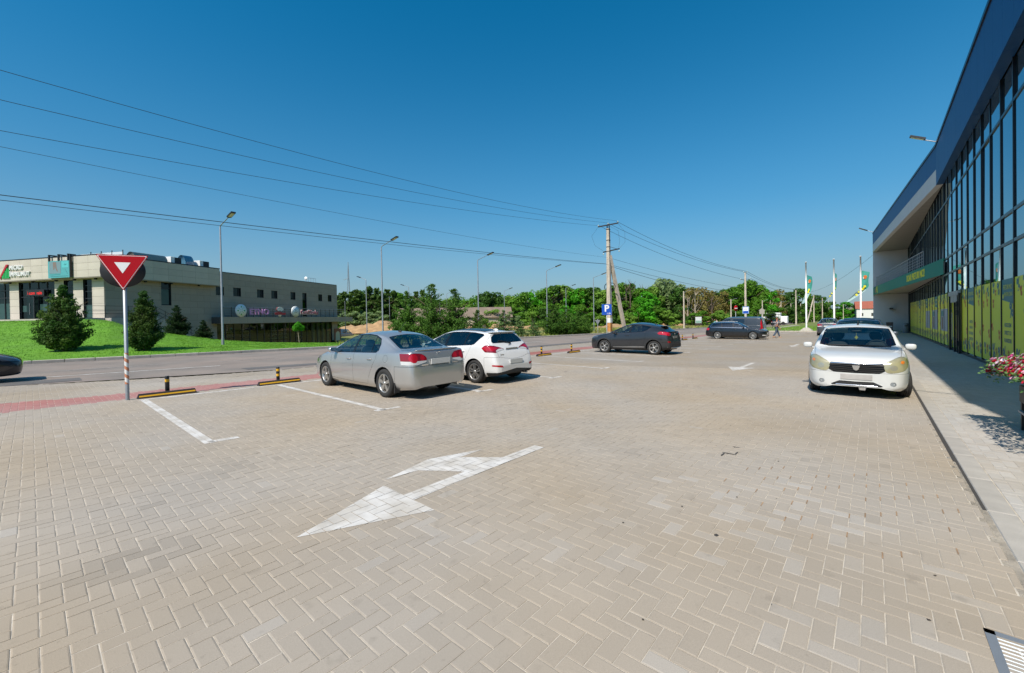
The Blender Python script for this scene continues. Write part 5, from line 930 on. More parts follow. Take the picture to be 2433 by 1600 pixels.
# signs on the building
M_SIGNW = mat('white sign letter', (.72, .71, .69), .5); M_SIGNG = mat('green sign', (.02, .36, .09), .5); M_SIGNR = mat('red sign', (.42, .02, .03), .5); M_PINK = mat('lilac sign letter', (.60, .28, .56), .5); M_PALE = mat('pale sign disc', (.74, .78, .80), .5)
sg = thing('bank_sign', 'raised white MICRO ÎMPRUMUT letters with a green bar and red slash logo', 'sign', tr(-.02, 9.9, 6.5), BA)
g = MB(); add_text(g, 'MICRO', .50, (-.06, .55, .26), (0, -1, 0), Z_, 0, .05, 1.0, .012, 'LEFT'); add_text(g, 'ÎMPRUMUT', .50, (-.06, .55, -.32), (0, -1, 0), Z_, 0, .05, 1.0, .012, 'LEFT'); g.build('lettering', M_SIGNW, sg)
g = MB(); g.prism([(-1.9, -.62), (-1.7, -.62), (-.72, .58), (-.98, .58)], (-.04, 0, 0), (0, -1, 0), Z_, .06); g.build('red_slash', M_SIGNR, sg)
g = MB(); [g.prism([(x_, -.62), (x_ + .14, -.62), (x_ + .14, h_ + .1), (x_, h_)], (-.03, 0, 0), (0, -1, 0), Z_, .06) for x_, h_ in ((-1.52, -.42), (-1.33, -.22), (-1.14, .0), (-.95, .2), (-.76, .12))]; g.build('green_bars', M_SIGNG, sg)
bb = thing('billboard', 'turquoise advertising board hung from black brackets on the roof edge', 'billboard', tr(-.1, 4.35, 6.4), BA)
g = MB(); g.box(-.10, .0, -1.25, 1.25, -.72, .70); g.build('board', mat('turquoise board', (.08, .33, .35), .5), bb)
for y_ in (-1.1, 0., 1.1): g = MB(); g.box(-.14, -.04, y_ - .06, y_ + .06, .70, 1.14); g.box(-.14, .4, y_ - .06, y_ + .06, 1.14, 1.24); g.build('bracket', M_BLACK, bb)
g = MB(); g.box(-.13, .02, -1.34, -1.25, -.72, 1.2); g.build('side_post', M_BLACK, bb)
g = MB(); g.prism([(-1.08, -.35), (.22, -.35), (.22, .62), (-1.08, .62)], (-.103, 0, 0), (0, -1, 0), Z_, .004); g.build('picture', mat('grey picture print', (.16, .25, .28), .6), bb)
g = MB(); g.prism([(-.66, .60), (-.30, .60), (-.24, .1), (-.10, -.15), (-.2, -.2), (-.40, .1), (-.45, .3), (-.5, .0), (-.62, -.05), (-.64, .2)], (-.108, 0, 0), (0, -1, 0), Z_, .003); g.build('picture_figure', mat('brown print', (.20, .15, .13), .6), bb)
g = MB(); g.prism([(.35, .1), (1.12, .1), (1.12, .62), (.35, .62)], (-.103, 0, 0), (0, -1, 0), Z_, .004); g.build('logo_field', mat('bright turquoise print', (.10, .45, .47), .5), bb)
g = MB(); g.tube([(-.108, -.55, .40), (-.108, -.73, .30), (-.108, -.91, .40)], .012, 5); g.tube([(-.108, -.73, .30), (-.108, -.73, .48)], .012, 5); [g.box(-.108, -.103, -1.12 + .06, .95, -.60 + .12 * k, -.58 + .12 * k) for k in range(1)]; g.box(-.108, -.103, -.15, 1.0, -.46, -.44); g.tube([(-.108, -.7, .0), (-.108, -1.0, -.4)], .012, 5); g.build('print_lines', mat('dark teal print', (.02, .12, .14), .6), bb)
# signs on the canopy railing
def csign(name, label, t, z): return thing(name, label, 'sign', tr(t, -.60, z), BA)
sg = csign('round_shop_sign', 'round white sign with a green leaf ornament beside the lilac ETNO letters', 12.55, 3.02)
g = MB(); g.lathe([(.001, 0), (.70, 0), (.70, .10), (.001, .10)], 32, (0, -.10, 0), 'y'); g.build('disc', M_PALE, sg)
g = MB()
for k in range(8):
    a = k * math.pi / 4; L_ = .23 if k % 2 == 0 else .19; r0 = .30 if k % 2 == 0 else .12; cs, sn = math.cos(a), math.sin(a)
    leaf = [(r0, 0), (r0 + L_ * .5, .085), (r0 + L_, 0), (r0 + L_ * .5, -.085)]
    if k % 2 == 0: g.prism([(x_ * cs - y_ * sn, x_ * sn + y_ * cs) for x_, y_ in leaf], (0, -.102, 0), X, Z_, .012)
    for r1 in ((.10, .30) if k % 2 else ()): g.tube([( (r1 + u) * cs - v * sn, -.108, (r1 + u) * sn + v * cs) for u, v in ((0, 0), (.09, .06), (.2, 0), (.09, -.06), (0, 0))], .016, 5)
g.build('leaf_ornament', M_SIGNG, sg)
sg = csign('etno_sign', 'lilac block letters ETNO on the canopy railing', 15.05, 2.88); g = MB(); add_text(g, 'ETNO', .92, (0, -.06, 0), X, Z_, 0, .05, 1.12, .02); g.build('lettering', M_PINK, sg)
sg = csign('fan_sign', 'white fan shaped sign with a dark red band between the ETNO and KomiSSionka letters', 18.1, 2.95); g = MB()
for k in range(6): a0, a1 = R(28 + 21 * k), R(28 + 21 * k + 18); g.prism([(.22 * math.cos(a0), .22 * math.sin(a0)), (.64 * math.cos(a0), .64 * math.sin(a0)), (.66 * math.cos((a0 + a1) / 2), .66 * math.sin((a0 + a1) / 2)), (.64 * math.cos(a1), .64 * math.sin(a1)), (.22 * math.cos(a1), .22 * math.sin(a1))], (0, -.06, -.05), X, Z_, .05)
g.lathe([(.001, 0), (.24, 0), (.24, .05), (.001, .05)], 20, (0, -.09, -.38), 'y'); g.build('fan', M_SIGNW, sg)
g = MB(); g.prism([(-.85, -.34), (-.6, -.38), (.85, -.36), (.85, -.10), (.4, -.14), (.1, -.02), (-.5, -.06), (-.85, -.12)], (0, -.115, 0), X, Z_, .04); g.tube([(-.16, -.1, -.02), (-.66, -.1, .18), (-.55, -.1, .38), (-.40, -.1, .55)], .03, 5); g.build('red_band', M_SIGNR, sg)
sg = csign('round_logo_sign', 'round white sign with a thin grey ring and small black emblem left of KomiSSionka', 20.7, 3.02); g = MB(); g.lathe([(.001, 0), (.68, 0), (.68, .14), (.001, .14)], 32, (0, -.14, 0), 'y'); g.build('disc', M_PALE, sg)
g = MB(); g.lathe([(.58, 0), (.61, 0)], 32, (0, -.144, 0), 'y'); g.tube([(-.3, -.146, -.12), (-.1, -.146, -.02), (.1, -.146, -.12), (.3, -.146, -.02)], .014, 4); g.tube([(0, -.146, .28), (-.1, -.146, .08), (.1, -.146, .08), (0, -.146, .28)], .014, 4); g.tube([(-.2, -.146, .0), (0, -.146, -.2), (.2, -.146, .0)], .014, 4); g.box(-.42, -.38, -.148, -.141, -.02, .02); g.box(.38, .42, -.148, -.141, -.02, .02); g.build('emblem', M_BLACK, sg)
sg = csign('komissionka_sign', 'red and white KomiSSionka lettering on the canopy railing', 23.3, 2.92); g = MB(); add_text(g, 'KomiSSionka', .80, (0, -.05, 0), X, Z_, 0, .03, .80, .035); g.build('letter_edge', M_SIGNW, sg); g = MB(); add_text(g, 'KomiSSionka', .80, (0, -.10, 0), X, Z_, 0, .012, .80, .0); g.build('lettering', mat('crimson letter', (.50, .03, .08), .5), sg)
# ---------------------------------------------------------------- the glass fronted store on the right
store = thing('store_building', 'dark glass fronted store with blue fascia and yellow green window posters', 'building', (0, 0, 0), ROT)
M_MULL = mat('dark mullion', (.010, .013, .020), .35, .3)
M_BLUE = mat('blue fascia panel', (.003, .068, .215), .5, .0, spec=.35, var=.05, scale=.8)
M_SOFF = mat('soffit lining', (.30, .28, .25), .7, var=.05, scale=1); M_SWHITE = mat('white render', (.62, .63, .62), .75, var=.04, scale=1.2)
def mirror_glass():
    m = bpy.data.materials.new('blue mirror glass'); m.use_nodes = True; t = m.node_tree; t.nodes.clear(); L = t.links.new
    d_ = t.nodes.new('ShaderNodeBsdfDiffuse'); d_.inputs[0].default_value = (.012, .022, .028, 1); g_ = t.nodes.new('ShaderNodeBsdfGlossy'); g_.inputs['Color'].default_value = (.62, .80, .86, 1); g_.inputs['Roughness'].default_value = .012
    fr = schlick(t, 1.6); mr = t.nodes.new('ShaderNodeMapRange'); mr.inputs['To Min'].default_value = .30; mr.inputs['To Max'].default_value = 1.
    mx = t.nodes.new('ShaderNodeMixShader'); o_ = t.nodes.new('ShaderNodeOutputMaterial'); nz = t.nodes.new('ShaderNodeTexNoise'); nz.inputs['Scale'].default_value = .5; bp = t.nodes.new('ShaderNodeBump'); bp.inputs['Strength'].default_value = .05; bp.inputs['Distance'].default_value = .05
    tc = t.nodes.new('ShaderNodeTexCoord'); L(tc.outputs['Object'], nz.inputs['Vector']); L(nz.outputs['Fac'], bp.inputs['Height']); L(bp.outputs[0], g_.inputs['Normal'])
    L(fr.outputs[0], mr.inputs[0]); L(mr.outputs[0], mx.inputs[0]); L(d_.outputs[0], mx.inputs[1]); L(g_.outputs[0], mx.inputs[2]); L(mx.outputs[0], o_.inputs[0]); return m
M_MIRR = mirror_glass()
NW = 3.08                                          # wall plane
LP = lambda s, n, z: (s, -n, z)
S0, S1 = 2.95, 66.6
far_n = lambda s: 2.77 - (2.77 - .05) * max(0, s - 34.0) / 32.0
b = MB(); b.box(S0, S1 + .3, -22, -NW - .08, -1.0, 11.0); b.build('core', mat('store interior dark', (.02, .02, .022), .9), store)
b = MB(); b.add([(s_, y_, z_ if z_ < 0 else gz(s_) + .10) for s_ in np.linspace(S0, S1, 20) for y_, z_ in ((-NW + .045, -1.2), (-NW + .045, 1), (-NW - .06, 1))], [(3 * i + k, 3 * i + 3 + k, 3 * i + 4 + k, 3 * i + 1 + k) for i in range(19) for k in (0, 1)]); b.build('plinth', M_MULL, store)
ms = [18.45 + 1.55 * k for k in range(-10, 32)]; ms = [m_ for m_ in ms if S0 < m_ < S1 + .1]
mm = MB().box(-.034, .034, -.06, .035, -.6, 9.2).mesh('mullion', M_MULL)
for m_ in ms: put('mullion', mm, store, (m_, -NW, -.3))
TZ = [3.68, 4.56, 7.66]
for z_ in TZ: b = MB(); b.box(S0, S1, -NW - .05, -NW + .030, z_ - .045, z_ + .045); b.build('transom', M_MULL, store)
pm = {}
edges = [S0] + ms + [S1]
for i in range(len(edges) - 1):
    a, c_ = edges[i], edges[i + 1]
    if c_ - a < .2: continue
    zz = [-.7] + TZ + [8.9]
    for k in range(4):
        key = (round(c_ - a, 2), k)
        if key not in pm: g = MB(); g.quad((.04, 0, zz[k] + .04), (c_ - a - .04, 0, zz[k] + .04), (c_ - a - .04, 0, zz[k + 1] - .04), (.04, 0, zz[k + 1] - .04)); pm[key] = g.mesh('glass_pane', M_MIRR)
        o = put('glass_pane', pm[key], store, (a, -NW + .004 * 0, 0)); o.rotation_euler = (random.gauss(0, .0011), 0, random.gauss(0, .0013))
# fascia: near part parallel to the wall, far part splaying outwards
def band(name, s0, s1, fn, z0, z1, m, dn=.0, seams=0., back=.3):
    n_ = max(1, int((s1 - s0) / 1.2)); ss = np.linspace(s0, s1, n_ + 1)
    me_ = None
    for i in range(n_):
        a, c_ = ss[i] + .004, ss[i + 1] - .004; q = MB(); na, nc = fn(a) - dn, fn(c_) - dn
        q.add([LP(a, na, z0), LP(c_, nc, z0), LP(c_, nc, z1), LP(a, na, z1), LP(a, na + back, z0), LP(c_, nc + back, z0), LP(c_, nc + back, z1), LP(a, na + back, z1)], [(0, 1, 2, 3), (4, 7, 6, 5), (0, 4, 5, 1), (3, 2, 6, 7), (0, 3, 7, 4), (1, 5, 6, 2)]); q.build(name, m, store)
band('fascia_panel', S0, 34.0, lambda s: 2.77, 8.88, 11.06, M_BLUE)
band('fascia_panel', 34.0, 66.2, far_n, 9.78, 11.06, M_BLUE); band('white_fascia', 34.0, 66.2, far_n, 8.88, 9.775, M_SWHITE, .0)
b = MB(); b.add([LP(S0, 2.72, 11.06), LP(34, 2.72, 11.06), LP(66.3, .0, 11.06), LP(66.3, .5, 11.06), LP(34, 3.2, 11.06), LP(S0, 3.2, 11.06), LP(S0, 2.72, 11.2), LP(34, 2.72, 11.2), LP(66.3, .0, 11.2), LP(66.3, .5, 11.2), LP(34, 3.2, 11.2), LP(S0, 3.2, 11.2)], [(0, 1, 2, 3, 4, 5), (6, 7, 8, 9, 10, 11), (0, 1, 7, 6), (1, 2, 8, 7), (2, 3, 9, 8)]); b.build('roof_edge', M_MULL, store)
b = MB(); b.box(S0, 66.8, -22, -3.2, 11.0, 11.12); b.add([LP(34, 3.2, 11.05), LP(66.3, .5, 11.05), LP(66.3, 3.2, 11.05)], [(0, 1, 2)]); b.build('roof', M_MULL, store)
b = MB(); b.quad(LP(34, 2.8, 8.9), LP(66.2, .07, 8.9), LP(66.2, 3.05, 8.9), LP(34, 3.05, 8.9)); b.quad(LP(S0, 2.78, 8.9), LP(34, 2.78, 8.9), LP(34, 3.08, 8.9), LP(S0, 3.08, 8.9)); b.build('soffit', M_SOFF, store)
so = MB()
for k in range(26): s_ = 35.5 + 1.2 * k; so.quad(LP(s_ - .012, far_n(s_) + .06, 8.894), LP(s_ + .012, far_n(s_) + .06, 8.894), LP(s_ + .012, 3.0, 8.894), LP(s_ - .012, 3.0, 8.894))
so.build('soffit_joint', M_MATTE, store)
b = MB(); b.box(66.2, 66.5, -3.1, -.05, -1.2, 8.88); b.box(66.5, 90, -22, -.05, -1.6, 11.0); b.build('end_wall', M_SWHITE, store)
b = MB(); b.box(64.1, 66.19, -1.75, -1.45, 2.0, 2.15); b.build('wall_lamp', M_BLACK, store)
# balcony with its green sign band
bal_n = lambda s: 3.0 - (3.0 - .05) * max(0, s - 33.4) / 32.8
b = MB(); b.add([LP(33.4, 2.99, 3.80), LP(66.2, .10, 3.80), LP(66.2, 3.04, 3.80), LP(33.4, 3.04, 3.80), LP(33.4, 2.99, 4.45), LP(66.2, .10, 4.45), LP(66.2, 3.04, 4.45), LP(33.4, 3.04, 4.45)], [(0, 3, 2, 1), (4, 5, 6, 7), (0, 1, 5, 4), (1, 2, 6, 5), (2, 3, 7, 6), (3, 0, 4, 7)]); b.build('balcony_slab', M_SOFF, store)
M_GRN = mat('green sign band', (.004, .20, .13), .6, spec=.3); M_YEL = mat('yellow lettering', (.80, .72, .03), .6, spec=.3); M_ORA = mat('orange print', (.62, .15, .02), .5)
b = MB(); b.add([LP(33.4, 2.99, 3.74), LP(66.2, .045, 3.74), LP(66.2, .045, 4.64), LP(33.4, 2.99, 4.64), LP(33.4, 3.03, 3.74), LP(66.2, .085, 3.74), LP(66.2, .085, 4.64), LP(33.4, 3.03, 4.64)], [(0, 1, 2, 3), (4, 7, 6, 5), (0, 4, 5, 1), (3, 2, 6, 7), (0, 3, 7, 4), (1, 5, 6, 2)]); gb = b.build('sign_band', M_GRN, store)
bd = Vector(LP(66.2, .045, 0)) - Vector(LP(33.4, 2.99, 0)); bd.normalize(); ex_ = -bd
def on_band(s, z, d=.012): return Vector(LP(s, bal_n(s), z)) + bd.cross(Vector((0, 0, 1))) * -d
g = MB(); add_text(g, 'DOAR PRETURI MICI!', .66, on_band(41.3, 4.19), ex_, Z_, 0, .006, 1.02, .015); g.build('lettering', M_YEL, gb)
g = MB(); c0 = on_band(63.2, 4.2, .014)
def disc(mb, c, r, mi=0, k=14, e=ex_): mb.add([c + e * (r * math.cos(a)) + Vector((0, 0, r * math.sin(a))) for a in np.linspace(0, 2 * math.pi, k, endpoint=False)], [tuple(range(k))], mi)
disc(g, c0 - ex_ * .9, .34, 0); [disc(g, c0 + ex_ * x_ + Vector((0, 0, z_)), r_, 1) for x_, z_, r_ in ((.3, .2, .2), (.75, .25, .22), (.5, -.1, .2), (.95, -.05, .17), (1.0, -.28, .14))]; g.build('sun_logo', [M_ORA, M_YEL], gb)
r = MB(); r.tube([(0, 0, 4.6), (0, 0, 5.72)], .02, 5); rp = r.mesh('railing_post', M_STEEL)
for s_ in np.arange(39.3, 64.5, .62): put('railing_post', rp, store, LP(s_, bal_n(s_) + .12, 0))
for z_ in (4.85, 5.05, 5.25, 5.45, 5.72):
    r = MB(); r.tube([LP(39.3, bal_n(39.3) + .12, z_), LP(64.5, bal_n(64.5) + .12, z_)], .014 if z_ < 5.7 else .028, 6); r.build('railing_bar', M_STEEL, store)
# window posters, one per pane
M_LIME = mat('yellow green poster film', (.84, .80, .03), .45, var=.03, scale=1); M_TEAL = mat('teal print', (.0, .17, .19), .45)
M_SHEET = mat('grey sheet', (.36, .38, .38), .6); M_BRN = mat('brown picture print', (.16, .08, .05), .6)
EXP = (-1, 0, 0)                                   # text runs from far to near as seen from the lot
DOOR0, DOOR1 = 18.45 + 1.55 * 6, 18.45 + 1.55 * 8
def poster(i, a, c_, door=False):
    rr = random.Random(i * 13 + 5); z0, z1 = .17 - GR * a * 0, 2.62; zb = gz(a) + .14; y = -NW + .012; p = MB(); e = .05; e1 = .05
    p.quad((a + e, y, zb), (c_ - e1, y, zb), (c_ - e1, y, z1), (a + e, y, z1), 0); w_ = c_ - a; y2 = y + .004
    teal = i in (0, 4, 12, 16, 20, -4)
    if teal:
        p.quad((a + e, y2, z1 - .76), (c_ - e, y2, z1 - .62 - .0), (c_ - e, y2, z1), (a + e, y2, z1), 1)
        add_text(p, 'PRETURI MICI', .20, ((a + c_) / 2, y2 + .004, z1 - .25), EXP, Z_, 0, 0, .9); add_text(p, 'PENTRU CASA', .17, ((a + c_) / 2 - .08, y2 + .004, z1 - .47), EXP, Z_, 0, 0, .9); disc(p, Vector((c_ - .22, y2 + .004, z1 - .52)), .08, 0, 12, Vector((-1, 0, 0)))
        lines = ['NEGOCIEM', 'DIRECT CU', 'FURNIZORII'] if i in (0, 12, 20) else ['INVESTIM', 'NUMAI IN', 'ECONOMIILE', 'CLIENTILOR']
        for k, tx in enumerate(lines): add_text(p, tx, .17, ((a + c_) / 2, y2, 1.22 - .235 * k), EXP, Z_, 1, 0, .95, .004)
    q = [(.15, .93, 1), (.70, .90, 1), (.42, .84, 2), (.10, .70, 2), (.75, .62, 1), (.08, .42, 2), (.80, .36, 2), (.22, .12, 1), (.78, .10, 1), (.52, .14, 2), (.60, .74, 2)]
    for (u, v, mi) in q:
        if teal and (v > .68 or .28 < v < .5): continue
        if (.40 < v < .8) and rr.random() < .45: continue
        sz = (.52 if mi == 1 else .30) * (.8 + .5 * rr.random()); u += rr.uniform(-.06, .06); v += rr.uniform(-.03, .03); an = rr.uniform(-.35, .35)
        add_text(p, '%', sz, (c_ - e - .1 - u * (w_ - .2), y2, zb + v * (z1 - zb)), (-math.cos(an), 0, math.sin(an)), (math.sin(an), 0, math.cos(an)), mi, 0, .95, .022)
    if i in (9, 10, 12, 13, 15, 16): p.quad((a + .02 + .1 * (i % 2), y2 + .002, zb + .75), (c_ - .02, y2 + .002, zb + .75), (c_ - .02, y2 + .002, zb + 2.0), (a + .02, y2 + .002, zb + 2.0), 3)
    if i in (10, 13): p.quad((a + .5, y2 + .005, zb + .85), (a + 1.0, y2 + .005, zb + .85), (a + 1.1, y2 + .005, zb + 1.6), (a + .6, y2 + .005, zb + 1.5), 4); p.quad((a + .3, y2 + .005, zb + 1.6), (a + 1.3, y2 + .005, zb + 1.6), (a + 1.3, y2 + .005, zb + 1.9), (a + .3, y2 + .005, zb + 1.9), 1)
    p.build('window_poster', [M_LIME, M_TEAL, M_ORA, M_SHEET, M_BRN], store)
for m_ in ms[:-1]:
    k = round((m_ - 18.45) / 1.55)
    if m_ < 61: poster(k, m_, m_ + 1.55)
d = MB(); y = -NW + .07
d.box(DOOR0 - .06, DOOR0 + .06, y - .02, y + .06, -.45, 2.5); d.box(DOOR1 - .06, DOOR1 + .06, y - .02, y + .06, -.45, 2.5); d.box(DOOR0, DOOR1, y - .02, y + .08, 2.42, 2.62, 1); d.box(DOOR0 + 1.5, DOOR0 + 1.6, y - .02, y + .05, -.45, 2.42); d.box(DOOR0 + .5, DOOR0 + .58, y - .02, y + .05, -.45, 2.42); d.box(DOOR0 + .5, DOOR1 - .5, y - .02, y + .05, 2.1, 2.42, 1)
for z_ in (.2, 1.6, 2.0): d.box(DOOR0 + .04, DOOR0 + .16, y + .05, y + .12, z_ - .12, z_ + .12)
dr = d.build('entrance_door', [M_MULL, M_STEEL], store); d = MB(); d.tube([(DOOR0 + 1.42, y + .11, .3), (DOOR0 + 1.42, y + .11, 1.6)], .018, 6); d.build('door_handle', M_STEEL, dr)
def floodlight(s, label, ext=1.0):
    f = thing('floodlight', label, 'floodlight', LPW(s, far_n(s) if s > 34 else 2.75, 11.15), ROT, 'floodlights on the store roof edge')
    a = MB(); a.tube([(0, -.3, -.1), (0, ext * .45, .28)], .03, 6); a.build('arm', M_STEEL, f); a = MB(); a.obox((0, ext * .75, .50), ((0, .82, .42), (1, 0, 0), (0, -.42, .82)), ext * .36, .15, .045); a.build('lamp_head', M_DARKMET, f); a = MB(); a.obox((0, ext * .75 + .02, .455), ((0, .82, .42), (1, 0, 0), (0, -.42, .82)), ext * .3, .11, .012); a.build('lamp_glass', M_CLEAR, f)
def LPW(s, n, z): return Vector((s * UX + n * NX, s * UY + n * NY, z))
floodlight(33.5, 'grey floodlight sticking out from the roof edge where the blue fascia bends'); floodlight(65.6, 'small floodlight at the far corner of the store roof', 1.2); 
floodlight(4.1, 'floodlight on a long arm at the near end of the store roof, above the picture', 2.45)
# ================================================================== street furniture
def gp(x, y, dz=0.): s, n = sn_of(x, y); return Vector((x, y, gz(s) + dz))
# ---- lamps along the road
def lamp_meshes(H):
    p = MB(); p.lathe([(.085, 0), (.085, .6), (.07, .7), (.045, H - .1), (.03, H)], 12); p.box(-.14, .14, -.14, .14, 0, .03)
    a = MB(); a.tube([(0, 0, H - .05), (.12, 0, H + .05), (1.35, 0, H + .40)], [.032, .03, .024], 8)
    h = MB(); h.obox((1.68, 0, H + .49), ((.96, 0, .27), (0, 1, 0), (-.27, 0, .96)), .36, .13, .04); h.obox((1.42, 0, H + .425), ((.96, 0, .27), (0, 1, 0), (-.27, 0, .96)), .12, .08, .055)
    g = MB(); g.obox((1.70, 0, H + .452), ((.96, 0, .27), (0, 1, 0), (-.27, 0, .96)), .26, .1, .01)
    return [('pole', p.mesh('pole', M_STEEL)), ('arm', a.mesh('arm', M_STEEL)), ('lamp_head', h.mesh('lamp_head', M_DARKMET)), ('lamp_glass', g.mesh('lamp_glass', M_CLEAR))]
LMP = lamp_meshes(7.95)
def street_lamp(x, y, label, rz, group, dz=0., meshes=None):
    t = thing('street_lamp', label, 'street lamp', gp(x, y, dz), rz, group)
    for n_, me in (meshes or LMP): put(n_, me, t)
    return t
RZR = ROT - R(90) + R(6)
for (x, y, dz, lab) in ((-18.9, 27.2, .12, 'nearest grey street lamp standing on the lawn in front of the ETNO letters'), (-10.7, 34.5, .0, 'grey street lamp behind the silver sedan'), (-3.4, 42.5, 0., 'grey street lamp rising behind the white hatchback roof'), (4.4, 52.0, 0., 'grey street lamp left of the concrete pole, by the junipers'), (12.0, 61.0, 0., 'grey street lamp just left of the concrete power pole')):
    street_lamp(x, y, lab, RZR, 'street lamps along the road', dz)
LMF = lamp_meshes(7.9)
for (x, y, lab, r_) in ((-20.9, 60., 'far street lamp with its arm to the left, beside the shop building', 1), (-18.1, 73.5, 'far street lamp with its arm to the left, above the bushes', 1), (-15., 87., 'far street lamp with its arm to the left, over the long shed roof', 1), (-14.3, 92., 'far street lamp with a short arm to the right, over the long shed', 0), (-1.5, 85.5, 'thin far street lamp between two nearer lamps', 0), (10.3, 79., 'thin far street lamp above the right juniper clump', 0)):
    street_lamp(x, y, lab, RZR + (R(180) if r_ else 0), 'street lamps on the far side road', 0, LMF)
for (x, y, H, lab) in ((-27.2, 68, 5.2, 'bare grey post beside the shop building canopy'), (-25.8, 88, 7.2, 'bare thin post among the dark pines'), (-17.8, 88., 7.0, 'bare thin post behind the leftmost juniper')):
    t = thing('post', lab, 'post', gp(x, y), 0); p = MB(); p.lathe([(.07, 0), (.04, H)], 8); p.build('pole', M_STEEL, t); p = MB(); p.lathe([(.05, H), (.001, H + .06)], 8); p.build('cap', M_STEEL, t)
# ---- concrete poles
M_PORC = mat('pale insulator', (.55, .62, .55), .25, coat=.5)
def cpole(x, y, H, label, w=.20, group='concrete poles along the road', name='utility_pole'):
    t = thing(name, label, 'pole', gp(x, y), ROT, group); p = MB(); a, b = w / 2, w * .32
    p.add([(sx * a, sy * a, -.2) for sx, sy in ((-1, -1), (1, -1), (1, 1), (-1, 1))] + [(sx * b, sy * b, H) for sx, sy in ((-1, -1), (1, -1), (1, 1), (-1, 1))], [(3, 2, 1, 0), (4, 5, 6, 7)] + [(k, (k + 1) % 4, 4 + (k + 1) % 4, 4 + k) for k in range(4)]); p.build('shaft', M_CONC, t); return t
def insul(t, pts, r=.055):
    for q in pts: m_ = MB(); m_.lathe([(.02, -.05), (r, 0), (r * .6, .05), (r, .09), (.02, .15)], 10, q); m_.build('insulator', M_PORC, t)
P1 = (13.1, 56.0); H1 = 14.0
p1 = cpole(*P1, H1, 'tall concrete power pole with a leaning brace behind the dark grey car', .56)
q = MB(); q.add([(-.15 + 0, -.14, -.2), (.15, -.14, -.2), (.15, .14, -.2), (-.15, .14, -.2)], [(0, 1, 2, 3)]); br0 = Vector((2.9, -.9, -.2)); br1 = Vector((.22, -.06, H1 - 3.6)); q = MB(); q.bar(br0, br1, .42, .36); q.build('brace', M_CONC, p1)
q = MB()
for sy in (-.15, .15): q.bar((0, sy, H1 - 1.9), (0, sy, H1 + .45), .11)
q.bar((-.45, 1.25, H1 + .35), (.45, -1.25, H1 + .62), .15); q.bar((-.1, .75, H1 - 3.1), (.2, -1.5, H1 - 2.85), .14); q.bar((.1, -.3, H1 - 2.5), (.2, -1.2, H1 - 2.85), .05); [q.box(-.22, .22, -.22, .22, H1 - z_, H1 - z_ + .07) for z_ in (.15, 1.6, 2.5, 3.1)]; q.build('crossarm', M_DARKMET, p1)
insul(p1, [(-.45, 1.2, H1 + .45), (0, 0, H1 + .62), (.45, -1.2, H1 + .75), (-.1, .7, H1 - 3.4), (.2, -1.45, H1 - 3.2)], .10)
q = MB(); [q.tube([( .25, sy + .5 * math.cos(a), 6.2 + .5 * math.sin(a)) for a in np.linspace(0, 2 * math.pi, 15)], .05, 5) for sy in (-.3, .3)]; q.build('cable_coil', M_BLACK, p1)
q = MB(); q.box(-.285, .285, -.285, .285, 1.4, 2.0); q.build('number_sign', M_WHITE, p1); q = MB(); q.box(-.283, .283, -.283, .283, .2, 1.35); q.build('painted_band', mat('orange band', (.50, .22, .06), .7, var=.4, scale=6), p1); q = MB(); q.tube([(.3, -.2, 0), (.3, -.2, 5.8)], .05, 6); q.build('conduit', M_STEEL, p1)
POLES = [(39.0, 69.5, 9.4), (69.5, 101.9, 8.6), (94.9, 130.9, 9.0), (117, 157, 9.0), (143, 188, 9.0)]
plab = ['concrete power pole with a crossarm standing behind the black estate car', 'concrete power pole on the green verge behind the walking man', 'concrete power pole with a slanting brace beyond the first flag', 'concrete pole with a white top beyond the second flag', 'far concrete pole between the second and third flags']
p2 = None
for k, (x, y, H) in enumerate(POLES):
    t = cpole(x, y, H, plab[k], .34)
    q = MB(); q.bar((0, .75, H - 1.1), (0, -.75, H - 1.1), .06); q.bar((0, .25, H + .1), (0, -.25, H + .1), .06); q.build('crossarm', M_DARKMET, t); insul(t, [(0, .25, H + .12), (0, -.25, H + .12), (0, .7, H - 1.05), (0, -.7, H - 1.05)], .08)
    if k == 2: q = MB(); q.bar((-4.2, 1.5, -.2), (-.1, .05, H - .9), .24); q.build('brace', M_CONC, t)
LPO = [(31.6, 76.5, 6.9, 'concrete lamp post by the sand heaps, left of the black estate car'), (50.5, 96., 6.3, 'concrete lamp post left of the stop sign'), (66.5, 110.6, 6.6, 'concrete lamp post behind the dark van roof'), (84, 130., 7.0, 'concrete post with a slanting brace behind the walking man'), (93.5, 139.6, 6.8, 'concrete lamp post left of the red car'), (103, 148.6, 7.0, 'concrete post right of the red car'), (115, 160, 7.5, 'thin concrete post left of the first flag'), (140, 176, 7.0, 'thin concrete post left of the round green tree'), (163, 203, 8.5, 'thin concrete post rising in front of the round green tree'), (134, 184, 6.5, 'small far post along the road'), (148, 196, 6., 'tiny far post in the middle of the road view')]
for k, (x, y, H, lab) in enumerate(LPO):
    t = cpole(x, y, H, lab, .26, 'concrete lamp posts along the road', 'lamp_post'); q = MB(); q.tube([(0, 0, H - .3), (.0, -.7, H + .05), (0, -1.3, H + .12)], .03, 6); q.build('arm', M_STEEL, t)
    if k == 3: q = MB(); q.bar((-.5, 3.6, -.2), (0, .1, H - 1.), .22); q.build('brace', M_CONC, t)
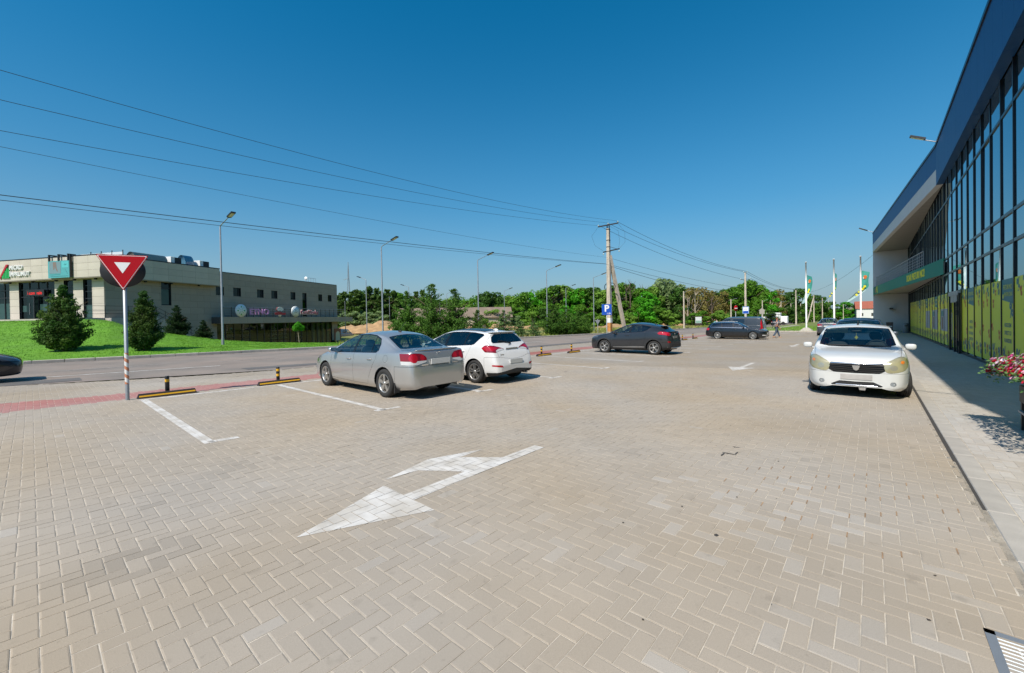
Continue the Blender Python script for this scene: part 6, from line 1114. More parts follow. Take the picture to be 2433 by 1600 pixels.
# ---- overhead lines
def line(a, b, sag, r, label, n=24, grp='overhead lines'):
    a, b = Vector(a), Vector(b); w = MB(); w.tube([a.lerp(b, k / n) - Vector((0, 0, 4 * sag * (k / n) * (1 - k / n))) for k in range(n + 1)], r, 5)
    return tag(w.build('overhead_cable', mat('cable', (.018, .018, .02), .6)), label, 'cable', grp)
B1 = gp(*P1); UV = Vector((UX, UY, 0)); NV = Vector((NX, NY, 0)); LA = 68.
def to_left(off, z1, zf, sag, r, label):
    """wire from the tall pole towards the unseen pole on the left, at height zf where it leaves the picture"""
    tau = 51.8 / LA; a = B1 + NV * off; a.z = z1; zA = z1 + (zf - z1 + 4 * sag * tau * (1 - tau)) / tau
    b = B1 + NV * off - UV * LA; b.z = zA; return line(a, b, sag, r, label)
for off, z1, zf, sag, r, lab in ((1.2, 14.35, 11.65, 1.5, .0122, 'highest overhead wire running left from the tall pole'), (0, 14.25, 10.9, 1.2, .0122, 'second overhead wire from the top, left of the tall pole'), (-1.2, 14.05, 10.0, .9, .0122, 'third overhead wire from the top, left of the tall pole'), (0, 9.6, 9.0, .7, .009, 'fourth overhead wire, meeting the tall pole at half height'), (-.1, 8.75, 7.05, .35, .018, 'thick twisted overhead cable left of the tall pole'), (.1, 8.7, 6.8, .45, .012, 'lowest overhead wire left of the tall pole')): to_left(off, z1, zf, sag, r, lab)
def poletop(k, off, dz): x, y, H = POLES[k]; v = gp(x, y, H + dz) + NV * off; return v
top1 = lambda off, z: Vector((B1.x, B1.y, z)) + NV * off
line(top1(1.2, 14.3), poletop(0, .25, .2), .9, .02, 'upper wire between the tall pole and the next pole'); line(top1(0, 14.2), poletop(0, -.25, .2), .8, .02, 'middle wire between the tall pole and the next pole'); line(top1(-1.2, 14.0), poletop(0, -.7, -.95), .8, .02, 'lower wire of three between the tall pole and the next pole')
line(top1(0, 9.6), poletop(0, .7, -.95) - Vector((0, 0, 1.9)), .4, .016, 'thin wire from half height of the tall pole to the next pole'); line(top1(0, 8.7), poletop(0, 0, -3.6), .3, .02, 'cable from the tall pole passing low over the forest edge'); line(top1(.1, 8.5), poletop(0, 0, -4.3), .5, .024, 'lowest cable between the tall pole and the next pole')
for k in range(4):
    for off, dz, lab in ((.25, .2, 'right upper'), (-.25, .2, 'left upper'), (.7, -.95, 'right lower'), (-.7, -.95, 'left lower')):
        line(poletop(k, off, dz), poletop(k + 1, off, dz), .7, .022, f'{lab} wire ' + ['right of the pole behind the black estate', 'between the second and third small poles', 'right of the braced pole', 'over the far end of the road'][k], 14)
line(poletop(1, 0, .1) - Vector((0, 0, .6)), LPW(66.2, .1, 8.6), 1.6, .014, 'service wire crossing behind the flags to the store corner')
for k, (pts) in enumerate((((-.45, 1.2, H1 + .4), (-.9, 2.0, H1 - .9), (-.7, 1.6, H1 - 2.2), (-.1, .75, H1 - 2.9)), ((.45, -1.2, H1 + .6), (.8, -2.0, H1 - .6), (.6, -2.1, H1 - 2.), (.2, -1.5, H1 - 2.8)), ((0, .1, H1 + .5), (.5, -1.2, H1 - .4), (.5, -1.4, H1 - 1.8), (.2, -1.4, H1 - 2.7)))):
    q = MB(); q.tube(pts, .012, 5); q.build('jumper_wire', MATS['cable'], p1)
# ---- traffic signs
def post(t, H, r=.035, m=None): p = MB(); p.lathe([(r, -.1), (r, H), (.001, H + .01)], 12); p.build('post', m or M_STEEL, t)
rounded = lambda P, r, n=5: [v for i in range(len(P)) for v in (lambda a, b, c: [Vector(b) + (Vector(a) - Vector(b)).normalized() * r * (1 - k / n) ** 2 + (Vector(c) - Vector(b)).normalized() * r * (k / n) ** 2 for k in range(n + 1)])(P[i - 1], P[i], P[(i + 1) % len(P)])]
M_SRED = mat('sign red', (.40, .0, .008), .6, spec=.2); M_SWH = mat('sign white', (.78, .78, .77), .4); M_SBL = mat('sign blue', (.008, .075, .42), .4); M_SBACK = mat('sign back grey', (.25, .26, .27), .5, .5)
yaw_y = R(90) + ROT - R(51)
ys = thing('yield_sign', 'red inverted triangle give way sign with black round back board on a striped post', 'traffic sign', gp(-8.66, 9.34), R(24))
post(ys, 2.75, .036)
tri = lambda s_, dz=0.: [(s_ * 0 - .60 * s_, .345 * s_ + dz), (0, -.69 * s_ + dz), (.60 * s_, .345 * s_ + dz)]
F_ = dict(ex=(1, 0, 0), ey=(0, 0, 1))
def plate(t, name, poly, z, y, th, m): p = MB(); p.prism([tuple(v) for v in poly], (0, y, z), (1, 0, 0), (0, 0, 1), th); return p.build(name, m, t)
zc = 2.98
q = MB(); q.lathe([(.001, 0), (.385, 0), (.385, .012), (.001, .012)], 40, (0, -.062, 0), 'y'); o = q.build('back_board', mat('sign black board', (.012, .013, .016), .6), ys); o.location = (0, 0, zc - .09); o.scale = (1.03, 1, .95)
plate(ys, 'red_plate', rounded(tri(.76), .04), zc, -.064, .010, M_SRED)
wl = plate(ys, 'white_line', rounded(tri(.728), .036), zc, -.0755, .0015, M_SWH); plate(ys, 'red_field', rounded(tri(.698), .033), zc, -.0785, .0015, M_SRED); plate(ys, 'white_centre', rounded(tri(.235), .004), zc + .015, -.0815, .0015, M_SWH)
M_STRIPE = bpy.data.materials.new('spiral tape'); M_STRIPE.use_nodes = True; nt = M_STRIPE.node_tree; tc = nt.nodes.new('ShaderNodeTexCoord'); sp = nt.nodes.new('ShaderNodeSeparateXYZ'); nt.links.new(tc.outputs['Object'], sp.inputs[0])
def nm(op, a, b=None):
    n = nt.nodes.new('ShaderNodeMath'); n.operation = op
    for i, v in enumerate((a, b)):
        if v is None: continue
        if isinstance(v, (int, float)): n.inputs[i].default_value = v
        else: nt.links.new(v, n.inputs[i])
    return n.outputs[0]
ang = nm('DIVIDE', nm('ARCTAN2', sp.outputs[1], sp.outputs[0]), 6.2832); fz = nm('FRACT', nm('ADD', nm('MULTIPLY', sp.outputs[2], 5.6), ang)); sel = nm('GREATER_THAN', fz, .55); mx = nt.nodes.new('ShaderNodeMix'); mx.data_type = 'RGBA'; mx.inputs['A'].default_value = (.66, .66, .64, 1); mx.inputs['B'].default_value = (.52, .20, .10, 1); nt.links.new(sel, mx.inputs['Factor']); nt.links.new(mx.outputs['Result'], nt.nodes['Principled BSDF'].inputs['Base Color'])
p = MB(); p.lathe([(.038, .36), (.038, 1.06)], 16); p.build('spiral_tape', M_STRIPE, ys)
ps = thing('parking_sign', 'blue square sign with a white P and small arrow behind the dark grey car', 'traffic sign', gp(6.6, 29.0), R(-10)); post(ps, 2.85, .03)
plate(ps, 'blue_board', rounded([(-.33, -.37), (.33, -.37), (.33, .37), (-.33, .37)], .03), 2.44, -.04, .012, M_SBL)
q = MB(); add_text(q, 'P', .62, (0, -.056, 2.50), (1, 0, 0), (0, 0, 1), 0, .002, 1., .02); q.box(-.0, .20, -.058, -.054, 2.17, 2.19); q.prism([(.18, -.045), (.28, 0), (.18, .045)], (0, -.054, 2.18), (1, 0, 0), (0, 0, 1), .002); q.build('symbol', M_SWH, ps)
bs = thing('bus_stop_sign', 'blue and white bus stop sign above the dark van roof', 'traffic sign', gp(30.3, 54.0), R(-25)); post(bs, 3.15, .035)
plate(bs, 'board', rounded([(-.36, -.46), (.36, -.46), (.36, .46), (-.36, .46)], .03), 2.85, -.05, .012, mat('sign pale blue', (.28, .42, .62), .4)); plate(bs, 'white_field', [(-.29, -.10), (.29, -.10), (.29, .36), (-.29, .36)], 2.85, -.064, .002, M_SWH); plate(bs, 'blue_field', [(-.29, -.42), (.29, -.42), (.29, -.13), (-.29, -.13)], 2.85, -.064, .002, M_SBL); plate(bs, 'bus_line', [(-.18, .10), (.18, .10), (.18, .14), (-.18, .14)], 2.85, -.067, .002, mat('dark green print', (.05, .16, .08), .5)); plate(bs, 'top_band', [(-.29, .40), (.29, .40), (.29, .44), (-.29, .44)], 2.85, -.064, .002, M_SBL)
ne = thing('no_entry_sign', 'red round no entry sign seen at a slant left of the bus stop sign', 'traffic sign', gp(33.3, 62.), R(24)); post(ne, 3.75, .035); q = MB(); q.lathe([(.001, 0), (.42, 0), (.42, .012), (.001, .012)], 28, (0, -.06, 3.3), 'y'); q.build('red_disc', M_SRED, ne); plate(ne, 'white_bar', [(-.30, -.07), (.30, -.07), (.30, .07), (-.30, .07)], 3.3, -.064, .003, M_SWH)
for (x, y, z, shape, lab) in ((10.7, 52., 1.55, [(-.34, .2), (0, -.38), (.34, .2)], 'grey back of a triangular sign left of the concrete pole'), (36.6, 61., 2.75, [(-.33, -.35), (.33, -.35), (.33, .15), (.45, .15), (0, .55), (-.45, .15), (-.33, .15)], 'pale back of an arrow shaped sign above the van'), (163, 198, 5.2, [(-.9, 0), (0, -.9), (.9, 0), (0, .9)], 'far pale sign back beside the third flag')):
    t = thing('road_sign', lab, 'traffic sign', gp(x, y), R(-20), 'road signs seen from behind'); post(t, z + .3, .03); plate(t, 'sign_back', shape, z, -.05, .012, mat('weathered sign back', (.36, .33, .29), .6) if z > 2 else M_SBACK)
# ---- wheel stops with flexible posts
M_YELB = mat('yellow reflective', (.72, .38, .015), .4)
def wheel_stop_meshes(two):
    a = MB(); L_, w0, w1, h = 1.1, .085, .045, .105
    a.add([(-L_ / 2, -w0, 0), (L_ / 2, -w0, 0), (L_ / 2, w0, 0), (-L_ / 2, w0, 0), (-L_ / 2 + .03, -w1, h), (L_ / 2 - .03, -w1, h), (L_ / 2 - .03, w1, h), (-L_ / 2 + .03, w1, h)], [(0, 1, 5, 4), (1, 2, 6, 5), (2, 3, 7, 6), (3, 0, 4, 7), (4, 5, 6, 7)])
    b = MB(); f = lambda t, o: (w0 + (w1 - w0) * t / h + o)
    for sg in (-1, 1): b.add([(-L_ / 2 + .03, sg * f(.04, .003), .04), (L_ / 2 - .03, sg * f(.04, .003), .04), (L_ / 2 - .03, sg * f(.072, .003), .072), (-L_ / 2 + .03, sg * f(.072, .003), .072)], [(0, 1, 2, 3)])
    c = MB(); c.lathe([(.05, 0), (.05, .03), (.036, .045), (.044, .06), (.036, .075), (.044, .09), (.044, .44), (.040, .45), (.001, .452)], 16)
    d = MB()
    for z in ((.20, .34) if two else (.31,)): d.lathe([(.0455, z), (.0455, z + .065)], 16)
    return a.mesh('rubber_block', mat('worn black rubber', (.028, .022, .020), .85, var=.3, scale=12)), b.mesh('yellow_strip', M_YELB), c.mesh('flexible_post', M_BLACK), d.mesh('yellow_band', M_YELB)
WS = {k: wheel_stop_meshes(k) for k in (0, 1)}
def wheel_stop(s, n, label, two, dy=-.0):
    t = thing('wheel_stop', label, 'wheel stop', W(s, n), ROT, 'rubber wheel stops with posts along the kerb line'); a, b, c, d = WS[two]; put('rubber_block', a, t); put('yellow_strip', b, t); o = put('flexible_post', c, t, (.02, .16, 0)); put('yellow_band', d, o)
for k, (s, n, two, lab) in enumerate(((2.1, -12.68, 0, 'rubber wheel stop with a single banded post, next to the give way sign'), (4.54, -12.6, 1, 'rubber wheel stop with a twice banded post, in front of the silver sedan bay'), (7.3, -12.6, 1, 'rubber wheel stop hidden ahead of the white hatchback'), (16.3, -12.1, 1, 'rubber wheel stop in the first empty bay right of the white hatchback'), (18.75, -11.95, 1, 'rubber wheel stop just left of the dark grey car'), (29.6, -11.75, 0, 'rubber wheel stop beside the rear bumper of the dark grey car'), (32.3, -11.65, 1, 'first of three wheel stops between the grey car and the black estate'), (35.2, -11.75, 1, 'middle of three wheel stops between the grey car and the black estate'), (38.2, -11.85, 0, 'last wheel stop before the black estate car'))): wheel_stop(s, n, lab, two)
# ---- bins, shelters, boards, flags
bn = thing('litter_bin', 'brown metal litter bin against the white end wall', 'bin', W(64.6, 1.45), ROT); q = MB(); q.box(-.25, .25, -.28, .28, .0, .92, bev=.02); q.build('bin_body', mat('brown metal', (.10, .075, .065), .55), bn); q = MB(); q.box(-.27, .27, -.30, .30, .92, 1.16); q.build('bin_hood', mat('brown metal', (0, 0, 0)), bn); q = MB(); q.box(-.29, -.255, -.2, .2, .62, .74); q.build('white_label', M_WHITE, bn)
bn = thing('litter_bin', 'grey round litter bin beside the glass front', 'bin', W(62.5, 2.72), ROT); q = MB(); q.lathe([(.24, 0), (.27, .05), (.27, .95), (.20, 1.05), (.001, 1.1)], 18); q.build('bin_body', mat('grey metal bin', (.20, .21, .22), .5), bn); q = MB(); q.box(-.30, -.25, -.12, .12, .72, .84); q.build('bin_slot', M_BLACK, bn)
sh = thing('bus_shelter', 'brown bus shelter with a white and green advert panel by the sand heaps', 'bus shelter', gp(43.6, 97.4), ROT - R(40))
q = MB(); q.box(-.75, .75, -.05, .05, .25, 2.3); q.build('advert_panel', M_WHITE, sh); q = MB(); q.box(-.72, .72, -.06, .06, .9, 1.45); q.build('green_print', mat('pale green print', (.30, .46, .38), .5), sh); q = MB(); q.box(-.76, .76, -.06, .07, .25, .85); q.box(-.8, 1.1, .1, 1.5, 2.35, 2.48); [q.box(x_ - .04, x_ + .04, y_ - .04, y_ + .04, 0, 2.35) for x_ in (-.75, 1.0) for y_ in (.15, 1.4)]; q.build('frame', mat('dark brown timber', (.06, .04, .03), .8), sh)
sh = thing('bus_shelter', 'dark framed open bus shelter behind the walking man', 'bus shelter', gp(41.9, 67.0), ROT - R(20)); q = MB(); [q.tube([(x_, y_, 0), (x_, y_, 2.35)], .035, 6) for x_ in (-.9, .9) for y_ in (-.5, .5)]; [q.tube([(-.9, y_, .55), (.9, y_, .55)], .025, 5) for y_ in (-.5, .5)]; q.build('frame', M_DARKMET, sh); q = MB(); q.box(-1.2, 1.3, -.8, .7, 2.35, 2.43); q.build('roof', M_DARKMET, sh)
M_FLAGT = mat('flag teal cloth', (.05, .30, .25), .8); M_FLAGW = mat('flag pale cloth', (.36, .50, .50), .8)
for k, (s, n, lab, ph, w1, w2) in enumerate(((64.6, -6.4, 'white flagpole on a concrete block, nearest the walking man', 0., .5, -.55), (63.9, -3.55, 'white flagpole in the middle of the three', 1.1, .16, -.95), (63.2, -1.05, 'white flagpole nearest the store corner', 2.0, .65, -1.3))):
    t = thing('flagpole', lab, 'flagpole', W(s, n, .10), ROT, 'flagpoles at the end of the car park'); H = 8.75
    p = MB(); p.lathe([(.095, .38), (.085, H * .55), (.082, H * .55), (.072, H - .05), (.11, H - .05), (.11, H + .02), (.001, H + .03)], 14); p.build('pole', M_WHITE, t)
    p = MB(); p.add([(x_ * .75, y_ * .75, -.1) for x_, y_ in ((-1, -1), (1, -1), (1, 1), (-1, 1))] + [(x_ * .62, y_ * .62, .08) for x_, y_ in ((-1, -1), (1, -1), (1, 1), (-1, 1))] + [(x_ * .22, y_ * .22, .42) for x_, y_ in ((-1, -1), (1, -1), (1, 1), (-1, 1))], [(8, 9, 10, 11)] + [(a + i, a + (i + 1) % 4, a + 4 + (i + 1) % 4, a + 4 + i) for a in (0, 4) for i in range(4)]); p.build('concrete_block', M_KERB, t)
    f = thing('flag', ['narrow folded teal flag on the flagpole nearest the walking man', 'teal flag edge on with a pale blown tail on the middle flagpole', 'wide teal flag with a pale blown tail on the flagpole nearest the store'][k], 'flag', W(s, n, .10), ROT, 'teal and white flags')
    NR = 22; vs = []
    for i in range(NR + 1):
        u = i / NR; z = H - 1.65 - 3.6 * u; drift = (w2 * max(0, (u - .45) / .55) ** 1.3); w_ = (w1 if u < .5 else w1 * (1 - (u - .5) * .8)) * (1 + .1 * math.sin(9 * u + ph))
        for j in range(7):
            v = j / 6; vs.append((.12 + .1 * math.sin(6 * u + ph) + .08 * math.sin(5 * v + 7 * u), -(.10 + v * w_ + drift * 1.15) , z - .25 * v * (1 - u) - .0))
    fs = [(i * 7 + j, i * 7 + j + 1, (i + 1) * 7 + j + 1, (i + 1) * 7 + j) for i in range(NR) for j in range(6)]; hi = int(NR * .62) * 6
    me = pydata('flag_cloth', vs, fs, [M_FLAGT, M_FLAGW], True); me.polygons.foreach_set('material_index', [0 if q_ < hi else 1 for q_ in range(len(fs))]); put('flag_cloth', me, f)
    e = MB()
    for (u, v, r_, mi) in ((.20, .5, .17, 0), (.24, .62, .11, 0), (.27, .45, .10, 2), (.50, .5, .12, 1), (.57, .55, .10, 1), (.63, .5, .12, 1), (.70, .45, .10, 1), (.80, .55, .13, 1)):
        i = int(u * NR); j = int(v * 6); c = Vector(vs[i * 7 + j]); c.x -= .06; e.add([c + Vector((-.02, r_ * min(1, w1 * 1.6 if u < .6 else .8) * math.cos(a), r_ * math.sin(a))) for a in np.linspace(0, 2 * math.pi, 10, endpoint=False)], [tuple(range(10))], mi)
    e.build('flag_print', [M_ORA, M_YEL, M_WHITE], f)
# ---- drain grating and the flower trough at the right edge
gt = thing('drain_grate', 'slotted steel drain grating set in the paving at the bottom right corner', 'grate', W(3.33, .46, .002), ROT)
q = MB(); q.box(-1.5, .0, -.02, .02, -.02, .003); q.box(-1.5, .0, -.42, -.38, -.02, .003); q.box(-.04, 0, -.42, .02, -.02, .003); q.build('grate_frame', M_STEEL, gt)
q = MB(); q.box(-1.5, -.04, -.38, -.02, -.02, -.012); q.build('grate_pit', M_BLACK, gt)
q = MB()
for k in range(42): x_ = -.055 - .034 * k; q.add([(x_, -.38, -.004), (x_ - .008, -.38, .003), (x_ - .016, -.38, -.004), (x_, -.02, -.004), (x_ - .008, -.02, .003), (x_ - .016, -.02, -.004)], [(0, 1, 4, 3), (1, 2, 5, 4), (0, 2, 1), (3, 4, 5)])
q.build('grate_bar', mat('bright steel', (.24, .27, .30), .45, 1.), gt)
fp = thing('flower_trough', 'black metal trough on legs overflowing with pink, red and white petunias', 'planter', W(9.62, 1.62), ROT)
q = MB(); q.box(-2.6, -.02, -.42, -.02, .42, .66); q.build('trough', M_DARKMET, fp)
for (x_, y_) in ((-.06, -.06), (-.06, -.38), (-2.5, -.06), (-2.5, -.38)): q = MB(); q.box(x_ - .03, x_ + .03, y_ - .03, y_ + .03, 0, .66); q.build('leg', M_DARKMET, fp)
q = MB(); q.bar((-.06, -.02, .28), (-2.5, -.02, .28), .04, .03); q.bar((-.06, -.06, .28), (-.06, -.38, .28), .04, .03); q.build('rail', M_STEEL, fp)
fl = {k: MB() for k in range(4)}; lf = MB(); rr = random.Random(3)
for k in range(1300):
    a = rr.random(); x_ = .16 - 2.6 * a ** 2.2 + rr.gauss(0, .05); y_ = rr.uniform(-.55, .27); h_ = .70 + .40 * math.sqrt(max(0, 1 - ((y_ + .06) / .52) ** 2)) * (1 - .5 * max(0, x_ + .02) / .2) * rr.uniform(.72, 1.) + rr.gauss(0, .02); c = Vector((x_, y_, h_)); nrm = Vector((rr.gauss(0, .5) + .2, (y_ + .2) * 2 + rr.gauss(0, .4) + .3, .7)).normalized(); t1 = nrm.orthogonal().normalized(); t2 = nrm.cross(t1)
    r_ = .026 + .012 * rr.random(); mi = (0 if rr.random() < .45 else 1) if (x_ * 3.1 % 1.) < .5 else rr.choice((1, 2, 2, 3)); vs_ = [c - nrm * .012]
    for j in range(10): an = 2 * math.pi * j / 10; rad = r_ * (1. if j % 2 else .78); vs_.append(c + t1 * rad * math.cos(an) + t2 * rad * math.sin(an) + nrm * .01)
    fl[mi].add(vs_, [(0, 1 + j, 1 + (j + 1) % 10) for j in range(10)], 0, True)
    for _ in range(2):
        c2 = c + Vector((rr.gauss(0, .05), rr.gauss(0, .05), -.03 + rr.gauss(0, .03))); d1 = Vector((rr.gauss(0, 1), rr.gauss(0, 1), rr.gauss(0, .5))).normalized() * .028; d2 = d1.orthogonal().normalized() * .014; lf.add([c2 - d1, c2 + d2, c2 + d1, c2 - d2], [(0, 1, 2, 3)])
pt = thing('petunias', 'pink, red and white petunia flowers spilling over the trough', 'flowers', W(9.62, 1.62), ROT)
for k, (nm_, col) in enumerate((('pink_bloom', (.55, .05, .20)), ('red_bloom', (.50, .006, .03)), ('white_bloom', (.70, .55, .60)), ('striped_bloom', (.60, .25, .38)))): tag(fl[k].build(nm_, mat(nm_, col, .7, var=.35, scale=40), pt), kind='stuff')
tag(lf.build('leaves', mat('petunia leaf', (.07, .16, .03), .6, var=.3, scale=20), pt), kind='stuff')
# ---- people
M_SKIN = mat('skin', (.42, .20, .13), .55)
def person(x, y, rz, label, shirt, trousers, legs=(.32, -.28), hold=True, hair=(.16, .07, .03), scale=1.0, shirt2=None):
    t = thing('person', label, 'person', gp(x, y), rz)
    def skin(name, pts, edges, rad, m, lv=2):
        me = bpy.data.meshes.new(name); me.from_pydata([tuple(Vector(p) * scale) for p in pts], edges, []); o = bpy.data.objects.new(name, me); COL.objects.link(o); o.modifiers.new('skin', 'SKIN'); s = o.modifiers.new('sub', 'SUBSURF'); s.levels = s.render_levels = lv
        for i, r_ in enumerate(rad): r2 = (r_, r_) if isinstance(r_, (int, float)) else r_; me.skin_vertices[0].data[i].radius = (r2[0] * scale, r2[1] * scale); me.skin_vertices[0].data[i].use_root = (i == 0)
        dg = bpy.context.evaluated_depsgraph_get(); m2 = bpy.data.meshes.new_from_object(o.evaluated_get(dg)); bpy.data.objects.remove(o); m2.materials.clear(); m2.materials.append(m); m2.polygons.foreach_set('use_smooth', [True] * len(m2.polygons)); return put(name, m2, t)
    a, b = legs                                     # local +x is forward
    hip = .90; L1, L2 = .43, .42
    def leg(y_, sw): k = Vector((L1 * math.sin(sw) + .05, y_, hip - L1 * math.cos(sw))); f_ = k + Vector((L2 * math.sin(sw - (.25 if sw < 0 else .05)), 0, -L2 * math.cos(sw - (.25 if sw < 0 else .05)))); return k, f_
    k1, f1 = leg(.10, a); k2, f2 = leg(-.10, b); lo = min(f1.z, f2.z) - .06
    body = [(0, 0, .98), (0, .02, 1.2), (.02, 0, 1.40), (.03, 0, 1.49), (.05, 0, 1.56), (.07, 0, 1.66), (.05, 0, 1.75), (.03, .19, 1.40), (-.02, .25, 1.14), (.06 if hold else .02, .25, .90), (.10, .24, .82), (.03, -.19, 1.40), (-.04, -.25, 1.13), (.14, -.24, .93), (.19, -.23, .86), (0, .10, hip), k1, f1, f1 + Vector((.16, .02, -.04)), (0, -.10, hip), k2, f2, f2 + Vector((.16, -.02, -.04))]
    ed = [(0, 1), (1, 2), (2, 3), (3, 4), (4, 5), (5, 6), (2, 7), (7, 8), (8, 9), (9, 10), (2, 11), (11, 12), (12, 13), (13, 14), (0, 15), (15, 16), (16, 17), (17, 18), (0, 19), (19, 20), (20, 21), (21, 22)]
    ra = [(.15, .11), (.145, .11), (.15, .11), .06, .065, .095, .075, .062, .045, .034, .04, .062, .045, .034, .04, .085, .058, .042, .032, .085, .058, .042, .032]
    skin('body', body, ed, ra, M_SKIN)
    skin('shirt', [(0, 0, .90), (0, 0, 1.15), (.02, 0, 1.38), (.03, 0, 1.45), (.03, .19, 1.40), (-.01, .235, 1.22), (.03, -.19, 1.40), (-.02, -.235, 1.22)], [(0, 1), (1, 2), (2, 3), (2, 4), (4, 5), (2, 6), (6, 7)], [(.175, .13), (.165, .125), (.165, .12), .075, .075, .07, .075, .07], shirt)
    skin('trousers', [(0, 0, 1.04), (0, .10, hip), k1, f1 + Vector((0, 0, .02)), (0, -.10, hip), k2, f2 + Vector((0, 0, .02))], [(0, 1), (1, 2), (2, 3), (0, 4), (4, 5), (5, 6)], [(.165, .125), .105, .08, .066, .105, .08, .066], trousers)
    h = MB(); blob(h, (.035, 0, 1.735), (.095, .086, .07), .9, 8); h.build('hair', mat('hair %.2f' % hair[0], hair, .8), t).scale = (scale,) * 3
    f_ = MB(); blob(f_, (.165, 0, 1.655), (.022, .016, .022), 1, 5); f_.build('nose', M_SKIN, t).scale = (scale,) * 3
    e = MB(); [blob(e, (.15, y_, 1.69), (.012, .012, .009), 1, 4) for y_ in (.035, -.035)]; e.build('eye', M_BLACK, t).scale = (scale,) * 3; e = MB(); [blob(e, (.06, y_, 1.665), (.022, .012, .035), 1, 5) for y_ in (.096, -.096)]; e.build('ear', M_SKIN, t).scale = (scale,) * 3
    for f0 in (f1, f2): s = MB(); blob(s, (f0.x + .05, f0.y, f0.z - .045), (.135, .05, .045), .7, 7); s.build('shoe', mat('tan shoe', (.38, .24, .15), .7), t).scale = (scale,) * 3
    for hx_, hy_, hz_ in ((.12, .24, .80), (.21, -.23, .84)):
        g = MB(); blob(g, (hx_, hy_, hz_), (.045, .02, .04), .8, 6)
        for q_ in range(4): g.tube([(hx_ - .02 + .016 * q_, hy_, hz_ - .02), (hx_ - .018 + .017 * q_, hy_, hz_ - .065 - .006 * (q_ in (1, 2))), (hx_ - .014 + .017 * q_, hy_ - .01, hz_ - .095)], [.009, .008, .006], 6)
        g.tube([(hx_ + .03, hy_, hz_ + .01), (hx_ + .055, hy_ - .01, hz_ - .03)], [.010, .007], 6); g.build('hand', M_SKIN, t).scale = (scale,) * 3
    t.location.z -= lo * scale; return t
def plaid():
    m = mat('plaid shirt', (.35, .33, .34), .8); t_ = m.node_tree; tc_ = t_.nodes.new('ShaderNodeTexCoord'); wv = []
    for d_, sc in (('X', 6.), ('Z', 7.)): w_ = t_.nodes.new('ShaderNodeTexWave'); w_.bands_direction = d_; w_.inputs['Scale'].default_value = sc; t_.links.new(tc_.outputs['Object'], w_.inputs['Vector']); wv.append(w_)
    ml = t_.nodes.new('ShaderNodeMath'); ml.operation = 'MULTIPLY'; t_.links.new(wv[0].outputs['Fac'], ml.inputs[0]); t_.links.new(wv[1].outputs['Fac'], ml.inputs[1]); rp = t_.nodes.new('ShaderNodeValToRGB'); rp.color_ramp.elements[0].color = (.05, .04, .06, 1); rp.color_ramp.elements[1].color = (.62, .55, .52, 1); rp.color_ramp.elements[1].position = .5; t_.links.new(ml.outputs[0], rp.inputs[0]); t_.links.new(rp.outputs[0], t_.nodes['Principled BSDF'].inputs['Base Color']); return m
person(23.6, 37.2, R(-12), 'man in a plaid short sleeved shirt and blue jeans walking past the parked cars', plaid(), mat('blue jeans', (.055, .085, .13), .85, var=.25, scale=9), (.30, -.30), hair=(.20, .06, .03))
person(43.5, 88.5, R(120), 'person in a white top standing by the road behind the black estate', mat('white cotton', (.66, .62, .60), .8), mat('dark shorts', (.05, .055, .06), .8), (.05, -.05), hair=(.03, .02, .015), scale=.96)
bag = thing('bag', 'turquoise bag beside the person in the white top', 'bag', gp(43.0, 88.3, .75), R(100)); q = MB(); blob(q, (0, 0, .25), (.16, .22, .25), .6, 8); q.build('bag_body', mat('turquoise cloth', (.12, .36, .34), .8), bag); q = MB(); q.tube([(0, -.1, .48), (0, -.06, .62), (0, .06, .62), (0, .1, .48)], .012, 5); q.build('handle', M_BLACK, bag)
# ================================================================== lawn, trees and other plants
def itp(x, T): xs, ys = zip(*T); return float(np.interp(x, xs, ys))
CREST = [(-1.45, 36.0, 2.14), (-1.226, 34.9, 2.14), (-1.0, 32.3, 2.14), (-.965, 31.6, 2.0), (-.92, 31.0, 1.55), (-.85, 29.7, 1.12), (-.725, 30.2, .55), (-.69, 30.4, .42), (-.59, 31.5, .16), (-.42, 33.5, -.06), (-.28, 36, -.14)]
def kerb_depth(c):
    y = 25.
    for _ in range(6): s = c * y * UX + y * UY; y = (-28.5 + 3.3 * min(1, max(0, s) / 45)) / (c * NX + NY)
    return y
def lawn_z(c, y):
    yk = kerb_depth(c) + .1; yc = itp(c, [(a, b) for a, b, _ in CREST]); zc = itp(c, [(a, z) for a, _, z in CREST]); s, _ = sn_of(c * yk, yk); zk = gz(s) + .13; t = (y - yk) / (yc - yk)
    if t <= 1: e = max(0, t); return zk + (zc - zk) * (e * e * (3 - 2 * e) * .55 + e * .45)
    if c < -1.0: return zc
    return max(-1.5, zc - (y - yc) * .55)
def lawn():
    cs = np.linspace(-1.45, -.30, 116); T = np.linspace(0, 1.22, 30); vs = []
    for c in cs:
        yk = kerb_depth(c) + .08; yc = itp(c, [(a, b) for a, b, _ in CREST])
        for t in T: y = yk + (yc - yk) * t; vs.append((c * y, y, lawn_z(c, y) + .02 * mnoise.noise((c * y * .6, y * .6, 0))))
    k = len(T); return tag(put('lawn', pydata('lawn', vs, [(i * k + j, (i + 1) * k + j, (i + 1) * k + j + 1, i * k + j + 1) for i in range(len(cs) - 1) for j in range(k - 1)], M_GRASS, True)), kind='structure')
lawn()
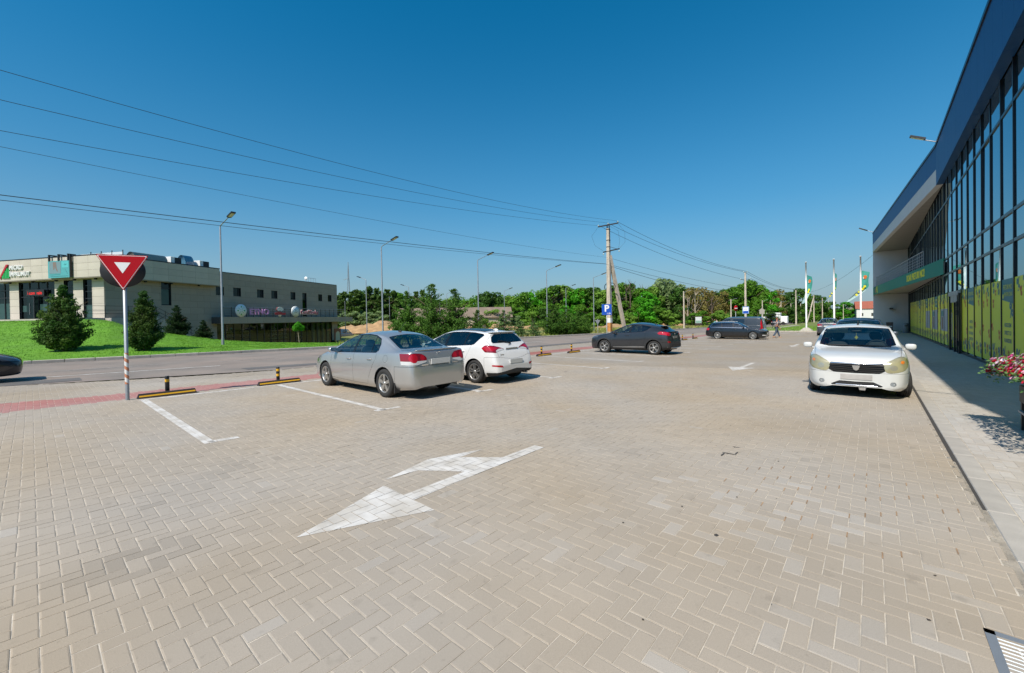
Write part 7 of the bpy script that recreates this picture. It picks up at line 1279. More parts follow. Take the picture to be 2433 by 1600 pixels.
def blades(name, P, h, w, m, spread=.5):
    """many bent grass blades as one mesh; P = n x 3 roots"""
    n = len(P); a = rng.random(n) * 2 * np.pi; hh = h * (.6 + .8 * rng.random(n)); d = np.stack([np.cos(a), np.sin(a), np.zeros(n)], 1); e = np.stack([-np.sin(a), np.cos(a), np.zeros(n)], 1) * (w * (.6 + .8 * rng.random(n)))[:, None]
    tip = P + d * (hh * spread * rng.random(n))[:, None] + np.array([0, 0, 1]) * hh[:, None]
    V = np.stack([P - e, P + e, tip], 1).reshape(-1, 3); return big_mesh(name, V, np.arange(3 * n).reshape(-1, 3), m)
M_BLADE = mat('grass blade', (.115, .28, .008), .75, var=.25, scale=1.5, hue2=(.14, .30, .012)); M_WILD = mat('meadow blade', (.19, .26, .03), .8, var=.35, scale=.5, hue2=(.26, .23, .08))
n_ = 70000; cs = rng.uniform(-1.27, -.33, n_); ts = rng.random(n_) ** .8; yk = np.interp(cs, np.linspace(-1.45, -.28, 80), [kerb_depth(c) + .1 for c in np.linspace(-1.45, -.28, 80)]); yc = np.interp(cs, [c[0] for c in CREST], [c[1] for c in CREST]); ys_ = yk + (yc - yk) * ts
zs_ = np.array([lawn_z(c, y) for c, y in zip(cs[:20000], ys_[:20000])]); P_ = np.stack([cs[:20000] * ys_[:20000], ys_[:20000], zs_ - .005], 1)
P_ = np.concatenate([P_, P_ + rng.normal(0, .08, P_.shape) * [1, 1, 0], P_ + rng.normal(0, .08, P_.shape) * [1, 1, 0]]); tag(put('grass', blades('grass', P_, .036, .014, M_BLADE)), kind='stuff')
# meadow beyond the road
S_ = rng.uniform(12, 150, 60000); N_ = -26.6 - 48 * rng.random(60000) ** 1.5; k = ~((S_ < 62) & (N_ < -33)); S_, N_ = S_[k], N_[k]; k2 = (S_ * UX + N_ * NX) / (S_ * UY + N_ * NY) > -.42; S_, N_ = S_[k2], N_[k2]
P_ = np.stack([S_ * UX + N_ * NX, S_ * UY + N_ * NY, -GR * S_ - .10], 1); tag(put('meadow_grass', blades('meadow_grass', P_, .42, .05, M_WILD, .8)), kind='stuff')
S_ = rng.uniform(63.2, 110, 9000); N_ = rng.uniform(-13.5, 3., 9000); P_ = np.stack([S_ * UX + N_ * NX, S_ * UY + N_ * NY, -GR * S_ + .09], 1); tag(put('verge_grass', blades('verge_grass', P_, .12, .03, M_BLADE)), kind='stuff')
# dirt heaps
def heap(x0, y0, x1, y1, h, wd, label):
    t = tag(bpy.data.objects.new('dirt_heap', None), kind='structure'); a, b = Vector((x0, y0, 0)), Vector((x1, y1, 0)); d = b - a; L_ = d.length; d /= L_; e = Vector((-d.y, d.x, 0)); n1 = max(8, int(L_ / .7)); vs = []
    for i in range(n1 + 1):
        for j in range(9):
            v = j / 4 - 1; p = a + d * (L_ * i / n1) + e * (v * wd); s, _ = sn_of(p.x, p.y); u = i / n1; env = min(1, 6 * u, 6 * (1 - u)); hz_ = h * env * max(0, 1 - v * v) * (.65 + .7 * mnoise.noise((p.x * .25, p.y * .25, 3.)) + .35 * mnoise.noise((p.x * .9, p.y * .9, 1.))); vs.append((p.x, p.y, gz(s) - .3 + hz_))
    return tag(put('dirt_heap', pydata('dirt_heap', vs, [(i * 9 + j, (i + 1) * 9 + j, (i + 1) * 9 + j + 1, i * 9 + j + 1) for i in range(n1) for j in range(8)], M_DIRT, True)), label, 'earth mound', 'earth heaps beyond the road')
heap(-36, 84, -17.5, 82, 1.9, 5, 'long brown earth heap beside the shop building'); heap(-17, 82, -6, 84, 1.9, 4, 'earth heap behind the left juniper clump'); heap(-6, 88, 6, 92, 1.9, 4, 'earth heap behind the small spruces'); heap(17, 88, 33, 98, 1.5, 4, 'pale sand heap right of the tall concrete pole'); heap(33, 98, 44, 108, 1.5, 4, 'pale sand heap left of the bus shelter'); heap(44, 104, 58, 116, 2.3, 5, 'pale sand heap behind the black estate car')
# ------------------------------------------------------------------ foliage
def leaf_cloud(name, C_, r, n, size, m, flat=.0, up=.35):
    """leaf-sized faces in and on clumps (centres C_, radii r); mostly towards the clump surfaces"""
    C_ = np.array(C_, float); r = np.array(r, float); w = r ** 2; idx = rng.choice(len(C_), n, p=w / w.sum()); d = rng.normal(0, 1, (n, 3)); d /= np.linalg.norm(d, axis=1)[:, None]; rad = r[idx] * (.45 + .62 * rng.random(n) ** .5); P = C_[idx] + d * rad[:, None] * [1, 1, 1 - flat]
    nrm = d + rng.normal(0, .55, (n, 3)) + [0, 0, up]; nrm /= np.linalg.norm(nrm, axis=1)[:, None]; t = np.cross(nrm, rng.normal(0, 1, (n, 3))); t /= np.linalg.norm(t, axis=1)[:, None]; b = np.cross(nrm, t); s = size * (.6 + .8 * rng.random(n)); t *= s[:, None]; b *= (s * .55)[:, None]
    V = np.stack([P - t, P + b * .9 - t * .1, P + t, P - b * .9 + t * .1], 1).reshape(-1, 3); me = big_mesh(name, V, np.arange(4 * n).reshape(-1, 4), m); return me
def leafmat(name, col, hue2, var=.35, scale=.6):
    m = mat(name, col, .65, var=var, scale=scale, hue2=hue2, objvar=.12); p = m.node_tree.nodes['Principled BSDF']; p.inputs['Specular IOR Level'].default_value = .25
    tr = m.node_tree.nodes.new('ShaderNodeBsdfTranslucent'); mx = m.node_tree.nodes.new('ShaderNodeMixShader'); mx.inputs[0].default_value = .38; out = [n for n in m.node_tree.nodes if n.type == 'OUTPUT_MATERIAL'][0]; src = p.inputs['Base Color'].links[0].from_socket
    m.node_tree.links.new(src, tr.inputs[0]); m.node_tree.links.new(p.outputs[0], mx.inputs[1]); m.node_tree.links.new(tr.outputs[0], mx.inputs[2]); m.node_tree.links.new(mx.outputs[0], out.inputs[0]); return m
M_BARK = mat('bark', (.12, .085, .06), .95, var=.3, scale=4); M_BARKP = mat('pale bark', (.36, .29, .21), .9, var=.25, scale=4)
LF = dict(mid=leafmat('broad leaf', (0.091, 0.226, 0.015), (0.134, 0.287, 0.022)), light=leafmat('light leaf', (0.165, 0.317, 0.037), (0.232, 0.366, 0.055)), dark=leafmat('dark leaf', (0.051, 0.128, 0.017), (0.076, 0.165, 0.020)), pine=leafmat('pine needles', (0.055, 0.120, 0.017), (0.104, 0.165, 0.027)), silver=leafmat('silver leaf', (0.195, 0.293, 0.104), (0.256, 0.329, 0.134)), brown=leafmat('dry leaf', (0.232, 0.213, 0.049), (0.293, 0.201, 0.067)), bright=leafmat('bright leaf', (0.067, 0.311, 0.010), (0.098, 0.366, 0.015)), thuja=leafmat('thuja spray', (0.039, 0.107, 0.015), (0.104, 0.159, 0.027), .4, 2.5), thuja2=leafmat('dark thuja spray', (0.017, 0.044, 0.012), (0.032, 0.066, 0.015), .4, 2.5), juni=leafmat('juniper spray', (0.073, 0.177, 0.022), (0.122, 0.232, 0.034), .4, 1.5), spruce=leafmat('spruce spray', (0.110, 0.201, 0.061), (0.146, 0.244, 0.067), .4, 1.5))
def trunk_mb(H, r, limbs=5, m=0, seed=0):
    rr = random.Random(seed); t = MB(); t.tube([(0, 0, -.4), (.02 * H * rr.uniform(-1, 1), .02 * H * rr.uniform(-1, 1), H * .4), (.04 * H * rr.uniform(-1, 1), .03 * H, H * .85)], [r, r * .75, r * .25], 7)
    for k in range(limbs):
        a = rr.random() * 6.28; z = H * rr.uniform(.28, .6); l_ = H * rr.uniform(.2, .36); t.tube([(0, 0, z), (math.cos(a) * l_ * .5, math.sin(a) * l_ * .5, z + l_ * .45), (math.cos(a) * l_, math.sin(a) * l_, z + l_ * .8)], [r * .4, r * .28, r * .1], 5)
    return t
def broad_tree(seed, n=2600, leaf=.030, clumps=22, w=.36, lo=.22, kind='mid', flat=.1):
    """unit height crown (scale by the tree's height)"""
    global rng
    g = np.random.default_rng(seed); C_ = []; r = []
    for _ in range(clumps):
        z = g.uniform(lo, .92); u = (z - lo) / (1 - lo); rad = w * math.sqrt(max(.05, 1 - (2 * u - .85) ** 2 * .8)); a = g.uniform(0, 6.28); q = rad * g.uniform(.15, .95); C_.append((q * math.cos(a), q * math.sin(a), z)); r.append(g.uniform(.07, .15) * (1.15 - .4 * u))
    C_.append((0, 0, .90)); r.append(.09)
    return leaf_cloud('crown', C_, r, n, leaf, LF[kind], flat)
def conifer(seed, n=2600, leaf=.03, w=.30, kind='juni', layers=26, droop=.25, lo=.02, power=1.0, rag=.25, core=True):
    """conical tree: sprays along rising or drooping branches"""
    g = np.random.default_rng(seed); C_ = []; r = []
    for k in range(layers):
        z = lo + (1 - lo) * (k + g.random() * .6) / layers; rad = w * max(.03, (1 - z)) ** power * (1 if z > .12 else .75 + 2 * z)
        for j in range(max(3, int(9 * (1 - z) + 2))):
            a = g.uniform(0, 6.28); e = rad * g.uniform(1 - rag * 1.6, 1 + rag); 
            for q in (.45, .75, 1.): C_.append((e * q * math.cos(a), e * q * math.sin(a), min(.985, z + (.22 - droop) * e * q))); r.append((.035 + .045 * (1 - z)) * (1.25 - .55 * q))
    C_.append((0, 0, .97)); r.append(.025)
    return leaf_cloud('crown', C_, r, n, leaf, LF[kind], .25, .2)
_crown = {}
def crown(key, fn):
    if key not in _crown: _crown[key] = fn()
    return _crown[key]
def tree(x, y, H, wx, me, label, group, kind='tree', name='tree', trunk=True, pale=False, dz=0., rz=None, seed=1, base=None):
    t = thing(name, label, kind, gp(x, y, dz) if base is None else Vector((x, y, base)), random.random() * 6.28 if rz is None else rz, group)
    o = put('crown', me, t); o.scale = (H * wx, H * wx, H)
    if trunk:
        k = ('trunk', seed % 4, pale)
        tm = crown(k, lambda: trunk_mb(1., .022, 6, seed=seed % 4).mesh('trunk', M_BARKP if pale else M_BARK)); o = put('trunk', tm, t); o.scale = (H, H, H)
    return t
# thujas on the lawn
th1 = conifer(11, 26000, .015, .29, 'thuja', 28, -.45, .02, .74, .27); th2 = conifer(12, 20000, .0155, .235, 'thuja', 26, -.45, .03, .62, .18); th3 = conifer(13, 14000, .018, .30, 'thuja2', 22, -.4, .02, .75, .25)
for (x, y, H, wx, me, lab, b) in ((-23.45, 21.8, 3.45, 1.0, th1, 'bushy dark green conifer with ragged branches on the lawn, left of the give way sign', None), (-20.3, 23.0, 3.3, 1.0, th2, 'narrow dark green conifer on the lawn, right of the give way sign', None), (-24.6, 30.6, 2.55, 1.0, th3, 'very dark conifer by the bank railing, the taller of two', None), (-22.9, 30.9, 1.75, 1.15, th3, 'very dark small conifer at the foot of the stone wall', None)):
    tree(x, y, H, wx, me, lab, 'conifers on the lawn', 'conifer', 'conifer', True, False, 0, None, 1, lawn_z(x / y, y) - .03 if b is None else b)
lt = thing('young_tree', 'young tree with a small round bright green crown in front of the shop windows', 'tree', Vector((-17.05, 33.2, lawn_z(-17.05 / 33.2, 33.2) - .05)), 0); put('crown', leaf_cloud('crown', [(0, 0, 1.72), (.2, .1, 1.62), (-.22, 0, 1.6), (.05, -.2, 1.82), (-.05, .1, 1.95)], [.3, .24, .24, .22, .18], 1500, .05, LF['bright']), lt); tm = MB(); tm.tube([(.12, 0, -.1), (.03, 0, .9), (-.05, 0, 1.7)], [.03, .024, .015], 7); tm.build('trunk', M_BARKP, lt)
# juniper clumps and spruces along the far kerb
jm = [conifer(21 + k, 11000, .0165, .36, 'juni', 24, -.25, .0, .62, .30) for k in range(3)]
JUN = [(-9.0, 36.0, 3.1, 1.0, 'low'), (-8.9, 35.2, 4.3, .92, 'left'), (-6.75, 35.0, 4.9, .95, 'tallest'), (-4.85, 35.4, 4.5, .95, 'right'), (-3.0, 36.2, 2.7, 1.1, 'short right')]
for k, (x, y, H, wx, w_) in enumerate(JUN): tree(x, y, H, wx, jm[k % 3], f'feathery green juniper behind the two pale cars, the {w_} one of its clump', 'juniper clump behind the silver sedan', 'conifer', 'juniper', True, seed=k)
for k, (x, y, H, lab) in enumerate(((4.75, 47.5, 3.5, 'leftmost'), (6.35, 48.6, 3.3, 'middle'), (7.9, 49.6, 2.9, 'rightmost'), (8.9, 50.2, 2.3, 'low'))): tree(x, y, H, 1.15, jm[(k + 1) % 3], f'{lab} juniper of the clump beside the parking sign', 'juniper clump left of the tall pole', 'conifer', 'juniper', True, seed=k)
sm = [conifer(31 + k, 3200, .03, .42, 'spruce', 18, .15, .0, .8, .2) for k in range(2)]
for k, (x, y, H, lab) in enumerate(((-.9, 42.2, 2.9, 'leftmost small spruce right of the white hatchback'), (.7, 43.2, 2.15, 'middle small spruce by the road kerb'), (2.25, 44.0, 2.0, 'smallest spruce by the road kerb'))): tree(x, y, H, 1., sm[k % 2], lab, 'small spruces along the road', 'conifer', 'spruce', True, seed=k)
# the belt of woodland: silhouette heights follow the row of crowns
def at_px(c, Z): return c * Z, Z
def treeH(topdy, Z): return None
pines = [crown(('pine', k), lambda k=k: conifer(41 + k, 3000, .040, .27, 'pine', 15, .0, .16, .55, .35)) for k in range(3)]
mids = [crown(('mid', k), lambda k=k: broad_tree(51 + k, 3000, .034, 24, .36, .12, 'mid')) for k in range(4)]; lights = [crown(('light', k), lambda k=k: broad_tree(61 + k, 2600, .036, 20, .36, .12, 'light')) for k in range(2)]
darks = [crown(('dark', k), lambda k=k: broad_tree(71 + k, 2600, .034, 22, .36, .12, 'dark')) for k in range(2)]; browns = [crown(('brown', k), lambda k=k: broad_tree(81 + k, 1100, .030, 20, .34, .25, 'brown')) for k in range(2)]; silv = [crown(('silver', k), lambda k=k: broad_tree(91 + k, 2400, .034, 20, .40, .10, 'silver')) for k in range(2)]; brs = [crown(('bright', k), lambda k=k: broad_tree(95 + k, 3000, .034, 22, .40, .08, 'bright')) for k in range(2)]
HZ = lambda c: 757 - .0165 * 990 * c
_seen = {}
def wood(px, top, Z, kind, wx=1., lab='', grp='woodland trees beyond the road'):
    k_ = _seen.get(lab, 0); _seen[lab] = k_ + 1; n_same = COUNT.get(lab, 1)
    if n_same > 1: lab = ('leftmost ', 'second from left ', 'third from left ', 'fourth from left ', 'fifth from left ')[k_] + lab
    c = (px - 1216.5) / 990; x, y = c * Z, Z; s, n = sn_of(x, y); z = EYE + (HZ(c) - top) / 990 * Z; H = z - gz(s); pool = dict(pine=pines, mid=mids, light=lights, dark=darks, brown=browns, silver=silv, bright=brs)[kind]
    return tree(x, y, H, wx, random.choice(pool), lab, grp, 'tree', {'pine': 'pine_tree'}.get(kind, 'leafy_tree'), True, kind == 'brown', -.1, seed=random.randrange(4))
RW = random.Random(17)
nearby = ['above the shop building canopy', 'behind the earth heap', 'behind the leftmost lamp', 'over the long shed roof', 'right of the long shed', 'behind the white hatchback', 'above the small spruces', 'left of the tall pole', 'behind the tall concrete pole', 'above the dark grey car', 'left of the pale lamp post', 'above the black estate car', 'behind the bus stop sign', 'behind the walking man', 'left of the first flag', 'between the first two flags']
def where(px): return nearby[min(len(nearby) - 1, int(np.searchsorted([835, 880, 930, 1010, 1100, 1190, 1290, 1400, 1470, 1560, 1660, 1740, 1800, 1860, 1915], px)))]
ROWS = [ # px, top y, depth, kind, width
 (800, 700, 96, 'pine', 1.1), (818, 692, 94, 'pine', 1.), (835, 693, 98, 'pine', 1.), (850, 687, 92, 'pine', 1.05), (866, 689, 97, 'dark', .9), (880, 680, 95, 'pine', 1.), (894, 684, 99, 'pine', 1.), (908, 692, 94, 'pine', 1.1), (922, 688, 98, 'pine', 1.), (938, 690, 95, 'pine', 1.), (955, 695, 99, 'mid', 1.), (972, 700, 96, 'pine', 1.), (990, 693, 100, 'pine', .9), (1003, 688, 97, 'pine', .9), (1020, 703, 104, 'mid', 1.), (1040, 712, 120, 'mid', 1.2), (1062, 708, 125, 'light', 1.1), (1085, 714, 122, 'mid', 1.2), (1105, 717, 118, 'light', 1.3),
 (1122, 708, 112, 'mid', 1.2), (1140, 700, 110, 'dark', 1.), (1156, 691, 112, 'dark', .9), (1172, 692, 111, 'dark', .9), (1190, 703, 113, 'light', 1.), (1210, 701, 115, 'light', 1.), (1226, 708, 112, 'mid', 1.), (1248, 694, 108, 'mid', 1.), (1262, 693, 110, 'bright', .9), (1278, 704, 113, 'dark', 1.), (1297, 684, 112, 'mid', .9), (1312, 677, 114, 'dark', .8), (1328, 674, 112, 'light', .9), (1343, 678, 113, 'mid', .9), (1358, 682, 115, 'dark', .8), (1372, 684, 112, 'bright', .8), (1388, 684, 110, 'mid', 1.), (1404, 681, 112, 'dark', .9), (1420, 684, 113, 'mid', .9),
 (1436, 686, 114, 'light', 1.), (1456, 676, 118, 'dark', .8), (1472, 672, 116, 'mid', .8), (1488, 676, 117, 'brown', .8), (1502, 672, 118, 'dark', .7), (1518, 684, 112, 'mid', 1.), (1534, 690, 108, 'bright', 1.1), (1550, 678, 120, 'light', .8), (1566, 674, 122, 'silver', .8), (1580, 660, 124, 'silver', .75), (1596, 664, 126, 'silver', .8), (1612, 676, 118, 'silver', 1.), (1628, 680, 116, 'dark', .9), (1644, 684, 114, 'brown', .9), (1660, 681, 118, 'brown', .9), (1676, 683, 116, 'brown', .8), (1690, 690, 120, 'brown', .9), (1704, 690, 124, 'dark', .8), (1718, 692, 122, 'brown', .9), (1734, 684, 126, 'dark', .8),
 (1748, 682, 124, 'mid', .9), (1760, 674, 122, 'mid', .9), (1774, 670, 124, 'mid', .9), (1790, 665, 126, 'mid', .9), (1804, 674, 128, 'mid', .9), (1818, 684, 126, 'bright', .9), (1832, 690, 132, 'brown', .9), (1848, 688, 134, 'brown', .9), (1862, 700, 140, 'dark', .9), (1880, 692, 150, 'dark', .8), (1894, 684, 152, 'dark', .85), (1910, 692, 150, 'mid', .8), (1924, 708, 165, 'mid', 1.), (1936, 700, 175, 'dark', .8), (1948, 704, 172, 'dark', .8), (1960, 714, 180, 'mid', 1.), (1972, 716, 200, 'dark', 1.), (1990, 722, 205, 'mid', 1.1), (2012, 716, 190, 'bright', 1.1), (2030, 726, 260, 'dark', 1.3)]
KN = dict(pine='dark pine', mid='green leafy tree', light='pale green leafy tree', dark='dark green leafy tree', brown='sparse brownish tree', silver='silvery green tree', bright='bright green leafy tree')
COUNT = {}
for q_ in ROWS: l_ = f'{KN[q_[3]]} in the woodland {where(q_[0])}'; COUNT[l_] = COUNT.get(l_, 0) + 1
for (px, top, Z, kind, wx) in ROWS: wood(px, top, Z + RW.uniform(-2, 2), kind, wx * 1.12, f'{KN[kind]} in the woodland {where(px)}')
# lower growth in front of the wood
BUSH = [(815, 742, 88, 'silver', 1.6), (845, 738, 88, 'silver', 1.7), (880, 740, 87, 'silver', 1.6), (905, 738, 86, 'silver', 1.6), (1005, 735, 92, 'mid', 1.4), (1035, 738, 95, 'mid', 1.5), (1065, 736, 98, 'light', 1.5), (1095, 730, 100, 'mid', 1.3), (1125, 728, 98, 'mid', 1.3), (1150, 722, 100, 'dark', 1.2), (1170, 735, 92, 'light', 1.5), (1195, 722, 98, 'mid', 1.3), (1215, 740, 90, 'silver', 1.6), (1240, 728, 96, 'mid', 1.3), (1265, 740, 90, 'light', 1.6), (1290, 730, 96, 'dark', 1.3), (1310, 722, 98, 'mid', 1.2), (1345, 724, 98, 'bright', 1.2), (1375, 726, 98, 'mid', 1.3), (1405, 728, 98, 'mid', 1.3), (1430, 742, 92, 'light', 1.6), (1470, 728, 100, 'dark', 1.3), (1490, 742, 95, 'light', 1.7), (1515, 722, 100, 'mid', 1.2), (1540, 716, 98, 'bright', 1.2), (1565, 724, 102, 'mid', 1.2), (1590, 735, 98, 'light', 1.5), (1620, 730, 105, 'dark', 1.3), (1650, 742, 100, 'mid', 1.6), (1670, 738, 104, 'mid', 1.5), (1695, 744, 100, 'light', 1.7), (1715, 736, 104, 'light', 1.5), (1745, 735, 108, 'dark', 1.4), (1775, 725, 112, 'mid', 1.2), (1800, 728, 114, 'mid', 1.3), (1830, 735, 118, 'dark', 1.3), (1855, 730, 125, 'mid', 1.3), (1885, 732, 135, 'dark', 1.4), (1912, 734, 140, 'mid', 1.4)]
for q_ in BUSH: l_ = f'low {KN[q_[3]].replace("tree", "bush")} before the wood {where(q_[0])}'; COUNT[l_] = COUNT.get(l_, 0) + 1
for (px, top, Z, kind, wx) in BUSH: t = wood(px, top, Z + RW.uniform(-2, 2), kind, wx, f'low {KN[kind].replace("tree", "bush")} before the wood {where(px)}', 'bushes at the edge of the wood'); t.name = 'bush'; t['category'] = 'bush'
# bare pale trunks in front of the brown trees
for k, (px, top, Z, lab) in enumerate(((1654, 690, 104, 'pale bare forked trunk above the bus shelter'), (1636, 702, 106, 'thin bare trunk left of the pale forked one'), (1692, 705, 107, 'bare reddish trunk right of the pale forked one'), (1500, 664, 112, 'bare brown spire right of the tall pole'), (1488, 668, 112, 'bare grey spire right of the tall pole'), (1529, 676, 114, 'dead spire above the dark grey car'))):
    c = (px - 1216.5) / 990; x, y = c * Z, Z; H = EYE + (HZ(c) - top) / 990 * Z - gz(sn_of(x, y)[0]); t = thing('bare_tree', lab, 'tree', gp(x, y), random.random() * 6, 'bare trees in the woodland'); rr = random.Random(k); q = MB(); q.tube([(0, 0, -.3), (.2, .1, H * .5), (.1, .2, H)], [.24, .16, .03], 7); q.build('trunk', M_BARKP if k < 2 else M_BARK, t)
    q = MB()
    for j in range(9): a = rr.random() * 6.28; z = H * rr.uniform(.3, .9); l_ = (H - z) * rr.uniform(.3, .6) + .5; q.tube([(.15, .1, z), (math.cos(a) * l_ * .5, math.sin(a) * l_ * .5, z + l_ * .6), (math.cos(a) * l_ * .8, math.sin(a) * l_ * .8, z + l_ * 1.2)], [.07, .05, .02], 5)
    q.build('branches', M_BARKP if k < 2 else M_BARK, t)
# the solid wood behind, too dense to count
Cw = []; rw = []
for k in range(520):
    px = RW.uniform(770, 1950); c = (px - 1216.5) / 990; Z = itp(px, [(770, 112), (1050, 140), (1300, 128), (1800, 142), (1950, 200)]) + RW.uniform(-4, 10); top = itp(px, [(770, 712), (1000, 708), (1060, 722), (1200, 714), (1300, 698), (1500, 696), (1600, 690), (1700, 702), (1790, 686), (1850, 705), (1950, 726)]); x, y = c * Z, Z; zt = EYE + (HZ(c) - top) / 990 * Z; zb = gz(sn_of(x, y)[0]); Cw.append((x, y, zb + (zt - zb) * RW.uniform(.1, .92))); rw.append(RW.uniform(1.6, 3.0))
tag(put('distant_wood', leaf_cloud('distant_wood', Cw, rw, 70000, .42, LF['mid'])), kind='stuff')
# far things on the right
def box_house(x, y, rz, label, wall, roof, w_, d_, h_, rh, wins=2):
    t = thing('house', label, 'house', gp(x, y), rz); b = MB(); b.box(-w_ / 2, w_ / 2, -d_ / 2, d_ / 2, -1, h_); b.add([(-w_ / 2, -d_ / 2, h_), (-w_ / 2, d_ / 2, h_), (-w_ / 2, 0, h_ + rh * .95), (w_ / 2, -d_ / 2, h_), (w_ / 2, d_ / 2, h_), (w_ / 2, 0, h_ + rh * .95)], [(0, 1, 2), (3, 5, 4)]); b.build('wall', wall, t)
    b = MB(); e = .4; b.add([(-w_ / 2 - e, -d_ / 2 - e, h_ - .2), (w_ / 2 + e, -d_ / 2 - e, h_ - .2), (w_ / 2 + e, 0, h_ + rh), (-w_ / 2 - e, 0, h_ + rh), (-w_ / 2 - e, d_ / 2 + e, h_ - .2), (w_ / 2 + e, d_ / 2 + e, h_ - .2)], [(0, 1, 2, 3), (3, 2, 5, 4)]); b.build('roof', roof, t)
    for k in range(wins): b = MB(); b.box(-w_ / 2 + w_ * (k + .5) / wins - .5, -w_ / 2 + w_ * (k + .5) / wins + .5, -d_ / 2 - .05, -d_ / 2 + .05, h_ * .35, h_ * .35 + 1.3); b.build('window', M_DARKIN, t)
    return t
M_RT = mat('red roof tiles', (.30, .085, .05), .8, var=.2, scale=2); M_GR = mat('brown grey roof', (.20, .15, .11), .85, var=.2, scale=1); M_HW = mat('white house wall', (.66, .65, .62), .8)
box_house(160.5, 186, R(-35), 'white house with a red tiled roof at the store corner', M_HW, M_RT, 11, 9, 5.2, 3.2, 3)
for k, (x, y, w_, lab) in enumerate(((225, 262, 14, 'pale far house with a red roof between the flags'), (214, 246, 9, 'small far house with a brown roof left of the white house'), (300, 350, 16, 'distant house with a red roof on the slope'))): box_house(x, y, R(-30 + 20 * k), lab, M_HW if k != 1 else mat('yellow wall', (.50, .36, .10), .8), M_RT if k != 1 else M_GR, w_, 9, 4.5, 3., 2)
hl = MB(); 
vs = [(x, 700 + 60 * math.sin(x * .004), (-3 + max(0, 17 + 9 * math.sin(x * .008) + 6 * math.sin(x * .021 + 1)) * (r_ > 0))) for r_ in (0, 1) for x in range(250, 1250, 25)]
n_ = len(vs) // 2; vs = vs + [(x, y + 500, -3) for x, y, z in vs[:n_]]
tag(put('far_hill', pydata('far_hill', vs, [(i, i + 1, n_ + i + 1, n_ + i) for i in range(n_ - 1)] + [(n_ + i, n_ + i + 1, 2 * n_ + i + 1, 2 * n_ + i) for i in range(n_ - 1)], mat('far wooded slope', (.10, .13, .06), .95, var=.4, scale=.03, hue2=(.25, .20, .15)), True)), kind='structure')
sd = thing('long_shed', 'long low shed with a brown tiled roof among the trees behind the silver sedan', 'shed', gp(-10.5, 92, -.2), R(6)); b = MB(); b.box(-13.5, 10, -3, 3, -1, 2.9); b.add([(-13.5, -3, 2.9), (-13.5, 3, 2.9), (-13.5, 0, 4.9)], [(0, 1, 2)]); b.build('wall', mat('pale plaster', (.45, .38, .28), .9), sd); b = MB(); b.add([(-14, -3.4, 2.75), (10.4, -3.4, 2.75), (10.4, 0, 5.05), (-14, 0, 5.05), (-14, 3.4, 2.75), (10.4, 3.4, 2.75)], [(0, 1, 2, 3), (3, 2, 5, 4)]); b.build('roof', M_GR, sd)
mast = thing('radio_mast', 'thin lattice mast rising above the pines right of the shop building', 'mast', gp(-41, 105), 0); b = MB(); [b.tube([(x_, y_, 0), (0, 0, 17)], .06, 4) for x_, y_ in ((-.7, 0), (.7, 0), (0, .7))]; b.build('lattice', M_STEEL, mast); b = MB(); b.bar((-1.2, 0, 12.5), (0, 0, 13), .1); b.build('aerial', M_STEEL, mast)
# ================================================================== the cars where they stand
NOSE_IN = ROT + R(90); ALONG = ROT
def car_at(spec, s, n, rz, label, group=None, z=0., **kw): return build_car(spec, label, 'car', W(s, n, z), rz, group, **kw)
PK = 'cars parked in the bays along the road'
car_at(SEDAN, 6.05, -9.74, NOSE_IN, 'silver four door sedan parked nose first in the bay nearest the give way sign', PK).scale = (1.045, 1.03, 1.02)
car_at(HATCH, 8.78, -9.62, NOSE_IN, 'white hatchback with a black glass roof parked right of the silver sedan', PK)
car_at(CROSS, 20.45, -9.36, NOSE_IN, 'dark grey crossover with red tail lights parked in front of the tall concrete pole', PK)
car_at(ESTATE, 39.6, -8.85, NOSE_IN + R(180), 'black estate car with silver roof rails standing across the bay', PK)
build_car(VAN, 'dark grey van with a tall red tail lamp parked behind the black estate', 'van', W(42.5, -9.55), NOSE_IN, PK, name='parked_van')
car_at(variant(HATCH, 'off white', (.70, .69, .66)), 45.6, -9.8, NOSE_IN, 'white hatchback of which only the rear shows behind the dark van', PK)
car_at(SMALL, 13.35, -.31, ROT + R(180) + R(1.0), 'white small hatchback facing the camera, parked along the store pavement')
sc_ = car_at(variant(HATCH, 'slate', (.06, .075, .10)), 20.2, -.40, ROT + R(180), 'slate grey car right behind the white hatchback that faces the camera, only its roof showing'); sc_.scale = (1.03, 1.02, 1.14)
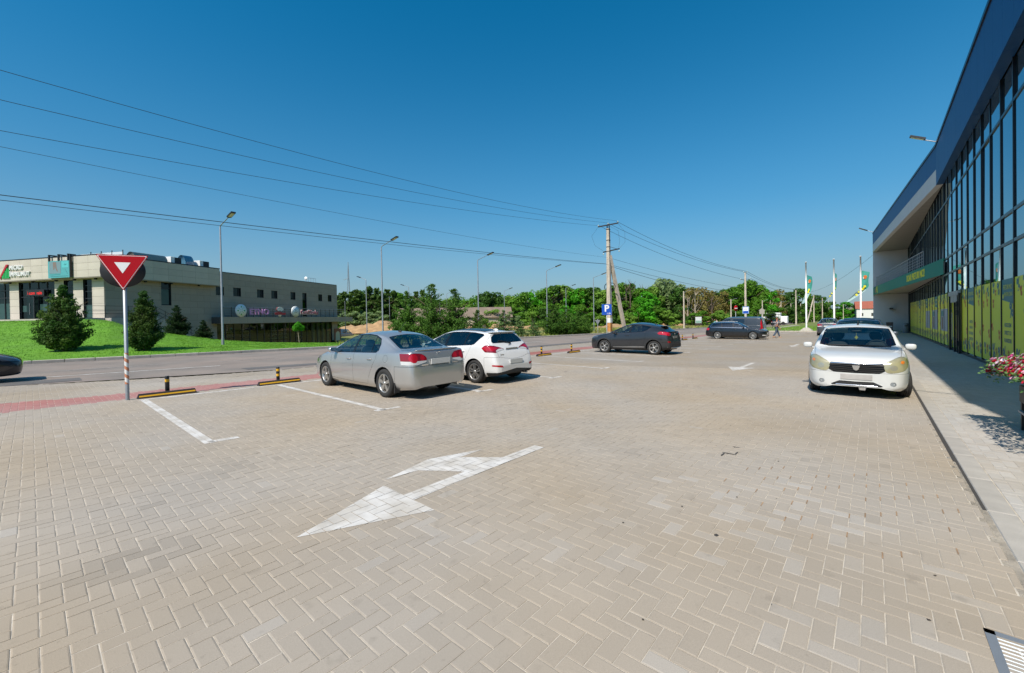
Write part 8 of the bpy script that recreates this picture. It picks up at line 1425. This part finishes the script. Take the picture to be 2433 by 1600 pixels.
car_at(variant(SALOON, 'dusk grey', (.05, .055, .065)), 52.0, -3.3, ROT, 'dark car seen from behind above the left roof corner of the facing white hatchback').scale = (1, 1, 1.18)
ON = 'cars on the road'
car_at(variant(SALOON, 'night black', (.008, .008, .012)), -2.45, -20.3, ROT, 'black car at the left edge of the picture driving along the road', ON)
car_at(variant(SALOON, 'road black', (.01, .012, .016)), 128, -19.2, ROT, 'black car driving away along the road behind the walking man', ON)
car_at(variant(HATCH, 'bright red', (.50, .012, .02)), 150, -21.0, ROT + R(-6), 'red car driving away along the road', ON)
car_at(variant(HATCH, 'road blue', (.03, .10, .35)), 232, -24.5, ROT, 'small blue car far along the road', ON)
car_at(variant(HATCH, 'road white', (.7, .7, .7)), 255, -19.5, ROT + R(90), 'small white car far along the road, left one', ON); car_at(variant(SALOON, 'road white', (.7, .7, .7)), 262, -17.5, ROT + R(80), 'small white car far along the road, right one', ON)
vt = build_car(dict(VAN, nx=60, it=2, paint=car_paint('pale blue grey', (.20, .25, .31), .3)), 'pale blue grey van parked beside the far end of the shop building', 'van', gp(-30.6, 75.) + Vector((0, 0, -1.25)), R(75), None, name='parked_van')
tk = thing('box_truck', 'white box truck on the road behind the bus shelter', 'truck', gp(74.5, 119.5), ROT - R(90))
b = MB(); b.box(-2.4, 2.2, -1.15, 1.15, 1.0, 3.4, bev=.03); b.build('cargo_box', M_WHITE, tk); b = MB(); b.box(2.3, 3.9, -1.05, 1.05, .5, 2.4, bev=.15); b.build('cab', M_WHITE, tk); b = MB(); b.box(-2.4, 3.8, -.45, .45, .5, 1.0); b.build('chassis', M_BLACK, tk); b = MB(); b.box(-2.38, 2.18, -1.16, -1.15, 1.05, 1.4); b.build('orange_band', mat('orange stripe', (.55, .2, .05), .5), tk)
for x_ in (-1.5, 2.9):
    for y_ in (-.95, .95): b = MB(); b.lathe([(.001, -.13), (.42, -.13), (.44, -.1), (.44, .1), (.42, .13), (.001, .13)], 20, (x_, y_, .44), 'y'); b.build('wheel', M_RUBBER, tk)
